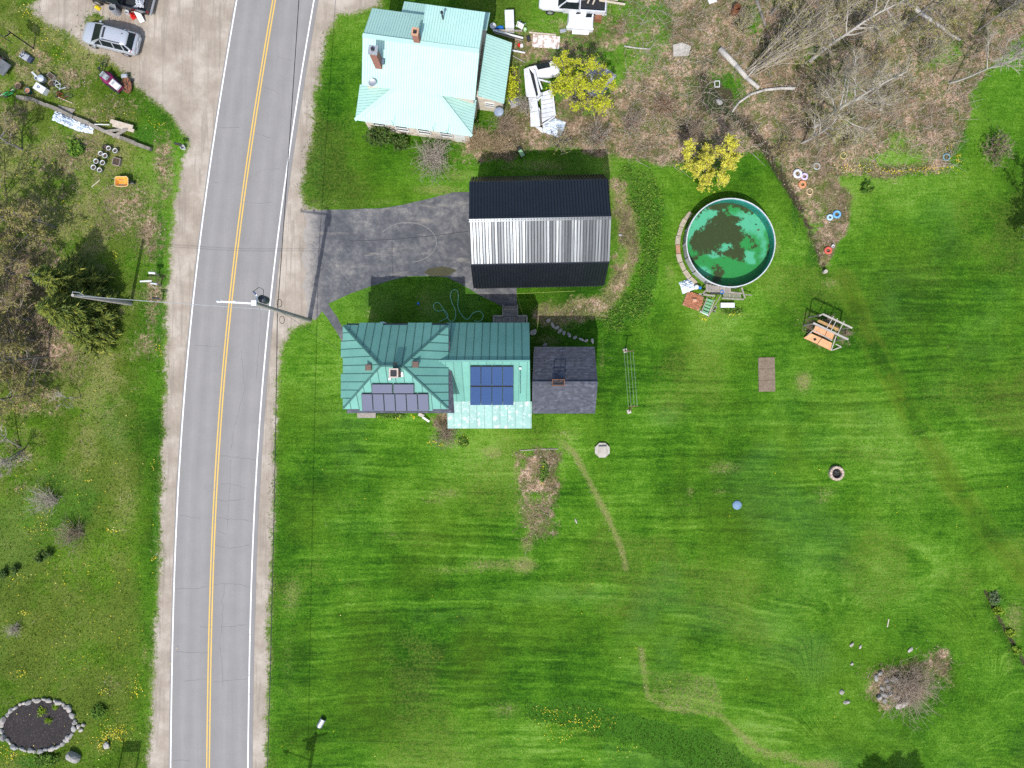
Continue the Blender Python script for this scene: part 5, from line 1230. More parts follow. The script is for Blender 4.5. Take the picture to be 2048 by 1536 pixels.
# ------------------------------------------------------------------ small-object tools
def rockmesh(seed, sub=2, rough=.25):
    bm = bmesh.new(); bmesh.ops.create_icosphere(bm, subdivisions=sub, radius=1.0); r = random.Random(seed)
    pl = [(Vector((r.gauss(0, 1), r.gauss(0, 1), r.gauss(0, 1))).normalized(), r.uniform(.55, .95)) for _ in range(9)]
    for v in bm.verts:
        for n, d in pl:
            k = v.co.dot(n)
            if k > d: v.co -= n * (k - d)
        v.co *= 1 + r.uniform(-rough, rough) * .18
    me = bpy.data.meshes.new('rock'); bm.to_mesh(me); bm.free(); return me
M_ROCK = pm('grey_fieldstone', (0.36, 0.345, 0.32), (0.20, 0.19, 0.175), 5, .92, bump=.5, island=.15)
M_ROCKP = pm('pale_fieldstone', (0.42, 0.385, 0.345), (0.29, 0.26, 0.23), 4, .92, bump=.5, island=.15)
ROCKS = [rockmesh(i) for i in range(6)]; ROCKP = []
for me in ROCKS:
    c = me.copy(); c.materials.append(M_ROCKP); ROCKP.append(c); me.materials.append(M_ROCK)
def rock(px, py, rx, ry, rz_, ang, parent=None, pale=False, k=0, L=None, name='rock', sink=.35):
    o = bpy.data.objects.new(name, (ROCKP if pale else ROCKS)[k % 6]); COL.objects.link(o)
    p = G(px, py) + Vector((0, 0, rz_ * (1 - sink)))
    if parent: o.parent = parent; p = p - parent.location
    o.location = p; o.scale = (rx, ry, rz_); o.rotation_euler = (random.uniform(-.3, .3), random.uniform(-.3, .3), ang)
    return o
def loft(m, rings, close=True, mi=0):
    n = len(rings[0]); base = len(m.v); vs = [v for r in rings for v in r]; fs = []
    for k in range(len(rings) - 1):
        for i in range(n):
            j = (i + 1) % n; fs.append((k * n + i, k * n + j, (k + 1) * n + j, (k + 1) * n + i))
    if close: fs += [tuple(range(n))[::-1], tuple(range((len(rings) - 1) * n, len(rings) * n))]
    m.add(vs, fs, mi); return m
def carpaint(name, c, rough=.3, metal=.0, spec=.5):
    t = NT(name); t.fin(t.mix(t.math('MULTIPLY', t.noise(3, 5), .35), c, tuple(v * .78 for v in c)), t.math('ADD', t.math('MULTIPLY', t.noise(12, 3), .12), rough - .05), metal, spec)
    t.b.inputs['Coat Weight'].default_value = .5; t.b.inputs['Coat Roughness'].default_value = .1; return t.mat
M_TYRE = pm('tyre_rubber', (0.022, 0.022, 0.023), (0.035, 0.034, 0.033), 8, .85)
M_REDL = pm('red_lens', (0.42, 0.012, 0.03), None, 4, .2, spec=.6)
def wheel(parent, x, y, r=.34, w=.22):
    m = MB(); m.tube((x, y - w / 2, r), (x, y + w / 2, r), r, r, 20); o = m.build('wheel', M_TYRE, parent)
    s = 1 if y > 0 else -1; MB().tube((x, y + s * (w / 2 - .04), r), (x, y + s * (w / 2 + .006), r), r * .62, r * .58, 16).build('rim', M_GALV, o)
def body_ring(x, wb, zb, wm, zm, wt, zt):
    return [(x, -wb, zb), (x, -wm, zm), (x, -wt, zt - .05), (x, -wt + .09, zt), (x, wt - .09, zt), (x, wt, zt - .05), (x, wm, zm), (x, wb, zb)]
def build_suv(label, loc, rz_, paint):
    t = thing('suv', label, 'car', loc, rz_)
    m = MB(); loft(m, [body_ring(*r) for r in [(-2.32, .62, .42, .74, .62, .66, .82), (-2.27, .78, .34, .88, .62, .80, .98), (-1.9, .86, .26, .93, .62, .88, 1.06), (-.9, .88, .24, .935, .62, .90, 1.05), (.6, .88, .24, .935, .62, .90, 1.01), (1.05, .88, .25, .93, .62, .88, .99), (1.7, .86, .28, .92, .6, .84, .93), (2.1, .78, .32, .86, .58, .76, .84), (2.27, .62, .38, .70, .56, .60, .72), (2.33, .48, .44, .52, .54, .46, .62)]])
    b = m.build('body', paint, t, True)
    # greenhouse: roof skin and glass
    def rg(x, w, z): return (x, w, z)
    roof = MB(); loft(roof, [[(x, -w, z - .05), (x, -w * .8, z), (x, 0, z + .03), (x, w * .8, z), (x, w, z - .05), (x, w * .8, z - .09), (x, -w * .8, z - .09)] for x, w, z in [(-1.88, .56, 1.50), (-1.75, .63, 1.60), (-1.2, .67, 1.66), (-.3, .68, 1.67), (.12, .66, 1.65), (.30, .60, 1.61)]]); roof.build('roof', paint, t, True)
    def gl(nm, q): MB().slab(q, (Vector(q[1]) - Vector(q[0])).cross(Vector(q[2]) - Vector(q[0])).normalized() * .02).build(nm, M_GLASS, t)
    gl('windscreen', [(1.30, -.78, .985), (1.30, .78, .985), (.30, .60, 1.60), (.30, -.60, 1.60)])
    gl('rear_window', [(-2.16, .68, 1.06), (-2.16, -.68, 1.06), (-1.86, -.56, 1.50), (-1.86, .56, 1.50)])
    for s in (-1, 1):
        q = [(1.02, s * .865, 1.0), (-1.95, s * .865, 1.06), (-1.72, s * .645, 1.56), (.30, s * .655, 1.57)]
        if s < 0: q = q[::-1]; q = [q[3], q[2], q[1], q[0]]
        gl('side_window', q if s > 0 else [(-1.95, -.865, 1.06), (1.02, -.865, 1.0), (.30, -.655, 1.57), (-1.72, -.645, 1.56)])
        for xa in (.25, -.75, -1.55): MB().bar((xa * 1.05, s * .885, 1.03), (xa, s * .665, 1.57), .07, .05).build('pillar', paint, t)
        MB().bar((1.30, s * .81, 1.0), (.28, s * .63, 1.63), .07, .05).build('pillar', paint, t)
        MB().bar((-2.1, s * .75, 1.08), (-1.82, s * .60, 1.56), .10, .06).build('pillar', paint, t)
        MB().bar((.05, s * .60, 1.72), (-1.45, s * .58, 1.72), .045, .05).build('roof_rail', M_BLKP, t)
        mi_ = MB(); mi_.cbox((.88, s * 1.0, 1.02), (.16, .2, .13)); mi_.build('mirror', paint, t)
        MB().slab([(-2.28, s * .58, .80), (-2.10, s * .86, .82), (-2.02, s * .87, 1.06), (-2.2, s * .60, 1.03)][::(1 if s < 0 else -1)], Vector((.03, 0, 0)) * -1).build('tail_light', M_REDL, t)
        MB().slab([(2.29, s * .50, .66), (2.02, s * .80, .70), (1.92, s * .80, .84), (2.16, s * .52, .78)][::(-1 if s < 0 else 1)], (0, 0, .03)).build('headlight', M_WHITE, t)
        for x in (1.42, -1.38): wheel(t, x, s * .83)
    MB().box((.02, 0, 1.685), (.16, .84, .02)).build('sunroof_deflector', M_BLKP, t)
    for y in (-.36, -.12, .12, .36): MB().box((-.75, y, 1.682), (1.2, .02, .018)).build('roof_rib', paint, t)
    MB().cbox((-2.33, 0, .55), (.12, 1.35, .2)).build('rear_bumper', paint, t)
    MB().box((-2.37, 0, .76), (.03, .5, .14)).build('number_plate', M_TRIM, t)
    MB().cbox((-1.45, -.25, 1.70), (.1, .05, .06)).build('aerial_fin', M_BLKP, t)
    return t
def build_pickup(label, loc, rz_, paint, cab_glass=True, L=5.4):
    """local +x forward; cab front half, open bed behind"""
    t = thing('pickup_truck', label, 'truck', loc, rz_)
    m = MB(); loft(m, [body_ring(*r) for r in [(.55, .88, .4, .95, .7, .90, 1.08), (1.35, .88, .4, .95, .7, .90, 1.06), (2.35, .86, .42, .93, .7, .86, 1.0), (2.66, .74, .46, .82, .68, .74, .92), (2.72, .6, .5, .7, .66, .62, .84)]]); m.build('body', paint, t, True)
    c = MB(); loft(c, [[(x, -w, z - .06), (x, -w * .75, z), (x, w * .75, z), (x, w, z - .06), (x, w * .75, z - .1), (x, -w * .75, z - .1)] for x, w, z in [(-.5, .62, 1.72), (-.3, .68, 1.78), (.35, .68, 1.78), (.55, .62, 1.72)]]); c.build('cab_roof', paint, t, True)
    MB().box((.05, 0, .75), (1.3, 1.84, .68)).build('cab', paint, t)
    def gl(nm, q): MB().slab(q, (Vector(q[1]) - Vector(q[0])).cross(Vector(q[2]) - Vector(q[0])).normalized() * .02).build(nm, M_GLASS, t)
    gl('windscreen', [(1.15, -.80, 1.07), (1.15, .80, 1.07), (.55, .62, 1.70), (.55, -.62, 1.70)]); gl('rear_window', [(-.62, .74, 1.1), (-.62, -.74, 1.1), (-.5, -.6, 1.68), (-.5, .6, 1.68)])
    for s in (-1, 1):
        q = [(-.58, -.9, 1.08), (1.05, -.9, 1.07), (.5, -.66, 1.70), (-.48, -.66, 1.70)]
        gl('side_window', q if s < 0 else [(1.05, .9, 1.07), (-.58, .9, 1.08), (-.48, .66, 1.70), (.5, .66, 1.70)])
        MB().bar((1.14, s * .82, 1.08), (.53, s * .64, 1.73), .08, .05).build('pillar', paint, t)
        MB().box((-1.7, s * .9, .8), (2.1, .1, .6)).build('bed_side', paint, t)
        for x in (1.75, -1.75): wheel(t, x, s * .84, .37, .24)
        MB().box((-2.76, s * .86, .85), (.05, .14, .3)).build('tail_light', M_REDL, t)
    MB().box((-1.7, 0, .62), (2.08, 1.68, .06)).build('bed_floor', M_DKSTEEL, t); MB().box((-.66, 0, .85), (.08, 1.7, .5)).build('bed_headboard', paint, t); MB().box((-2.74, 0, .8), (.07, 1.7, .55)).build('tailgate', paint, t)
    MB().cbox((-2.85, 0, .52), (.14, 1.8, .16)).build('rear_bumper', M_GALV, t)
    return t
def deg(a): return math.radians(a)
P_SILVER = carpaint('silver_car_paint', (0.43, 0.45, 0.48), .3, .25); P_WHITE = carpaint('white_car_paint', (0.58, 0.59, 0.61), .35); P_BLACK = carpaint('black_car_paint', (0.012, 0.013, 0.017), .25)
build_suv('silver SUV parked on the gravel across the road', P(230, 84), deg(166), P_SILVER)
build_pickup('white pickup truck cut by the top edge beside the lumber', P(1143, 10.5, 0), deg(176), P_WHITE)
tk = build_pickup('black pickup truck piled with junk, cut by the top edge', P(246, -1), deg(166), P_BLACK)
# junk in and around the black truck
def simple(name, label, cat, mat, loc, fn, rz_=0, group=None, smooth=False):
    m = MB(); fn(m); o = m.build(name, mat, None, smooth, loc=loc); o.rotation_euler = (0, 0, rz_); return tag(o, label, cat, group)
def crumple(m, sx, sy, h, seed, n=14):
    r = random.Random(seed); vs = []; fs = []
    for j in range(n + 1):
        for i in range(n + 1):
            u = i / n * 2 - 1; v = j / n * 2 - 1; e = max(0, 1 - (abs(u) ** 3 + abs(v) ** 3) * .8)
            vs.append((u * sx + r.uniform(-.03, .03), v * sy + r.uniform(-.03, .03), h * e * r.uniform(.25, 1.1) + .015))
    for j in range(n):
        for i in range(n): a = j * (n + 1) + i; fs.append((a, a + 1, a + n + 2, a + n + 1))
    m.add(vs, fs)
M_TARPW = pm('pale_blue_white_sheeting', (0.70, 0.74, 0.78), (0.34, 0.44, 0.56), 4, .35, spec=.5, lo=.35, hi=.55)
M_BAGW = pm('white_bag', (0.72, 0.73, 0.75), (0.35, 0.38, 0.42), 5, .4)
M_RED = pm('bright_red_plastic', (0.62, 0.025, 0.018), None, 5, .4); M_BLUE = pm('bright_blue_plastic', (0.03, 0.20, 0.62), None, 5, .4); M_YELP = pm('yellow_plastic', (0.72, 0.55, 0.02), None, 4, .5); M_LGRN = pm('pale_green_plastic', (0.42, 0.60, 0.32), None, 4, .5)
simple('junk_bag', 'white rubbish bag in the bed of the black truck', 'bag', M_BAGW, P(281, 3, .72), lambda m: crumple(m, .32, .5, .5, 5), deg(-10))
simple('barrel', 'grey open topped barrel standing beside the black truck', 'barrel', M_GREYP, P(236, 26), lambda m: m.lathe([(.0, .05), (.26, .05), (.29, 0), (.31, .45), (.30, .9), (.27, .9), (.26, .15), (0, .15)], 20))
simple('bucket', 'white bucket between the grey barrel and the red bag', 'bucket', M_WHITE, P(258, 28), lambda m: m.lathe([(0, .03), (.14, .0), (.18, .4), (.16, .4), (.13, .05), (0, .05)], 16))
simple('red_bag', 'crumpled red bag on the ground behind the black truck', 'bag', M_RED, P(267, 32), lambda m: crumple(m, .22, .3, .35, 9, 8), deg(20))
def bd(m): m.box((0, 0, .45), (.42, 1.25, .03), 0, 0, (deg(28), 0))
simple('leaning_board', 'white board leaning on the tail of the black truck', 'board', M_TRIM, P(282, 34), bd, deg(22))
simple('yellow_bag', 'yellow bag on the grass left of the grey barrel', 'bag', M_YELP, P(196, 16), lambda m: crumple(m, .26, .16, .25, 12, 8), deg(-35))
def hosef(m):
    pts = []
    for k in range(60):
        a = k * .55; pts.append((k * .03 - .9 + .16 * math.cos(a), .16 * math.sin(a) - k * .006, .03))
    m.path([Vector(p) for p in pts], .018, 5)
simple('coiled_rope', 'tan rope loops on the gravel between barrel and SUV', 'rope', pm('tan_rope', (.5, .37, .26), None, 9, .9), P(244, 36), hosef)
# basketball hoop, upper left
def hoop():
    t = thing('basketball_hoop', 'black basketball hoop on a pole, seen edge on at the upper left', 'basketball hoop', P(67, 97)); a = deg(235)
    MB().tube((0, 0, 0), (0, 0, 3.0), .06, .05, 8).build('pole', M_BLKP, t)
    d = Vector((math.cos(a), math.sin(a), 0)); n = Vector((-d.y, d.x, 0))
    MB().bar((0, 0, 2.7), d * .55 + Vector((0, 0, 2.95)), .06).build('arm', M_BLKP, t)
    m = MB(); c = d * .6 + Vector((0, 0, 3.2)); m.slab([c - n * .62 - Vector((0, 0, .5)), c + n * .62 - Vector((0, 0, .5)), c + n * .62 + Vector((0, 0, .5)), c - n * .62 + Vector((0, 0, .5))], d * -.05); m.build('backboard', M_BLKP, t)
    m = MB(); ring = [c + d * .28 + Vector((.2 * math.cos(k * .524), .2 * math.sin(k * .524), -.35)) for k in range(13)]; m.path(ring, .015, 5); m.build('rim', M_RUST, t)
hoop()
# riding mower, cart, bikes
def mower():
    t = thing('riding_mower', 'maroon riding mower with white hood on the grass by the gravel', 'mower', P(231, 169), deg(-40)); mar = pm('maroon_paint', (.20, .012, .075), None, 5, .35)
    m = MB(); loft(m, [body_ring(*r) for r in [(-.95, .30, .3, .42, .45, .38, .62), (-.5, .34, .3, .46, .45, .42, .66), (0, .3, .3, .36, .45, .33, .55), (.5, .28, .3, .33, .45, .30, .6), (.9, .25, .3, .3, .45, .26, .55)]]); m.build('body', mar, t)
    h = MB(); h.cbox((.48, 0, .74), (.85, .52, .26), 0, .07); ho = h.build('hood', M_WHITE, t)
    for k in range(3): MB().box((.28 + .07 * k, 0, .875), (.025, .3, .012)).build('grille_slot', M_BLKP, ho)
    s = MB(); s.cbox((-.5, 0, .74), (.42, .46, .14), 0, .05); s.cbox((-.72, 0, .95), (.1, .46, .4), 0, .04); s.build('seat', M_GREYP, t)
    w = MB(); ring = [Vector((-.12 + .16 * math.cos(k * .5236), .16 * math.sin(k * .5236), .95)) for k in range(13)]; w.path(ring, .018, 5); w.tube((-.05, 0, .6), (-.12, 0, .95), .02, n=6); w.build('steering_wheel', M_BLKP, t)
    for x, y, r, wd in ((-.62, .42, .24, .2), (-.62, -.42, .24, .2), (.68, .36, .17, .14), (.68, -.36, .17, .14)): wheel(t, x, y, r, wd)
    MB().cbox((.05, 0, .2), (.8, 1.05, .16), 0, .05).build('mower_deck', M_BLKP, t)
mower()
def cart():
    t = thing('rusty_cart', 'rusty iron cart basket standing behind the riding mower', 'cart', P(258, 173), deg(8))
    m = MB(); pl = [(.36 * math.cos(a) * (1 - .12 * math.sin(a)), .68 * math.sin(a)) for a in np.linspace(0, 2 * math.pi, 20, endpoint=False)]
    m.prism(pl, .25, .30); m.build('tray', M_RUST, t)
    r = MB(); r.path([Vector((p[0], p[1], .42)) for p in pl + pl[:1]], .02, 5); r.build('rim', M_RUST, t)
    for p, q in (((-.3, -.2), (.3, .35)), ((-.3, .35), (.3, -.2)), ((0, -.6), (0, .6))): MB().bar((p[0], p[1], .32), (q[0], q[1], .32), .025).build('strap', M_DKSTEEL, t)
    for s in (-1, 1): wheel(t, s * .3, .35 * s, .2, .08)
    c = MB(); c.cbox((-.05, .72, .45), (.5, .3, .2), 0, .06); c.build('cover', M_GREYP, t)
cart()
def bicycle(label, px, py, rz_, mat, lying=0.0, group=None):
    t = thing('bicycle', label, 'bicycle', P(px, py, 0), rz_, group); t.rotation_euler = (lying, 0, rz_)
    for x in (-.5, .5):
        m = MB(); ring = [Vector((x + .32 * math.cos(k * math.pi / 8), 0, .33 + .32 * math.sin(k * math.pi / 8))) for k in range(17)]; m.path(ring, .022, 5); o = m.build('wheel', M_TYRE, t)
        sp = MB()
        for k in range(8): sp.tube((x, 0, .33), (x + .3 * math.cos(k * math.pi / 4), 0, .33 + .3 * math.sin(k * math.pi / 4)), .005, n=3)
        sp.build('spokes', M_GALV, o)
    f = MB()
    for p, q in (((-.5, .33), (-.05, .33)), ((-.05, .33), (.32, .75)), ((-.2, .78), (-.05, .33)), ((-.2, .75), (.32, .75)), ((-.5, .33), (-.2, .75)), ((.32, .85), (.5, .33))): f.tube((p[0], 0, p[1]), (q[0], 0, q[1]), .026, n=6)
    f.build('frame', mat, t); MB().cbox((-.24, 0, .86), (.26, .15, .07), 0, .03).build('saddle', M_BLKP, t)
    h = MB(); h.tube((.3, -.3, .96), (.3, .3, .96), .016, n=6); h.tube((.32, 0, .82), (.3, 0, .96), .016, n=6); h.build('handlebar', M_DKSTEEL, t)
bicycle('dark bicycle standing behind the seat of the riding mower', 211, 140, deg(70), M_DKSTEEL)
bicycle('white bicycle lying in the weeds right of the grey tub', 128, 164, deg(-35), M_WHITE, deg(60))
bicycle('dark bicycle with a red frame below the white bicycle', 130, 182, deg(-20), pm('dark_red_frame', (.25, .02, .02), None, 5, .4), deg(62))
bicycle('green framed bicycle lying at the left edge', 16, 178, deg(25), pm('green_frame', (.03, .42, .12), None, 5, .4), deg(65))
def tub():
    t = thing('wash_tub', 'grey round tub with a lid and side basin beside the white cooler', 'tub', P(90, 162))
    MB().lathe([(0, 0), (.26, 0), (.28, .55), (.30, .58), (.22, .62), (.10, .66), (.08, .70), (0, .70)], 20).build('drum', pm('pale_grey_tub', (.48, .52, .56), None, 5, .45), t, True)
    MB().lathe([(0, 0), (.2, 0), (.22, .5), (.18, .5), (.16, .2), (0, .2)], 16, (-.36, .08, 0)).build('basin', MATS['pale_grey_tub'], t)
    MB().bar((-.3, .1, .6), (-.62, .45, .72), .14, .04).build('chute', MATS['pale_grey_tub'], t)
tub()
def cooler():
    t = thing('cooler', 'white box cooler with a dark flower print in the weeds', 'cooler', P(87, 181), deg(-32)); MB().cbox((0, 0, .24), (.92, .56, .48), 0, .04).build('box', M_WHITE, t)
    l = MB(); l.cbox((0, 0, .52), (.96, .6, .08), 0, .03); lo = l.build('lid', M_WHITE, t); f = MB()
    for k in range(6): a = k * 1.05; f.disc((-.1 + .1 * math.cos(a), .03 + .08 * math.sin(a), .5645), .05, 8)
    f.build('flower_print', pm('violet_print', (.10, .07, .22), (.06, .15, .06), 9, .6), lo)
cooler()
def potf(r, h, mt, label, px, py, name='flower_pot', rim=True, soil=True, z=0):
    t = thing(name, label, 'pot', P(px, py, z)); MB().lathe([(0, .02), (r * .75, 0), (r, h), (r * 1.08, h), (r * 1.08, h - .05) if False else (r * .9, h), (r * .85, h * .75)], 18).build('pot', mt, t, True)
    if soil: MB().disc((0, 0, h * .8), r * .86, 16).build('soil', M_SOIL, t)
    return t
potf(.26, .4, pm('tan_basket', (.38, .27, .17), None, 8, .9), 'tan woven planter near the left edge, left of the blue pot', 42, 175)
tp = potf(.24, .42, pm('blue_glaze', (.05, .22, .32), None, 4, .3), 'blue glazed pot filled to the brim with terracotta soil', 61, 185, soil=False); MB().disc((0, 0, .40), .22, 16).build('soil', pm('terracotta_fill', (.45, .20, .11), None, 8, .9), tp)
potf(.24, .18, pm('tan_hoop', (.42, .34, .22), None, 8, .8), 'tan hoop planter right of the grey tub', 105, 168)
def crate(label, px, py, w, d, h, rz_, mat, wall=.035, soil=True, name='planter_box'):
    t = thing(name, label, 'planter', P(px, py), rz_)
    for sx in (-1, 1): MB().box((sx * (w / 2 - wall / 2), 0, h / 2), (wall, d, h)).build('side_board', mat, t)
    for sy in (-1, 1): MB().box((0, sy * (d / 2 - wall / 2), h / 2), (w - 2 * wall - .004, wall, h)).build('end_board', mat, t)
    if soil: MB().box((0, 0, h * .35), (w - 2 * wall - .01, d - 2 * wall - .01, h * .6)).build('soil', M_SOIL, t)
    return t
crate('brown open crate above the tan hoop planter', 105, 154, .62, .4, .25, deg(-35), M_WOOD)
crate('square grey planter box with a red edge, right of the white buckets', 236, 325, .62, .62, .3, deg(-12), pm('grey_pink_wood', (.36, .28, .25), None, 6, .85))
t = thing('ride_on_toy', 'grey toy car lying in the grass at the upper left', 'toy', P(55, 116), deg(-32)); MB().cbox((-.1, 0, .2), (.75, .55, .36), 0, .1).build('body', M_GREYP, t); MB().cbox((.4, 0, .15), (.35, .5, .3), 0, .06).build('hood', pm('navy_plastic', (.05, .06, .10), None, 5, .4), t)
for x, y in ((-.28, .12), (-.1, .17), (-.3, -.1), (-.1, -.05), (-.18, -.18)): MB().tube((x, y, .37), (x, y, .386), .065, n=10).build('hole', M_BLKP, t)
t = thing('utility_trailer', 'grey trailer with brown load cut by the left edge', 'trailer', P(2, 132), deg(-35)); MB().cbox((0, 0, .55), (2.2, 1.1, .12), 0, .03).build('deck', pm('slate_deck', (.13, .14, .15), None, 4, .6), t); MB().cbox((-.3, .35, .85), (.9, .5, .5), 0, .08).build('load', M_RUST, t); MB().cbox((.35, -.4, .75), (.42, .4, .3), 0, .04).build('white_box', M_WHITE, t); MB().cbox((-.2, -.55, .72), (.4, .35, .24), 0, .04).build('white_box', M_WHITE, t)
for s in (-1, 1): wheel(t, 0, s * .62, .3, .18)
# timber wall, boards, sheeting heap
t = thing('timber_wall', 'old grey timber retaining wall running down to the gravel', 'wall', P(170, 240))
L = t.location.copy(); wp = [(40, 197), (70, 201), (98, 213), (124, 224), (152, 237), (184, 250), (216, 266), (246, 278), (276, 290), (306, 302)]
M_STONEW = pm('mossy_stone', (.24, .215, .18), (.13, .12, .09), 6, .95, bump=.6)
for i in range(len(wp) - 1):
    a = P(*wp[i]) - L; b = P(*wp[i + 1]) - L
    for z in (.12, .33): MB().bar(a + Vector((random.uniform(-.05, .05), random.uniform(-.05, .05), z)), b.lerp(a, .03) + Vector((0, random.uniform(-.05, .05), z)), .26, .2).build('timber', M_STONEW if i < 4 or i > 6 else M_WOOD, t)
def board(label, p, q, w, mat, z=.05, z2=None, h=.05, name='board'):
    a = G(*p) + Vector((0, 0, z)); b = G(*q) + Vector((0, 0, z if z2 is None else z2)); m = MB(); m.bar((0, 0, 0), b - a, w, h); o = m.build(name, mat, None, loc=a); return tag(o, label, 'board')
M_PALEB = pm('sun_bleached_board', (.52, .45, .36), (.40, .33, .25), 5, .85, island=.1)
board('wide pale board, upper of the pair on the timber wall', (228, 247), (272, 259), .34, M_PALEB, .55, .5)
board('wide pale board, lower of the pair on the timber wall', (232, 254), (274, 266), .28, M_PALEB, .52, .46)
board('grey board crossing under the pale boards, nearly level', (212, 267), (262, 262), .2, M_WOOD, .46, .5)
board('grey board splayed down from the pale boards', (231, 277), (258, 264), .24, M_WOOD, .42, .5)
board('thin white stick left of the pale boards', (196, 253), (226, 254), .06, M_TRIM, .5)
for i in range(7):
    board('grey lath number %s of the fan beside the timber wall' % ['one', 'two', 'three', 'four', 'five', 'six', 'seven'][i] if False else ['uppermost grey lath of the small stack by the sheeting heap', 'second grey lath from the top of the small stack', 'third grey lath from the top of the small stack', 'middle grey lath of the small stack by the sheeting heap', 'third grey lath from the bottom of the small stack', 'second grey lath from the bottom of the small stack', 'bottom grey lath of the small stack by the sheeting heap'][i], (118 + i * 1.5, 212 + i * 2.6), (152 - i * 1.2, 221 + i * 1.8), .07, M_WOOD, .10 + .02 * i)
board('long thin stick above the lath stack', (112, 193), (146, 207), .05, M_PALEB, .08)
board('loose stick pointing at the wheelbarrow', (184, 374), (200, 361), .06, M_PALEB, .05)
simple('sheeting_heap', 'heap of crumpled white and blue plastic sheeting along the timber wall', 'tarp', M_TARPW, P(134, 240), lambda m: crumple(m, 1.15, .5, .5, 31, 20), deg(-24))
simple('sheeting_heap', 'smaller heap of white plastic sheeting at the lower end of the big heap', 'tarp', M_TARPW, P(172, 257), lambda m: crumple(m, .65, .34, .4, 32, 14), deg(-10))
# white buckets
for i, (px, py, lb) in enumerate([(222, 299, 'top row, left'), (235, 304, 'top row, right'), (206, 309.5, 'second row, left'), (215, 314, 'second row, right'), (197, 325, 'third row, left'), (210, 328, 'third row, right'), (192, 337, 'bottom row, left'), (204, 342.5, 'bottom row, right')]):
    t = thing('bucket', 'white bucket of soil in the cluster of eight, ' + lb, 'bucket', P(px, py), 0, 'white buckets of soil'); s = random.uniform(.92, 1.08)
    MB().lathe([(0, .02), (.145 * s, 0), (.185 * s, .37), (.20 * s, .38), (.20 * s, .40), (.165 * s, .40), (.16 * s, .3)], 18).build('pail', M_WHITE, t, True); MB().disc((0, 0, .31), .163 * s, 16).build('soil', M_SOIL, t)
potf(.2, .3, M_BLKP, 'black pot at the upper left of the white buckets', 214, 296)
def barrow():
    t = thing('wheelbarrow', 'orange wheelbarrow on the dry grass below the white buckets', 'wheelbarrow', P(251, 367)); om = pm('orange_tray', (.72, .34, .06), (.62, .24, .03), 3, .45)
    def rr(w, d, z, c=.12): return [(sx * (w / 2 - (c if k else 0)), sy * (d / 2 - (0 if k else c)), z) for sx, sy, k in ((1, -1, 0), (1, 1, 0), (1, 1, 1), (-1, 1, 1), (-1, 1, 0), (-1, -1, 0), (-1, -1, 1), (1, -1, 1))]
    m = MB(); loft(m, [rr(1.1, .82, .62), rr(1.02, .74, .61), rr(.72, .46, .34), rr(.05, .05, .335, .01)], False); loft(m, [rr(1.1, .82, .60), rr(.76, .5, .31)], False); m.build('tray', om, t)
    e = MB(); e.path([Vector(p) for p in rr(1.08, .8, .625) + rr(1.08, .8, .625)[:1]], .03, 6); e.build('rolled_edge', pm('pale_orange_edge', (.78, .55, .28), None, 5, .5), t)
    for s in (-1, 1):
        MB().tube((.62, s * .06, .2), (-.85, s * .3, .55), .022, n=6).build('handle', M_WOOD, t); MB().tube((-.3, s * .25, .42), (-.35, s * .28, 0), .018, n=6).build('leg', M_DKSTEEL, t)
    w = MB(); w.tube((.68, -.05, .2), (.68, .05, .2), .2, n=18); wo = w.build('wheel', M_TYRE, t); MB().tube((.68, -.056, .2), (.68, .056, .2), .11, n=12).build('rim', M_GALV, wo)
barrow()
def mailbox(label, px, py, rz_, body, post=True, h=1.05, bucket=False):
    t = thing('mailbox', label, 'mailbox', P(px, py), rz_)
    if post: MB().box((0, 0, h / 2), (.09, .09, h)).build('post', M_WOOD, t)
    m = MB(); prof = [(-.09, 0), (.09, 0), (.09, .12), (.06, .19), (0, .22), (-.06, .19), (-.09, .12)]
    loft(m, [[(x, p[0], h + p[1]) for p in prof] for x in (-.26, .26)]); bo = m.build('box', body, t); MB().box((.05, .10, h + .17), (.02, .02, .16)).build('flag', M_RED, bo)
    return t
mb = mailbox('black mailbox on an arm over a white bucket at the gravel edge', 369, 297, deg(170), M_BLKP, False); MB().lathe([(0, .02), (.15, 0), (.19, .4), (.165, .4), (.14, .1), (0, .1)], 16).build('bucket_base', M_WHITE, mb); MB().tube((0, 0, .05), (.1, .02, 1.08), .035, n=6).build('post', M_DKSTEEL, mb)
mailbox('white mailbox with dark end, uppermost of the roadside row', 318, 550, deg(178), M_WHITE)
mailbox('grey metal mailbox on a plank, middle of the roadside row', 322, 571, deg(174), M_GALV)
mailbox('black mailbox, lowest of the roadside row', 325, 600, deg(175), M_BLKP)
board('white plank lying by the middle mailbox', (291, 566), (314, 565), .12, M_TRIM, .9, .9)
board('thin tan stick leaning by the middle mailbox', (295, 563), (318, 580), .05, M_PALEB, .1, .5)
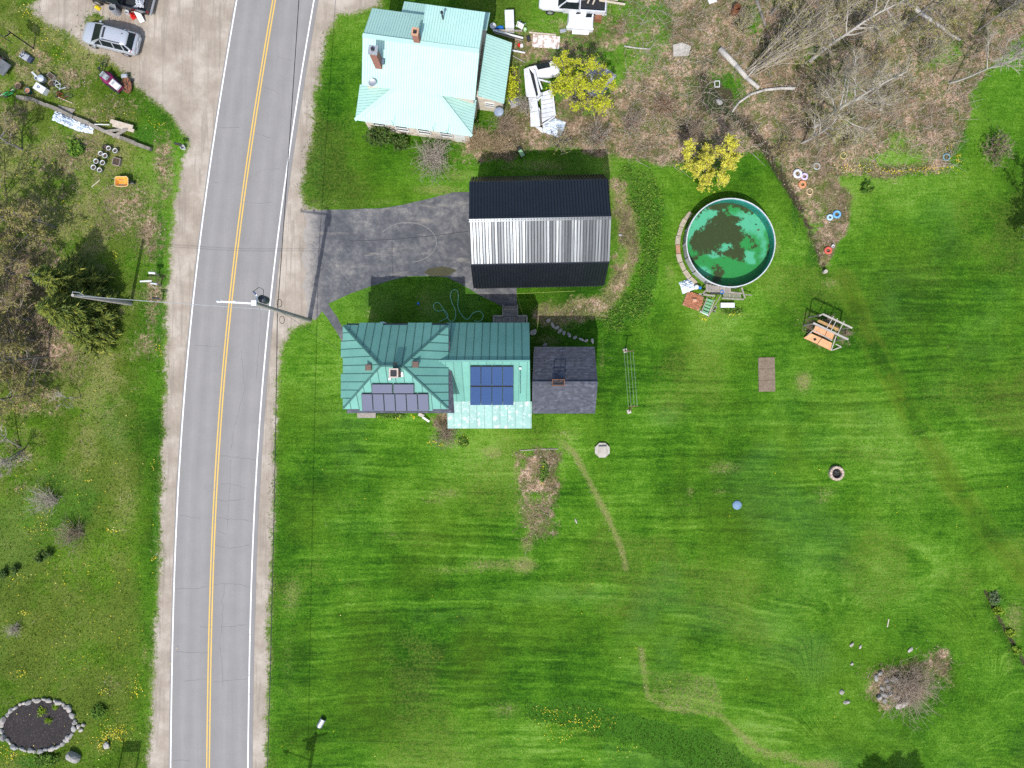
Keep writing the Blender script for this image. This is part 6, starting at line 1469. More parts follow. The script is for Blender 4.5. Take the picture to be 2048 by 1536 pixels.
# ------------------------------------------------------------------ utility poles and wires
M_POLE = pm('weathered_pole_wood', (.38, .35, .31), (.27, .24, .21), 5, .9, bump=.3)
M_WIRE = pm('black_cable', (.025, .026, .028), None, 5, .6); M_WIREW = pm('bare_aluminium_wire', (.45, .47, .48), None, 5, .5, .3); M_GLZ = pm('white_fibreglass', (.75, .76, .78), None, 5, .4)
def upole():
    t = thing('utility_pole', 'tall wooden utility pole with transformer and white arm beside the driveway', 'utility pole', P(619, 641)); H = 12.9
    MB().tube((0, 0, 0), (0, 0, H), .19, .12, 14).build('pole', M_POLE, t)
    a = Vector((0, 0, H - .25)); MB().bar(a + Vector((.1, -.02, 0)), a + Vector((-2.35, .1, .25)), .11).build('arm', M_GLZ, t)
    for k, x in ((0, -2.3), (1, -1.25)): MB().lathe([(.05, 0), (.09, .05), (.05, .1), (.09, .15), (.05, .2), (0, .24)], 10, (x, .1, H - .1 + (.15 if k == 0 else .08))).build('insulator', M_GLZ, t)
    MB().box((0, 0, H + .03), (.34, .34, .08)).build('pole_cap', M_GLZ, t)
    x = MB(); x.lathe([(0, 0), (.25, 0), (.27, .08), (.27, .85), (.25, .95), (.12, 1.0), (0, 1.0)], 18, (.12, .42, 10.9)); xo = x.build('transformer', pm('dark_blue_grey_can', (.045, .055, .07), None, 4, .4), t, True)
    for k in (-1, 1): MB().tube((.12 + k * .1, .42, 11.85), (.12 + k * .12, .42, 12.15), .05, .03, 8).build('bushing', M_DKSTEEL, xo)
    MB().bar((0, .05, 12.4), (0, .65, 12.45), .09).build('cutout_arm', M_GLZ, t); MB().tube((0, .62, 12.5), (-.3, .85, 12.2), .05, n=8).build('fuse_cutout', pm('blue_fuse', (.07, .12, .25), None, 4, .4), t)
    w = MB(); w.path([Vector((-.3, .85, 12.2)), Vector((.05, 1.15, 12.1)), Vector((.3, 1.0, 12.0)), Vector((.34, .6, 12.1)), Vector((.22, .42, 12.1))], .018, 5); w.build('jumper', M_WIRE, t)
    for z in (7.4, 8.0):
        c = MB(); ring = [Vector((.05, (.55 if z > 7.6 else -.6) + .28 * math.cos(k * .4488), z - .1 + .02 * k % .05)) + Vector((.18 * math.sin(k * .4488), 0, 0)) for k in range(15)]; c.path(ring, .02, 5); c.build('cable_loop', M_WIRE, t)
    g = MB(); g.tube((.1, 0, 9.0), (2.9, -.1, 0.1), .008, n=4); 
    return t
upole()
def pole_w():
    t = thing('utility_pole', 'bare grey utility pole leaning in front of the spruces', 'utility pole', P(262, 608)); top = P(145, 590.5, 8.0) - P(262, 608)
    MB().tube((0, 0, 0), top, .15, .11, 12).build('pole', M_POLE, t)
    MB().tube(P(262, 606) - P(262, 608) + Vector((.0, .1, 0)), top * .93 + Vector((0, .12, 0)), .05, .04, 8).build('conduit', M_GALV, t)
    c = MB(); c.path([top + Vector((-.05, 0, -.1)), top + Vector((0, .25, 0)), top + Vector((.4, .22, -.1)), top + Vector((.6, .05, -.35))], .02, 5); c.build('wire_loop', M_WIREW, t)
pole_w()
def pole_s():
    t = thing('utility_pole', 'utility pole beyond the lower edge whose crossarm shadow falls on the grass', 'utility pole', P(597, 1660)); H = 11.6
    MB().tube((0, 0, 0), (0, 0, H), .19, .12, 12).build('pole', M_POLE, t); MB().bar((-1.1, -.35, H - .5), (1.1, .35, H - .5), .14).build('crossarm', M_POLE, t); MB().lathe([(0, 0), (.26, 0), (.26, .9), (0, .95)], 14, (-.3, .3, 9.3)).build('transformer', MATS['dark_blue_grey_can'], t)
    MB().bar((0, 0, 8.3), (-1.9, .4, 8.7), .06).build('lamp_arm', M_GALV, t); MB().cbox((-2.1, .45, 8.7), (.5, .2, .14), 0, .04).build('lamp_head', M_GALV, t)
pole_s()
def wire(name, label, p, q, sag, r, mat, n=24):
    pts = [p.lerp(q, i / n) - Vector((0, 0, sag * 4 * (i / n) * (1 - i / n))) for i in range(n + 1)]
    m = MB(); m.path([x - p for x in pts], r, 5); return tag(m.build(name, mat, None, loc=p), label, 'cable')
pA = P(619, 641) + Vector((-.2, 0, 7.6)); pS = P(597, 1660) + Vector((-.2, 0, 7.9)); pN = P(690, -420) + Vector((-.2, 0, 7.9))
wire('telephone_cable', 'black overhead cable along the road, from the driveway pole downwards', pA, pS, .35, .028, M_WIRE)
wire('telephone_cable', 'black overhead cable along the road, from the driveway pole upwards', pA, pN, .3, .028, M_WIRE)
wp_ = P(150, 591, 7.7)
for i, (dz, lb) in enumerate([(0, 'upper'), (-.25, 'lower')]):
    wire('service_wire', 'pale wire crossing the road between the two utility poles, %s strand' % lb, wp_ + Vector((0, 0, dz)), P(619, 641) + Vector((0, 0, 8.6 + dz)), .3, .011, M_WIREW)
wire('service_wire', 'thin service wire from the driveway pole to the farmhouse', P(619, 641) + Vector((.1, 0, 8.2)), Vector((-12.4, 2.2, 6.0)), .2, .012, M_WIRE)
# ------------------------------------------------------------------ swimming pool and its surroundings
def pool():
    c = P(1461.8, 485.4, 1.3); c.z = 0; R = 3.6
    t = thing('swimming_pool', 'round above ground pool full of green algae water with white rim', 'pool', c)
    n = 72; pw = pm('grey_pool_panel', (.42, .43, .43), (.27, .27, .26), 2.5, .6); lin_ = pm('teal_liner', (.05, .30, .30), (.03, .20, .22), 2, .6)
    for k in range(18):
        m = MB(); a0 = 2 * math.pi * k / 18; vs = []; fs = []
        for i in range(5):
            a = a0 + 2 * math.pi / 18 * i / 4 * .985
            for r_, z in ((R, 0), (R, 1.26)): vs.append((r_ * math.cos(a), r_ * math.sin(a), z))
        for i in range(4): fs.append((2 * i, 2 * i + 2, 2 * i + 3, 2 * i + 1))
        m.add(vs, fs).build('wall_panel', pw, t, True)
        MB().box(((R + .02) * math.cos(a0), (R + .02) * math.sin(a0), .62), (.1, .12, 1.24), a0).build('upright', pw, t)
    MB().lathe([(R - .03, 1.27), (R - .03, .0)], n).build('liner_wall', lin_, t, True)
    for k in range(18):
        m = MB(); a0 = 2 * math.pi * (k + .5) / 18; vs = []; fs = []
        for i in range(6):
            a = a0 + 2 * math.pi / 18 * i / 5 * .992
            for r_, z in ((R - .04, 1.27), (R - .03, 1.315), (R + .045, 1.315), (R + .055, 1.27)): vs.append((r_ * math.cos(a), r_ * math.sin(a), z))
        for i in range(5):
            for j in range(3): fs.append((4 * i + j, 4 * i + 4 + j, 4 * i + 5 + j, 4 * i + 1 + j))
        fs += [(0, 1, 2, 3), (23, 22, 21, 20)]
        m.add([v for v in vs], [f[::-1] for f in fs]).build('rim', pm('weathered_white_rim', (.55, .56, .57), (.40, .41, .42), 3, .5), t)
    # floor with algae
    N = 110; g = np.linspace(-R, R, N); X, Y = np.meshgrid(g, g); X = X.ravel(); Y = Y.ravel(); idx = np.arange(N * N).reshape(N, N)
    F = np.stack([idx[:-1, :-1].ravel(), idx[:-1, 1:].ravel(), idx[1:, 1:].ravel(), idx[1:, :-1].ravel()], 1); cen = np.hypot(X[F].mean(1), Y[F].mean(1)); F = F[cen < R - .02]
    u = X / R; v = Y / R; wx = u + (fbm(X, Y, 1.7, 3, 61) - .5) * .16; wy = v + (fbm(X, Y, 1.7, 3, 67) - .5) * .16
    def b(cx, cy, rx, ry): return np.exp(-(((wx - cx) / rx) ** 2 + ((wy - cy) / ry) ** 2))
    light = b(.45, .52, .26, .2) + b(.7, .42, .2, .3) + b(.18, .78, .22, .1) + b(.86, .1, .14, .4) + b(-.36, .74, .2, .13) + b(-.6, .56, .13, .18) + b(-.78, .45, .13, .13) + b(-.87, .25, .1, .16) + b(-.92, -.05, .1, .15) + b(-.82, -.14, .14, .08) + .8 * b(0, -.02, .19, .12) + .9 * b(-.3, -.3, .32, .2) + .9 * b(.1, -.42, .3, .2) + b(.4, -.6, .45, .26) + b(.06, -.78, .4, .2) + b(-.55, -.62, .26, .16) + b(.42, .03, .17, .16) + b(.53, -.25, .1, .2) + b(.75, -.3, .16, .3) + .8 * b(-.55, -.4, .13, .15) + b(-.6, -.8, .2, .2) * .7
    dark = b(-.2, -.6, .14, .3) * 1.1 + b(.3, -.25, .13, .28) * .9 + b(.02, -.2, .17, .12) * .6 + b(.6, .02, .12, .12) * .5 + b(.0, .42, .30, .45) * .45 + b(-.5, .1, .3, .3) * .15
    turq = b(.5, .52, .35, .3) + b(-.4, .7, .4, .25) + b(-.8, .4, .25, .4) + b(0, -.02, .2, .15) + b(.55, -.28, .14, .18) + b(-.55, -.65, .3, .18) * .8 + b(-.3, -.2, .2, .1) + b(.85, .0, .12, .6) * .6
    o = npmesh('floor', np.stack([X, Y, np.full_like(X, .06)], 1), F, pool_mat(), t, 4, True)
    a = o.data.color_attributes.new('alg', 'FLOAT_COLOR', 'POINT'); a.data.foreach_set('color', np.stack([np.clip(light * 1.2 - dark, 0, 1), np.clip(turq, 0, 1), u * 0, u * 0 + 1], 1).astype(np.float32).ravel())
    tt = NT('algae_water'); tr = tt.node('ShaderNodeBsdfTransparent'); tr.inputs[0].default_value = (.74, .92, .80, 1); gl = tt.node('ShaderNodeBsdfGlossy'); gl.inputs['Roughness'].default_value = .03; fr = tt.node('ShaderNodeFresnel'); fr.inputs[0].default_value = 1.33
    mx = tt.node('ShaderNodeMixShader'); tt.l.new(fr.outputs[0], mx.inputs[0]); tt.l.new(tr.outputs[0], mx.inputs[1]); tt.l.new(gl.outputs[0], mx.inputs[2]); tt.l.new(mx.outputs[0], tt.o.inputs[0])
    MB().disc((0, 0, 1.0), R - .035, 72).build('water', tt.mat, t)
    r = random.Random(4)
    for k, (px, py, s) in enumerate([(1421, 417, .11), (1517, 460, .09), (1514, 426, .05), (1522, 443, .05), (1415, 553, .06), (1522, 519, .05), (1535, 451, .06), (1459, 570, .1)]):
        q = P(px, py, 1.0) - c; MB().add([(q.x + s * 1.2 * math.cos(a_) * r.uniform(.6, 1.1), q.y + s * math.sin(a_) * r.uniform(.6, 1.1), 1.004) for a_ in np.linspace(0, 6.283, 9)[:-1]], [tuple(range(8))]).build('floating_leaf', pm('brown_leaf', (.10, .05, .025), None, 9, .8), t)
    # curved concrete edging on the west side
    e = thing('edging', 'curved broken concrete edging along the left side of the pool', 'edging', c)
    for k in range(9):
        a0 = deg(137 + k * 10.6); vs = []; m = MB(); ri, ro = R + .28, R + .62 + .05 * (k % 2)
        pl = [(ri * math.cos(a0), ri * math.sin(a0)), (ro * math.cos(a0), ro * math.sin(a0)), (ro * math.cos(a0 + deg(5)), ro * math.sin(a0 + deg(5))), (ro * math.cos(a0 + deg(9.9)), ro * math.sin(a0 + deg(9.9))), (ri * math.cos(a0 + deg(9.9)), ri * math.sin(a0 + deg(9.9)))]
        m.prism(pl, -.05, .1 + .02 * (k % 3)).build('slab', pm('terracotta_slab', (.42, .22, .14), None, 6, .9) if k == 4 else pm('tan_slab', (.42, .36, .27), (.28, .24, .17), 5, .9), e)
def pool_mat():
    t = NT('pool_floor_algae'); a = t.node('ShaderNodeAttribute'); a.attribute_name = 'alg'; s = t.sep(a.outputs['Color'])
    n = t.noise(2.8, 6, .72); n2 = t.noise(1.3, 4, .6)
    k = t.sstep(t.math('ADD', s[0], t.math('MULTIPLY', t.math('SUBTRACT', n, .5), 3.0)), .32, .74)
    lt = t.mix(t.sstep(t.math('ADD', s[1], t.math('MULTIPLY', t.math('SUBTRACT', n2, .5), 1.0)), .25, .75), (.05, .27, .08), (.15, .45, .34))
    col = t.mix(k, t.mix(n, (.062, .056, .024), (.080, .070, .028)), lt)
    return t.fin(col, .8, 0, .2)
pool()
# clutter below the pool
def pz(px, py, z): return P(px, py, z)
def deck():
    t = thing('pool_deck', 'small grey wooden deck of rough planks against the lower pool wall', 'deck', P(1460, 592)); L = t.location.copy()
    # planks following the pool curve, then slatted step platform
    for k in range(9):
        x = 1414 + k * 5.6; y0 = 570 + (k - 2.5) ** 2 * -.12 + (k > 4) * 1.5 + k * .8; MB().bar(pz(x, y0 - 1, 1.05) - L, pz(x + .3, y0 + 14 - .6 * k, 1.05) - L, .215, .04).build('plank', M_WOOD, t)
    for k in range(13):
        x = 1447 + k * 2.7; MB().bar(pz(x, 584.5, .8) - L, pz(x + 1.2, 596, .8) - L, .07, .04).build('slat', M_WOOD, t)
    for p, q in (((1445, 583), (1484, 587)), ((1444, 596.5), (1487, 599)), ((1483, 575), (1490, 597)), ((1404, 590), (1424, 566)), ((1398, 588), (1430, 592))): MB().bar(pz(*p, .86) - L, pz(*q, .86) - L, .12, .09).build('rail', M_WOOD, t)
    for px, py in ((1446, 597), (1486, 598), (1484, 580), (1412, 588), (1425, 575)): MB().bar(pz(px, py, 0) - L, pz(px, py, .9) - L, .09).build('post', M_WOOD, t)
    MB().bar(pz(1490, 589.5, .7) - L, pz(1504, 590.5, .4) - L, .07, .05).build('loose_rail', M_WOOD, t)
deck()
simple('rubber_mat', 'black rubber mat on the pool deck', 'mat', M_BLKP, P(1430, 584, .9), lambda m: m.box((0, 0, 0), (.85, .36, .03)), deg(-6))
simple('bucket', 'blue bucket on the pool deck beside the black mat', 'bucket', M_BLUE, P(1442.5, 585, .85), lambda m: m.lathe([(0, 0), (.12, 0), (.16, .3), (.13, .3), (.1, .06), (0, .06)], 16))
def steps():
    t = thing('pool_ladder', 'wooden ladder with green treads leaning to the pool deck', 'ladder', P(1413, 628)); L = t.location.copy(); gt = pm('green_tread', (.17, .36, .20), (.13, .29, .17), 6, .7)
    a, b = (1402.5, 624), (1417, 629.5); c, d = (1414.5, 594.5), (1429, 599.5)
    for p, q in ((a, c), (b, d)): MB().bar(pz(*p, .12) - L, pz(*q, 1.05) - L, .07, .12).build('stringer', M_WOOD, t)
    for k in range(5):
        f = .06 + k * .2; z = .2 + .85 * f; p = (a[0] + (c[0] - a[0]) * f, a[1] + (c[1] - a[1]) * f); q = (b[0] + (d[0] - b[0]) * f, b[1] + (d[1] - b[1]) * f); MB().bar(pz(p[0] + 1.5, p[1] + .5, z) - L, pz(q[0] - 1.5, q[1] - .5, z) - L, .17, .04).build('tread', gt, t)
    MB().bar(pz(1400, 623, .1) - L, pz(1417, 631, .1) - L, .1, .07).build('foot_rail', M_TRIM, t)
    MB().bar(pz(1442, 590, 1.0) - L, pz(1416, 634, .1) - L, .06, .06).build('hand_rail', M_WOOD, t)
steps()
t = thing('bench', 'long white bench box lying beside the ladder below the pool', 'bench', P(1453, 611)); MB().cbox((0, 0, .22), (1.15, .40, .3), 0, .02).build('seat', M_WHITE, t); MB().box((0, 0, .375), (1.1, .012, .006)).build('groove', M_GREYP, t)
for x in (-.5, .5): MB().box((x, 0, .035), (.1, .34, .07)).build('leg', M_WHITE, t)
for (px, py, lb) in ((1430, 616, 'upper of the two by the white bench'), (1427, 623, 'lower of the two by the white bench')):
    potf(.1, .2, M_WHITE, 'small white pot, ' + lb, px, py)
def brickheap():
    t = thing('brick_platform', 'terracotta brick platform with a loose block, left of the ladder', 'platform', P(1386, 602)); cx_, cy_ = 1386, 602; bm_ = pm('terracotta_brick', (.40, .17, .09), (.30, .12, .065), 7, .9, bump=.4, island=.2)
    proto = None
    for i in range(7):
        for j in range(12):
            x = (i - 3) * .215 + (.1 if j % 2 else 0) ; y = (j - 5.5) * .108
            if abs(x) + abs(y) * .8 > .95: continue
            if proto is None: proto = MB().cbox((0, 0, 0), (.205, .098, .1), 0, .012).build('brick', bm_, t); o = proto
            else: o = proto.copy(); COL.objects.link(o)
            o.parent = t; o.location = (x, y, .12 + random.uniform(-.015, .02)); o.rotation_euler = (random.uniform(-.05, .05), random.uniform(-.05, .05), random.uniform(-.06, .06))
    t.rotation_euler = (0, 0, deg(-20))
    MB().cbox((0, 0, .05), (1.5, 1.25, .12), 0, .03).build('base', pm('sandy_base', (.36, .22, .13), None, 5, .95), t)
    MB().cbox((.05, .05, .26), (.34, .26, .18), .3, .03).build('loose_block', pm('pink_block', (.55, .30, .20), None, 5, .9), t)
brickheap()
simple('pump_cover', 'crumpled white sheet and pump at the lower left of the pool', 'cover', M_TARPW, P(1374, 572), lambda m: crumple(m, .55, .5, .45, 51, 14), deg(20))
pmp = simple('pump', 'white pool pump with blue cap between sheet and deck', 'pump', M_WHITE, P(1391, 575), lambda m: m.lathe([(0, 0), (.18, 0), (.2, .4), (.12, .5), (0, .5)], 14)); MB().lathe([(0, 0), (.12, 0), (.12, .14), (0, .16)], 12, (.28, -.08, .3)).build('blue_cap', M_BLUE, pmp)
# ------------------------------------------------------------------ painted tyres
def tyre(px, py, R, mat, label, r=.085):
    m = MB(); prof = [(R - 2 * r + r * math.cos(a) + r, r + r * .95 * math.sin(a)) for a in np.linspace(0, 2 * math.pi, 11)]
    m.lathe(prof, 24); o = m.build('tyre', mat, None, True, loc=G(px, py)); o.rotation_euler = (random.uniform(-.08, .08), random.uniform(-.08, .08), 0)
    return tag(o, label, 'tyre', 'painted tyres')
def tp_(nm, c): return pm('tyre_paint_' + nm, c, tuple(v * .6 for v in c), 8, .7)
for a in [(1594, 348, .40, tp_('white', (.66, .66, .72)), 'white painted tyre, largest of the upper group by the ditch', .11), (1608, 353.5, .31, tp_('lilac', (.62, .50, .72)), 'lilac painted tyre touching the white one', .09), (1604, 369, .33, tp_('orange', (.66, .27, .12)), 'orange painted tyre below the lilac one', .1), (1619, 383.5, .30, tp_('cream', (.62, .47, .26)), 'thin cream painted tyre below the orange one', .05),
          (1633, 333, .30, tp_('grey', (.42, .46, .44)), 'greyish white thin tyre above the lilac one', .05), (1686.5, 311.5, .30, tp_('straw', (.55, .47, .18)), 'straw yellow thin tyre at the edge of the brush', .045), (1892, 314.5, .32, tp_('teal', (.16, .30, .33)), 'teal painted tyre alone at the right end of the brush', .06), (1659, 435, .27, tp_('lightblue', (.45, .66, .85)), 'pale blue tyre, smaller of the blue pair', .085),
          (1673, 429, .34, tp_('blue', (.16, .42, .76)), 'sky blue tyre, larger of the blue pair', .09), (1656, 501, .33, tp_('red', (.66, .12, .08)), 'red painted tyre at the low end of the ditch', .1)]:
    tyre(*a)
simple('bucket', 'tiny white bucket beside the red tyre', 'bucket', M_WHITE, G(1664, 493), lambda m: m.lathe([(0, .02), (.10, 0), (.13, .24), (.11, .24), (.09, .05), (0, .05)], 14))
simple('stump', 'pale square stump at the lower end of the ditch', 'stump', pm('cut_wood', (.45, .40, .34), None, 8, .9), G(1651, 543), lambda m: m.lathe([(.2, -.05), (.17, .1), (.16, .45), (0, .46)], 9), .4)
# ------------------------------------------------------------------ playhouse frame
def playframe():
    t = thing('playhouse_frame', 'ruined timber playhouse frame with orange boards on the lawn', 'playhouse', P(1650, 662)); L = t.location.copy(); ob = pm('orange_plywood', (.56, .30, .155), (.44, .22, .105), 3, .85); pw = pm('pale_grey_timber', (.42, .38, .34), None, 7, .85)
    def A(px, py, z): return P(px, py, z) - L
    def bar(nm, p, q, w=.09, m=pw): MB().bar(A(*p), A(*q), w).build(nm, m, t)
    bar('beam', (1645, 628, 2.2), (1704, 656, 2.2), .12); bar('beam', (1626, 646, 2.0), (1696, 679, 2.0), .14); bar('beam', (1639, 632, 2.15), (1645, 628, 2.2), .08)
    for k, (x, y) in enumerate(((1667, 632.5), (1675, 636.5), (1688.5, 642))): bar('rafter', (x, y, 2.28), (x - 13, y + 23.5 + k, 2.08), .055)
    for px, py, z in ((1640, 630, 2.2), (1702, 655, 2.2), (1627, 647, 2.0), (1694, 678, 2.0)):
        g = P(px, py, z); MB().bar(Vector((g.x, g.y, 0)) - L, g - L, .1).build('post', M_WOOD, t)
    # plywood floor boards and sloping front
    for q in ([(1626, 664, .75), (1648, 673.5, .75), (1654, 661, .9), (1631, 651.5, .9)], [(1649, 674, .75), (1664, 681, .75), (1669, 668, .9), (1655, 661.5, .9)], [(1607, 676, .12), (1634, 688, .12), (1643, 676, .62), (1622, 667, .62)], [(1635, 688.5, .12), (1661, 701, .12), (1664, 686, .62), (1644, 676.5, .62)]):
        v = [A(*p) for p in q]; n = (v[1] - v[0]).cross(v[3] - v[0]).normalized(); MB().slab(v, n * .03).build('board', ob, t)
    v = [A(*p) for p in ((1634, 643, .6), (1676, 662, .6), (1679, 656, .6), (1638, 639, .6))]; MB().slab(v, (0, 0, .04)).build('board', pm('yellow_ply', (.45, .27, .10), None, 4, .85), t)
    for p, q in (((1610, 675, .1), (1627, 660, .8)), ((1662, 701, .1), (1672, 672, 1.0)), ((1664, 700.5, .1), (1683, 694, .3)), ((1671, 688, .9), (1682, 693.5, .9)), ((1626, 660, .78), (1664, 681, .78))): bar('brace', p, q, .07)
    MB().box(A(1630, 679, .42), (.18, .18, .12), .4).build('knot_block', M_DKSTEEL, t)
playframe()
# clothesline
def cline():
    t = thing('clothesline', 'clothesline of two T posts with four strings beside the shed', 'clothesline', P(1254, 760)); L = t.location.copy()
    p1, p2 = P(1250.5, 701), P(1258, 823); t1 = P(1256.5, 703, 2.0); t2 = P(1265, 813, 2.0); rs = pm('brown_steel', (.17, .09, .06), None, 8, .8)
    for p, q in ((p1, t1), (p2, t2)):
        MB().tube(p - L, q - L, .045, n=8).build('post', rs, t); MB().cbox(p - L + Vector((0, 0, .03)), (.34, .34, .1), .3, .03).build('footing', M_CONC, t); MB().bar(q - L + Vector((-.38, 0, 0)), q - L + Vector((.42, .05, 0)), .055).build('crossarm', rs, t)
    for x in (-.34, -.12, .14, .38): MB().tube(t1 - L + Vector((x, .03, .04)), t2 - L + Vector((x, 0, .04)), .007, n=4).build('string', pm('pale_line', (.42, .50, .42), None, 5, .7), t)
cline()
# well cover, blue lid, fire ring, plank sheet, white stones
t = thing('well_cover', 'octagonal concrete well cover with a square lid on the lawn', 'well cover', P(1204, 900)); MB().prism([(.66 * math.cos(deg(22.5 + 45 * k)), .66 * math.sin(deg(22.5 + 45 * k))) for k in range(8)], -.05, .22).build('base', M_CONC, t); MB().cbox((.02, .02, .32), (.66, .66, .2), .03, .03).build('lid', pm('tan_concrete', (.42, .38, .32), None, 5, .9), t)
t = thing('tank_lid', 'round blue grey lid set in the lawn', 'lid', P(1474, 1010)); MB().lathe([(.38, -.03), (.38, .05), (.35, .08), (.12, .09), (0, .09)], 28).build('cover', pm('blue_grey_lid', (.16, .25, .36), (.13, .21, .31), 4, .6), t, True); MB().lathe([(.30, .086), (.30, .10), (.27, .10), (.27, .086)], 28).build('ring', MATS['blue_grey_lid'], t)
t = thing('fire_ring', 'round stone fire ring with black ash on the lawn', 'fire pit', P(1671, 946)); sm = pm('tan_wall_block', (.47, .37, .29), (.36, .28, .22), 6, .9, bump=.4, island=.15)
for lay in range(2):
    for k in range(13):
        a = 2 * math.pi * (k + .5 * lay) / 13; m = MB(); w = .235
        m.cbox((0, 0, 0), (.2, w, .16), 0, .02); o = m.build('block', sm, t); o.location = (.5 * math.cos(a), .5 * math.sin(a), .08 + .17 * lay); o.rotation_euler = (0, 0, a + random.uniform(-.05, .05))
MB().disc((0, 0, .06), .41, 20).build('ash', pm('black_ash', (.012, .012, .012), (.05, .048, .045), 9, .95), t)
for k in range(4): MB().tube((random.uniform(-.2, .2), random.uniform(-.2, .2), .12), (random.uniform(-.25, .25), random.uniform(-.25, .25), .17), .04, n=7).build('charred_log', M_BLKP, t)
t = thing('plywood_sheet', 'weathered brown wooden panel lying flat on the lawn', 'panel', P(1533, 749), deg(1)); bw_ = pm('weathered_brown_board', (.215, .165, .115), (.14, .105, .072), 5, .9, bump=.4)
for k in range(3): MB().box((0, (1 - k) * .95, .04 + .004 * k), (1.38, .935, .05)).build('board', bw_, t)
t = thing('metal_culvert', 'grey ribbed metal culvert end in the grass near the lower utility pole', 'culvert', P(645, 1441), deg(60)); 
MB().tube((-.5, 0, .12), (.25, 0, .16), .24, n=14, caps=False).build('pipe', M_GALV, t); 
for k in range(6): MB().lathe([(.235, -.012), (.262, 0), (.235, .012)], 14).build('rib', M_GALV, t).matrix_local = Matrix.Translation((-.45 + .13 * k, 0, .12 + .007 * k)) @ Matrix.Rotation(math.pi / 2, 4, 'Y')
# rocks on the lawn
for i, (px, py, rx, ry, rz_, lb) in enumerate([(1703, 1289, .26, .14, .12, 'pale stone on the lawn, upper left of the pair above the rock clump'), (1719.5, 1293, .18, .12, .1, 'pale stone on the lawn, right of the pair above the rock clump'), (1703, 1327, .16, .14, .1, 'single pale stone left of the rock clump'), (1683, 1384, .2, .24, .12, 'pale stone lower left of the rock clump, upper one'), (1692.5, 1404, .3, .17, .12, 'pale stone lower left of the rock clump, lower one'), (1820, 1299.5, .36, .16, .08, 'flat white stone above the rock clump'), (1440, 201, .35, .28, .25, 'grey boulder in the dark ditch pool'), (150, 1511, .62, .5, .45, 'large grey boulder below the stone pond'), (215, 1490, .3, .4, .2, 'grey stone among the daffodils by the pond'), (1152, 1042, .22, .09, .06, 'thin pale stone on the lawn by the worn path'), (1240, 470, .2, .12, .1, 'white stone on the dirt beside the garage')]):
    tag(rock(px, py, rx, ry, rz_, random.uniform(0, 3), None, i < 6 or i == 9, i), lb, 'rock')
t = thing('rock_pile', 'pile of grey and pale rocks under the bare shrub on the lawn', 'rock pile', P(1790, 1382)); r = random.Random(8)
for k, (px, py, rx, ry, rz_, pale) in enumerate([(1805, 1405, .85, .36, .3, True), (1767, 1388, .38, .3, .3, False), (1757, 1393, .3, .24, .2, False), (1775, 1372, .3, .25, .25, False), (1788, 1358, .42, .3, .3, False), (1772, 1360, .3, .2, .2, False), (1780, 1385, .25, .25, .2, False), (1793, 1392, .3, .22, .2, True), (1763, 1376, .26, .2, .18, False), (1752, 1355, .3, .22, .15, False), (1797, 1370, .26, .2, .2, False), (1768, 1400, .3, .2, .15, False), (1760, 1346, .22, .18, .14, True)]):
    rock(px, py, rx, ry, rz_, r.uniform(0, 3), t, pale, k)
board('short pale stick on the lawn above the rock clump', (1777, 1238), (1774, 1254), .07, M_PALEB, .04)
# stone pond
def pond():
    t = thing('garden_pond', 'dark leaf filled garden pond ringed with stones at the lower left', 'pond', P(78, 1450)); r = random.Random(3); tl = -.12
    def e(a, k=1.0):
        x = 71 * k * math.cos(a); y = 49 * k * math.sin(a); return (78 + x * math.cos(tl) - y * math.sin(tl), 1450 + x * math.sin(tl) + y * math.cos(tl))
    L = t.location
    m = MB(); m.add([tuple(P(*e(a, 1.0)) - L + Vector((0, 0, .035))) for a in np.linspace(2 * math.pi, 0, 49)[:-1]], [tuple(range(48))]); tt = NT('pond_bed'); n = tt.noise(7, 6, .75); tt.fin(tt.mix(tt.sstep(tt.noise(14, 4, .7), .58, .7), tt.ramp(n, [(.3, (.010, .009, .010)), (.55, (.024, .020, .020)), (.75, (.065, .048, .045))]), (.17, .13, .11)), .75, 0, .2); m.build('bed', tt.mat, t)
    k = 0; a = 0
    while a < 6.25:
        s = r.uniform(.16, .34); p = e(a, 1.02 + r.uniform(-.02, .05)); rock(p[0], p[1], s, s * r.uniform(.6, .9), s * .6, -a + 1.57, t, r.random() < .45, k, name='stone'); a += s * 2.0 / (71 / 24) * r.uniform(.7, .95) * (1.0 if abs(math.sin(a)) > .6 else 1.35); k += 1
    for p in ((140, 1474), (158, 1452), (163, 1459), (151, 1445), (168, 1449), (134, 1480)): rock(p[0], p[1], r.uniform(.18, .34), .2, .16, r.uniform(0, 3), t, True, k, name='stone'); k += 1
    for (x, y, rr) in ((85, 1422, .3), (98, 1440, .22), (113, 1412, .2)):
        rng = np.random.default_rng(int(x)); C = rng.normal(size=(140, 3)) * np.array([rr * .5, rr * .5, .06]) + np.array(P(x, y) - L) + np.array([0, 0, .12]); V, F = leaves_np(C, .09, rng); npmesh('pond_plant', V, F, L_LIME, t, 4)
pond()
t = thing('sign_board', 'board on two posts beyond the lower left edge, its shadow on the grass', 'sign', P(254, 1543)); 
for x in (-.72, .72): MB().box((x, 0, 1.85), (.1, .1, 3.7)).build('post', M_WOOD, t)
MB().box((0, 0, 3.0), (1.34, .08, 1.2)).build('board', M_WOOD, t)
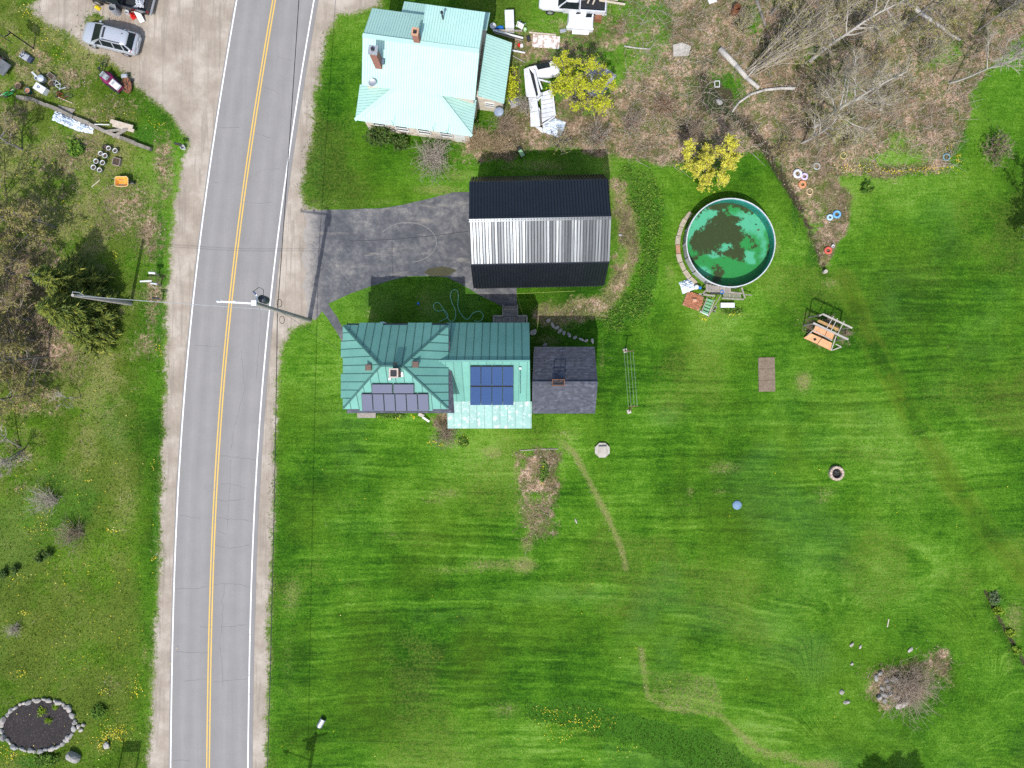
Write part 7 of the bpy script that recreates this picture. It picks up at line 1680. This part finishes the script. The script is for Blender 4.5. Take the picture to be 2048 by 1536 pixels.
# ------------------------------------------------------------------ back steps, hose and yard things
def steps_deck():
    t = thing('back_steps', 'grey wooden landing and steps at the back door of the farmhouse wing', 'steps', Vector((-.15, 5.4, 0)))
    for k in range(14):
        x = -1.30 + k * .187; MB().box((x, -.40, .98), (.17, 1.0, .04)).build('plank', M_WOOD, t)
    for k in range(4): MB().box((0.0, .26 + .24 * k, .80 - .22 * k), (1.1, .25, .04)).build('step', M_WOOD, t)
    for s in (-1, 1):
        MB().bar((s * .60, .1, .75), (s * .60, 1.05, .05), .06, .2).build('stringer', M_WOOD, t); MB().bar((s * .60, .1, 1.85), (s * .60, 1.1, 1.1), .09, .05).build('hand_rail', M_WOOD, t); MB().box((s * .60, 1.05, .55), (.09, .09, 1.1)).build('post', M_WOOD, t); MB().box((s * .60, .1, .93), (.09, .09, 1.86)).build('post', M_WOOD, t); MB().box((s * 1.32, .1, .93), (.09, .09, 1.86)).build('post', M_WOOD, t); MB().bar((s * .60, .1, 1.88), (s * 1.36, .1, 1.88), .12, .05).build('rail', M_WOOD, t); MB().bar((s * 1.34, .1, 1.88), (s * 1.34, -.86, 1.88), .12, .05).build('rail', M_WOOD, t)
        for k in range(3): MB().box((s * (.75 + .18 * k), .1, 1.42), (.035, .035, .85)).build('baluster', M_WOOD, t)
steps_deck()
hp = [(1225, 1395), (1272, 1372), (1290, 1345), (1262, 1306), (1225, 1315), (1190, 1303), (1179, 1275), (1190, 1254), (1217, 1250), (1245, 1280), (1272, 1335), (1300, 1385), (1325, 1393), (1347, 1365), (1348, 1310), (1325, 1260), (1311, 1210), (1316, 1168), (1342, 1149), (1365, 1165), (1370, 1210), (1366, 1280), (1390, 1335), (1425, 1374), (1450, 1372), (1478, 1335), (1505, 1320), (1540, 1318), (1560, 1340), (1556, 1375), (1530, 1393), (1490, 1388)]
hp = [(560 + a / 3.84, 280 + b / 3.84) for a, b in hp]
def smooth_pts(pts, n=4):
    out = []
    for i in range(len(pts) - 1):
        p0 = pts[max(0, i - 1)]; p1 = pts[i]; p2 = pts[i + 1]; p3 = pts[min(len(pts) - 1, i + 2)]
        for k in range(n):
            f = k / n; out.append(tuple(.5 * (2 * p1[j] + (p2[j] - p0[j]) * f + (2 * p0[j] - 5 * p1[j] + 4 * p2[j] - p3[j]) * f * f + (3 * p1[j] - p0[j] - 3 * p2[j] + p3[j]) * f ** 3) for j in (0, 1)))
    return out + [pts[-1]]
hpts = smooth_pts(hp); L = P(*hpts[0]); m = MB(); m.path([P(*q) - L + Vector((0, 0, .04)) for q in hpts], .025, 5); tag(m.build('garden_hose', pm('green_hose', (.28, .60, .42), None, 5, .5), None, loc=L), 'looping pale green garden hose on the shaded grass behind the farmhouse', 'hose')
cp = smooth_pts([(1034, 588), (1040, 612), (1048, 634), (1052, 640)]); L = P(*cp[0]); m = MB(); m.path([P(*q) - L + Vector((0, 0, .05)) for q in cp], .012, 4); tag(m.build('rope', pm('lime_cord', (.45, .55, .12), None, 5, .6), None, loc=L), 'thin lime cord from the garage corner to the back steps', 'cord')
m = MB(); m.path([P(1034, 587, .05) - P(1034, 587), P(1150, 582, .05) - P(1034, 587)], .012, 4); tag(m.build('rope', MATS['lime_cord'], None, loc=P(1034, 587)), 'thin lime cord along the front wall of the garage', 'cord')
t = thing('water_tank', 'white ribbed round tank lid behind the farmhouse wall', 'tank', P(770, 657)); MB().lathe([(.46, 0), (.48, 1.1), (.46, 1.16), (.3, 1.22), (0, 1.26)], 26).build('tank', M_WHITE, t, True)
for k in range(6): a = math.pi * k / 6; MB().bar((.44 * math.cos(a), .44 * math.sin(a), 1.19), (-.44 * math.cos(a), -.44 * math.sin(a), 1.19), .03, .09).build('rib', M_GALV, t)
simple('ball', 'bright blue ball on the shaded lawn behind the farmhouse', 'ball', M_BLUE, P(837, 607.5), lambda m: m.lathe([(.12 * math.sin(a), .12 - .12 * math.cos(a)) for a in np.linspace(0.01, math.pi, 9)], 14), 0, None, True)
# stepping stones behind the shed
for i, (px, py) in enumerate([(1097, 641), (1105, 650), (1113, 655), (1120, 662), (1128, 666), (1138, 670), (1150, 675), (1162, 679), (1172, 681), (1185, 682)]):
    tag(rock(px, py, random.uniform(.2, .3), random.uniform(.14, .2), .07, random.uniform(0, 3), None, True, i, name='stepping_stone', sink=.2), 'pale edging stone behind the shed, %s from the back steps' % ['first', 'second', 'third', 'fourth', 'fifth', 'sixth', 'seventh', 'eighth', 'ninth', 'tenth'][i], 'stone', 'edging stones behind the shed')
tag(rock(1066, 664, .36, .3, .2, .4, None, True, 2), 'pale boulder in the corner between wing and shed', 'rock')
tag(rock(1090, 690, .22, .18, .14, .4, None, True, 3), 'small pale rock against the shed wall', 'rock')
# front of the farmhouse
tag(board('white rail leaning by the farmhouse corner', (846, 834), (859, 843), .16, M_TRIM, .3, .2), 'white rail lying by the shrub at the farmhouse corner', 'rail')
simple('stone_block', 'tan block beside the white rail at the farmhouse corner', 'block', M_CONC, P(843, 830), lambda m: m.cbox((0, 0, .12), (.5, .28, .24), 0, .03), deg(-25))
t = thing('cold_frame', 'grey low box against the south wall of the farmhouse', 'box', P(735, 830)); MB().cbox((0, 0, .2), (1.5, .4, .4), 0, .03).build('box', M_GREYP, t); MB().cbox((0, 0, .42), (1.54, .44, .06), 0, .02).build('lid', M_WOOD, t)
# ------------------------------------------------------------------ clutter east of the mint house
t = thing('refrigerator', 'white box shaped refrigerator lying on the grass by the mint roof house', 'refrigerator', P(1019, 50), deg(2)); MB().cbox((0, 0, .5), (.72, 1.4, 1.0), 0, .03).build('cabinet', M_WHITE, t); MB().cbox((0, .28, 1.03), (.74, .9, .07), 0, .02).build('door', M_WHITE, t); MB().cbox((0, -.46, 1.03), (.74, .52, .07), 0, .02).build('door', M_WHITE, t)
def chair():
    t = thing('garden_chair', 'white plastic garden chair tipped on the grass', 'chair', P(1044, 50), deg(-25)); t.rotation_euler = (deg(35), 0, deg(-30))
    MB().cbox((0, 0, .42), (.46, .44, .05), 0, .02).build('seat', M_WHITE, t)
    for k in range(5): MB().box((-.18 + .09 * k, .24, .66), (.06, .03, .44)).build('back_slat', M_WHITE, t)
    MB().bar((-.25, .25, .9), (.25, .25, .9), .06).build('back_rail', M_WHITE, t)
    for sx in (-1, 1):
        for sy in (-1, 1): MB().bar((sx * .21, sy * .2, .42), (sx * .25, sy * .25, 0), .05).build('leg', M_WHITE, t)
        MB().bar((sx * .26, -.22, .62), (sx * .26, .25, .64), .06, .03).build('arm', M_WHITE, t)
chair()
simple('plastic_jug', 'pale green jug beside the tipped chair', 'jug', M_LGRN, P(1050, 61), lambda m: m.lathe([(0, 0), (.14, 0), (.16, .3), (.06, .42), (0, .44)], 14))
simple('blue_tarp', 'small bright blue tarp against the mint roof house', 'tarp', M_BLUE, P(999, 58), lambda m: crumple(m, .35, .22, .25, 3, 8), deg(15))
simple('white_basin', 'white basin in the shade beside the blue tarp', 'basin', M_WHITE, P(986, 54), lambda m: m.lathe([(0, .02), (.2, 0), (.26, .22), (.22, .22), (.18, .06), (0, .06)], 16))
for i, (p, q, w, z, mt, lb) in enumerate([((988, 66), (1044, 67), .16, .45, M_WOOD, 'grey plank, top of the leaning stack by the lean-to'), ((986, 66), (1046, 82), .14, .5, M_TRIM, 'white plank slanting from the lean-to corner'), ((988, 70), (1045, 86), .1, .4, M_WOOD, 'grey plank slanting below the white one'), ((1024, 104), (1050, 109), .12, .3, M_TRIM, 'white stick sticking out of the lean-to wall'), ((1058, 66), (1112, 71), .12, .1, M_PALEB, 'pale plank along the top of the plaster sheet'), ((1024, 112), (1050, 126), .08, .1, M_WOOD, 'thin grey stick below the white one')]):
    board(lb, p, q, w, mt, z)
simple('white_sheet', 'flaking white plaster sheet lying on the grass beside the planks', 'sheet', pm('flaking_white_sheet', (.66, .60, .56), (.36, .26, .20), 3.5, .9, lo=.40, hi=.52), P(1092, 84), lambda m: m.box((0, 0, .05), (2.25, 1.05, .05)), deg(-5))
simple('paint_can', 'red and white can on the bare ground by the lean-to', 'can', M_RED, P(1038, 92), lambda m: m.lathe([(0, 0), (.12, 0), (.12, .26), (0, .26)], 14)); simple('white_box', 'white carton beside the red can', 'box', M_TRIM, P(1043, 93), lambda m: m.cbox((0, 0, .12), (.24, .26, .24), 0, .02), .2)
simple('dark_box', 'dark tool box at the left end of the plaster sheet', 'box', M_BLKP, P(1057, 79), lambda m: m.cbox((0, 0, .15), (.26, .42, .3), 0, .04), .3)
# lumber behind the white truck
for i, (p, q, w, z, lb) in enumerate([((1148, 12), (1222, 6), .16, 1.0, 'pale plank crossing the truck bed, upper'), ((1150, 6), (1232, 13), .18, 1.08, 'pale plank crossing the truck bed, second'), ((1196, 12), (1247, 20), .16, .9, 'long pale plank end reaching furthest right'), ((1172, 22), (1184, -6), .12, 1.2, 'short cross piece over the planks, left'), ((1182, 24), (1196, -8), .12, 1.2, 'short cross piece over the planks, right')]):
    board(lb, p, q, w, M_PALEB, z)
simple('scrap_sheet', 'rust brown panel behind the camper shell', 'panel', M_RUST, P(1196, 34), lambda m: m.cbox((0, 0, .3), (.6, .95, .6), 0, .03), deg(-8))
def shell():
    t = thing('camper_shell', 'white truck camper shell with two dark windows lying beside the pickup', 'camper shell', P(1161, 43), deg(-5))
    def ring(x0, x1, y0, y1, z): return [(x0, y0, z), (x1, y0, z), (x1, y1, z), (x0, y1, z)]
    m = MB(); loft(m, [ring(-1.12, 1.08, -.85, .72, .05), ring(-1.1, 1.05, -.8, .7, .45), ring(-1.0, .98, -.55, .62, .72)]); m.build('shell', P_WHITE, t)
    MB().slab([(.35, .02, .735), (.85, .05, .735), (.9, .5, .735), (.42, .48, .735)], (0, 0, .015)).build('window', M_GLASS, t); MB().slab([(-.5, .2, .735), (-.12, .24, .735), (.0, .42, .735), (-.42, .36, .735)], (0, 0, .015)).build('window', M_GLASS, t)
    MB().slab([(-1.15, -.86, .5), (1.1, -.86, .5), (1.1, -.72, .54), (-1.15, -.72, .54)], (0, 0, .06)).build('drip_edge', P_WHITE, t); MB().slab([(-.6, -1.15, .12), (.75, -1.1, .12), (.8, -.86, .3), (-.62, -.88, .3)], (0, 0, .04)).build('flap', P_WHITE, t); MB().cbox((-1.4, -.95, .12), (.5, .3, .08), .3, .02).build('torn_corner', M_GALV, t)
shell()
def wreck():
    t = thing('wrecked_camper', 'collapsed white travel trailer lying open between lean-to and yellow tree', 'trailer', P(1082, 195)); L = t.location.copy(); wv = pm('chalky_white_panel', (.62, .63, .64), (.48, .49, .51), 3, .5)
    def A(x, y, z): return P(940 + x / 5.486, y / 5.486, z) - L
    def sl(nm, q, th=.05, m=wv):
        v = [A(*p) for p in q]; n = (v[1] - v[0]).cross(v[2] - v[0]).normalized()
        if n.z < 0: v = v[::-1]; n = -n
        return MB().slab(v, n * th).build(nm, m, t)
    # front cap
    f = sl('front_panel', [(640, 735, .9), (880, 685, 1.0), (975, 770, .9), (985, 800, .7), (860, 845, .6), (735, 860, .6)]); sl('front_window', [(720, 705, 1.06), (870, 690, 1.08), (880, 735, 1.04), (745, 765, 1.04)], .03, M_GLASS); sl('front_roll', [(740, 862, .62), (990, 800, .72), (975, 835, .3), (760, 880, .25)])
    sl('front_panel', [(880, 672, 1.0), (925, 670, .95), (992, 770, .75), (975, 775, .92)])
    # left side wall, folded outwards in strips
    sl('side_panel', [(590, 760, .7), (640, 735, .95), (730, 1070, .95), (650, 1070, .7), (615, 1060, .6)]); sl('side_panel', [(640, 1075, .7), (730, 1075, .95), (752, 1210, .9), (660, 1230, .65)]); sl('side_panel', [(660, 1235, .65), (752, 1215, .9), (770, 1385, .8), (665, 1390, .55)])
    sl('inner_strip', [(650, 735, .6), (690, 760, .6), (745, 1040, .6), (722, 1040, .6)], .04, M_DKSTEEL); sl('inner_strip', [(738, 1205, .6), (770, 1205, .6), (775, 1360, .6), (748, 1360, .6)], .04, M_GREYP); sl('side_rail', [(690, 760, 1.0), (715, 765, 1.0), (775, 1030, 1.0), (748, 1040, 1.0)])
    # floor
    sl('floor', [(775, 1020, .45), (900, 975, .45), (930, 1280, .45), (790, 1370, .45)])
    for k in range(6): y = 1050 + k * 48; MB().bar(A(782, y + 6, .49), A(915, y - 18, .49), .02, .015).build('floor_joint', M_GREYP, t)
    sl('inner_wall', [(690, 1110, .8), (780, 1010, .8), (800, 1040, .5), (700, 1180, .5)]); sl('inner_wall', [(690, 1195, .75), (760, 1180, .75), (770, 1210, .6), (690, 1230, .6)])
    for p, q in (((745, 870, 1.0), (885, 905, 1.0)), ((880, 900, 1.0), (900, 1010, 1.0)), ((755, 880, 1.0), (790, 980, .9)), ((905, 1010, .7), (935, 1270, .6)), ((930, 1280, .6), (795, 1370, .6)), ((790, 1060, .9), (690, 1130, .9))): MB().bar(A(*p), A(*q), .11, .07).build('frame_rail', wv, t)
    sl('torn_flap', [(700, 1380, .6), (790, 1400, .5), (800, 1465, .1), (760, 1430, .2)]); sl('torn_flap', [(800, 1370, .55), (930, 1300, .55), (915, 1280, .6), (790, 1350, .6)], .04, M_DKSTEEL)
    for s in ((660, 1100), (640, 900)): MB().tube(A(s[0] - 25, s[1], .3), A(s[0] + 10, s[1], .3), .28, n=16).build('wheel', M_TYRE, t)
wreck()
simple('white_sheeting', 'crumpled white roof sheeting at the foot of the wrecked camper', 'sheeting', M_TARPW, P(1107, 254), lambda m: crumple(m, .85, .72, .3, 77, 16), deg(-20))
simple('grey_tarp', 'grey tarp spread under the yellow budding tree', 'tarp', pm('grey_tarp_cloth', (.36, .36, .37), (.22, .21, .21), 3, .8), P(1192, 160), lambda m: crumple(m, 1.2, 1.3, .18, 78, 16), deg(-35))
simple('grey_tarp', 'grey tarp patch between the lean-to wall and the wrecked camper', 'tarp', MATS['grey_tarp_cloth'], P(1030, 205), lambda m: crumple(m, .45, .35, .2, 79, 8), .4)
simple('barrel', 'rusty open barrel standing at the top edge of the brush', 'barrel', M_RUST, G(1469, 24), lambda m: m.lathe([(0, .02), (.29, 0), (.30, .3), (.31, .31), (.30, .33), (.30, .88), (.28, .88), (.27, .3), (0, .3)], 20))
simple('concrete_slab', 'cracked grey concrete slab in the brush left of the fallen trunk', 'slab', M_CONC, G(1362, 100), lambda m: m.prism([(-.75, -.45), (.5, -.6), (.85, .1), (.2, .55), (-.6, .5)], -.05, .12), deg(10))
simple('wire_frame', 'small white square frame by the ditch head', 'frame', M_TRIM, G(1435, 167), lambda m: [m.bar((-.2, s * .25, .15), (.2, s * .25, .15), .05) for s in (-1, 1)] + [m.bar((s * .2, -.25, .15), (s * .2, .25, .15), .05) for s in (-1, 1)])
simple('scrap_sheet', 'white scrap panel at the top edge right of the truck', 'panel', M_TRIM, G(1424, 1), lambda m: m.box((0, 0, .1), (.7, .5, .04)), .3)
t = thing('push_mower', 'green push mower in the shade behind the garage', 'mower', P(1043, 308), deg(-62)); MB().cbox((0, 0, .22), (.62, .34, .16), 0, .05).build('deck', pm('green_mower_deck', (.25, .42, .22), None, 5, .5), t); MB().cbox((-.42, 0, .2), (.22, .3, .26), 0, .05).build('bag', M_BLKP, t)
for x in (-.25, .25):
    for s in (-1, 1): MB().tube((x, s * .18, .09), (x, s * .23, .09), .09, n=12).build('wheel', M_TYRE, t)
for s in (-1, 1): MB().tube((-.25, s * .15, .28), (-.95, s * .17, .85), .014, n=5).build('handle', M_DKSTEEL, t)
# dead brown garden patch posts and bed edging
t = thing('garden_bed', 'small garden bed with green clump and timber edge on the lawn', 'garden bed', P(1078, 943)); 
for p, q in (((1040, 901), (1074, 899)), ((1082, 898), (1116, 898))): MB().bar(P(*p) - t.location + Vector((0, 0, .04)), P(*q) - t.location + Vector((0, 0, .04)), .06, .09).build('edge_board', M_WOOD, t)
leafy_bush('bed_plants', 'dark green clump with orange flowers in the garden bed', P(1088, 942), .75, .22, 420, L_GRN, 301, .09, 26, sy=1.5, sx=.7, cat='plant')
leafy_bush('foundation_plants', 'leafy row of daffodil plants along the south wall of the farmhouse', P(785, 831), 1.6, .3, 700, L_GRN, 302, .10, 30, sy=.14, cat='plant')
leafy_bush('foundation_plants', 'green daffodil clump right of the farmhouse shrub', P(928, 885), .5, .35, 320, L_GRN, 303, .10, 14, cat='plant')
leafy_bush('weeds', 'weeds between bench and ladder below the pool', P(1462, 622), 1.1, .3, 520, L_GRN, 304, .10, 20, sy=.45, cat='plant')
# ------------------------------------------------------------------ uncountable cover: blades, leaves, flowers
def samp(name, px, py):
    X = (px - 1024) / 24.0; Y = (768 - py) / 24.0; i = np.clip(np.searchsorted(GR['X'], X), 0, len(GR['X']) - 1); j = np.clip(np.searchsorted(GR['Y'], Y), 0, len(GR['Y']) - 1)
    return GR[name][j, i], X, Y
def excl(X, Y):
    m = sd_poly(DRIVE, X, Y, 1.0) > -.03
    PXr = X * 24 + 1024; PYr = 768 - Y * 24
    m |= np.abs(PXr - road_c(PYr) - 2.5) < RHALF + 9
    for pl in ([(686, 655), (900, 655), (900, 830), (686, 830)], [(897, 655), (1060, 655), (1060, 850), (897, 850)], [(1062, 700), (1182, 700), (1182, 826), (1062, 826)], [(950, 395), (1205, 395), (1205, 580), (950, 580)]):
        x = [p[0] for p in pl]; y = [p[1] for p in pl]; m |= (PXr > min(x)) & (PXr < max(x)) & (PYr > min(y)) & (PYr < max(y))
    m |= np.hypot(PXr - 1456, PYr - 491) < 87
    m |= np.hypot((PXr - 78) / 71, (PYr - 1450) / 50) < 1
    return m
def blades(name, label, n, prob, hmin, hmax, w, mat, tonef=None, curve=.5):
    px, py = in_frame_pts(n, 40); pr, X, Y = prob(px, py); k = (RNG.random(n) < pr) & ~excl(X, Y); X = X[k]; Y = Y[k]; N = len(X)
    Z = gz(X, Y) - .01; a = RNG.uniform(0, 6.283, N); h = RNG.uniform(hmin, hmax, N); ln = RNG.uniform(.2, 1.2, N) * h * curve * 2; b = RNG.uniform(0, 6.283, N); ww = w * RNG.uniform(.6, 1.4, N)
    B = np.stack([X, Y, Z], 1); s = np.stack([np.cos(a) * ww, np.sin(a) * ww, a * 0], 1) * .5; T = B + np.stack([np.cos(b) * ln, np.sin(b) * ln, h], 1)
    V = np.stack([B - s, B + s, T], 1).reshape(-1, 3); o = npmesh(name, V, np.arange(3 * N).reshape(N, 3), mat); tag(o, label, None, None, 'stuff')
    if tonef is not None:
        tn = samp('tone', X * 24 + 1024, 768 - Y * 24)[0]; at = o.data.attributes.new('tone', 'FLOAT', 'POINT'); at.data.foreach_set('value', np.repeat(tn, 3).astype(np.float32))
    return o
tl = NT('lawn_blades'); at = tl.node('ShaderNodeAttribute'); at.attribute_name = 'tone'; ri = tl.node('ShaderNodeNewGeometry').outputs['Random Per Island']
kk = tl.math('ADD', at.outputs['Fac'], tl.math('MULTIPLY', tl.math('SUBTRACT', ri, .5), .7)); tl.fin(tl.ramp(kk, [(0, (.022, .068, .005)), (.4, (.046, .125, .009)), (.65, (.075, .17, .018)), (1, (.15, .245, .055))]), .7, 0, .2)
def p_lawn(px, py):
    g, X, Y = samp('gravel', px, py); l, _, _ = samp('litter', px, py); d, _, _ = samp('dry', px, py); return np.clip(1 - g * 1.5 - l * 1.2 - d * .8, 0, 1), X, Y
blades('lawn_grass', 'short mown grass of the lawn', 420000, p_lawn, .03, .07, .045, tl.mat, True, .8)
def p_rough(px, py):
    t_, X, Y = samp('tall', px, py); w, _, _ = samp('wild', px, py); g, _, _ = samp('gravel', px, py); l, _, _ = samp('litter', px, py)
    return np.clip(np.maximum(t_ * 1.0, w * .5) * (1 - g) + .8 * (l > .2) * (1 - g) * np.clip(fbm(X, Y, .55, 4, 91) * 3.2 - 1.2, 0, 1), 0, 1), X, Y
blades('rough_grass', 'longer green grass along the verges and in the unmown patches', 420000, p_rough, .08, .26, .05, leafmat('rough_blades', [(0, (.022, .07, .005)), (.4, (.046, .13, .009)), (.75, (.09, .19, .015)), (1, (.17, .24, .04))], .7, .15))
def p_dry(px, py):
    d, X, Y = samp('dry', px, py); l, _, _ = samp('litter', px, py); g, _, _ = samp('gravel', px, py)
    return np.clip(np.maximum((d - .3) * .7, l * .3 * np.clip(fbm(X, Y, .6, 3, 95) * 3 - 1, 0, 1)) * (1 - g), 0, 1), X, Y
blades('dry_grass', 'dry straw coloured grass in the worn patches and the brush', 700000, p_dry, .04, .18, .04, leafmat('straw_blades', [(0, (.13, .10, .05)), (.5, (.27, .21, .12)), (1, (.42, .34, .23))], .8, .1), None, 1.3)
def scatter_leaves(name, label, n, prob, size, mat, zr, flat):
    px, py = in_frame_pts(n, 40); pr, X, Y = prob(px, py); k = (RNG.random(n) < pr) & ~excl(X, Y); X = X[k]; Y = Y[k]; C = np.stack([X, Y, gz(X, Y) + RNG.uniform(zr[0], zr[1], len(X))], 1); V, F = leaves_np(C, size, RNG, flat, 1.5); return tag(npmesh(name, V, F, mat, None, 4), label, None, None, 'stuff')
def p_lit(px, py): l, X, Y = samp('litter', px, py); return np.clip(l - .15, 0, 1) * np.clip(fbm(X, Y, .7, 4, 51) * 3 - 1, .05, 1), X, Y
scatter_leaves('leaf_litter', 'fallen brown and tan leaves under the brush and trees', 420000, p_lit, .075, leafmat('fallen_leaves', [(0, (.14, .095, .06)), (.3, (.22, .155, .105)), (.6, (.30, .22, .16)), (.85, (.36, .275, .205)), (1, (.46, .37, .30))], .8, .05), (.01, .06), .35)
def p_lush(px, py):
    X = (px - 1024) / 24.0; Y = (768 - py) / 24.0; d = np.clip(sd_poly(LUSH, X, Y) * 1.5 + .3, 0, 1); return d * np.clip(fbm(X, Y, .9, 3, 4) * 2.6 - .75, 0.02, 1), X, Y
scatter_leaves('ground_cover', 'leafy green ground cover between garage and lawn', 1100000, p_lush, .10, L_GRN, (.02, .16), .45)
# flowers: dandelions and daffodils
fl = []
rf = np.random.default_rng(77)
for (x, y, rx, ry, n) in [(1100, 1420, 30, 14, 40), (1150, 1445, 60, 22, 70), (1190, 1440, 40, 20, 40), (1120, 1470, 40, 14, 30), (1250, 1500, 60, 20, 14), (1700, 335, 40, 8, 70), (1790, 342, 60, 7, 80), (1870, 338, 40, 8, 60), (1915, 320, 8, 14, 30), (230, 1465, 34, 20, 150), (205, 1490, 16, 16, 60), (20, 1510, 20, 14, 50), (50, 1225, 14, 5, 22), (210, 1380, 12, 8, 20), (275, 1370, 16, 14, 24), (270, 1390, 16, 10, 16), (45, 1345, 16, 8, 20), (225, 1060, 16, 6, 20), (180, 960, 8, 3, 10), (80, 1060, 40, 20, 30), (50, 1150, 40, 10, 20), (170, 1150, 150, 40, 40), (170, 1300, 160, 90, 90), (150, 1000, 150, 90, 60), (80, 70, 40, 40, 40), (110, 110, 50, 30, 30), (200, 240, 60, 30, 24), (310, 250, 30, 20, 20), (50, 20, 16, 16, 20), (60, 330, 60, 50, 26), (140, 420, 60, 40, 20), (230, 505, 10, 8, 10), (1740, 345, 200, 6, 30), (320, 700, 8, 20, 14), (308, 930, 6, 12, 10), (310, 1115, 8, 6, 12),
                         (765, 834, 10, 3, 16), (795, 835, 8, 3, 16), (825, 834, 7, 3, 12), (868, 884, 14, 5, 22), (886, 888, 10, 4, 14), (925, 885, 12, 10, 20), (1086, 935, 5, 6, 8), (1083, 965, 4, 4, 6), (1405, 636, 8, 5, 16), (1462, 626, 18, 8, 22), (1412, 638, 6, 4, 10), (1900, 300, 8, 20, 20)]:
    fl.append(np.stack([rf.normal(x, rx * .5, n), rf.normal(y, ry * .5, n)], 1))
fl.append(np.stack([rf.uniform(0, 310, 130), rf.uniform(780, 1536, 130)], 1)); fl.append(np.stack([rf.uniform(560, 2040, 60), rf.uniform(860, 1536, 60)], 1))
fl = np.concatenate(fl); X = (fl[:, 0] - 1024) / 24; Y = (768 - fl[:, 1]) / 24; N = len(X); C = np.stack([X, Y, gz(X, Y) + rf.uniform(.10, .22, N)], 1); rr = rf.uniform(.016, .040, N)
ang = np.linspace(0, 2 * math.pi, 6, endpoint=False); V = C[:, None, :] + np.stack([np.cos(ang)[None] * rr[:, None], np.sin(ang)[None] * rr[:, None], rf.normal(0, .006, (N, 6))], 2)
tag(npmesh('flowers', V.reshape(-1, 3), np.arange(6 * N).reshape(N, 6), leafmat('yellow_petals', [(0, (.62, .44, .01)), (.7, (.78, .60, .02)), (1, (.80, .72, .25))], .6, .1), None, 6), 'yellow dandelions and daffodils dotted through the grass', None, None, 'stuff')
# fallen twigs
n = 3200; px = RNG.uniform(1240, 2040, n); py = RNG.uniform(-20, 345, n); l, X, Y = samp('litter', px, py); k = l > .3; X = X[k]; Y = Y[k]; N = len(X); A = np.stack([X, Y, gz(X, Y) + RNG.uniform(.02, .25, N)], 1); a = RNG.normal(.7, 1.0, N); ln = RNG.uniform(.3, 1.7, N); Bv = A + np.stack([np.cos(a) * ln, np.sin(a) * ln, RNG.uniform(0, .35, N)], 1)
V, F = tubes_np(A, Bv, RNG.uniform(.006, .016, N), RNG.uniform(.003, .008, N), 3); tag(npmesh('fallen_twigs', V, F, M_TWIG, None, 4), 'fallen grey twigs and dead stems through the brush', None, None, 'stuff')
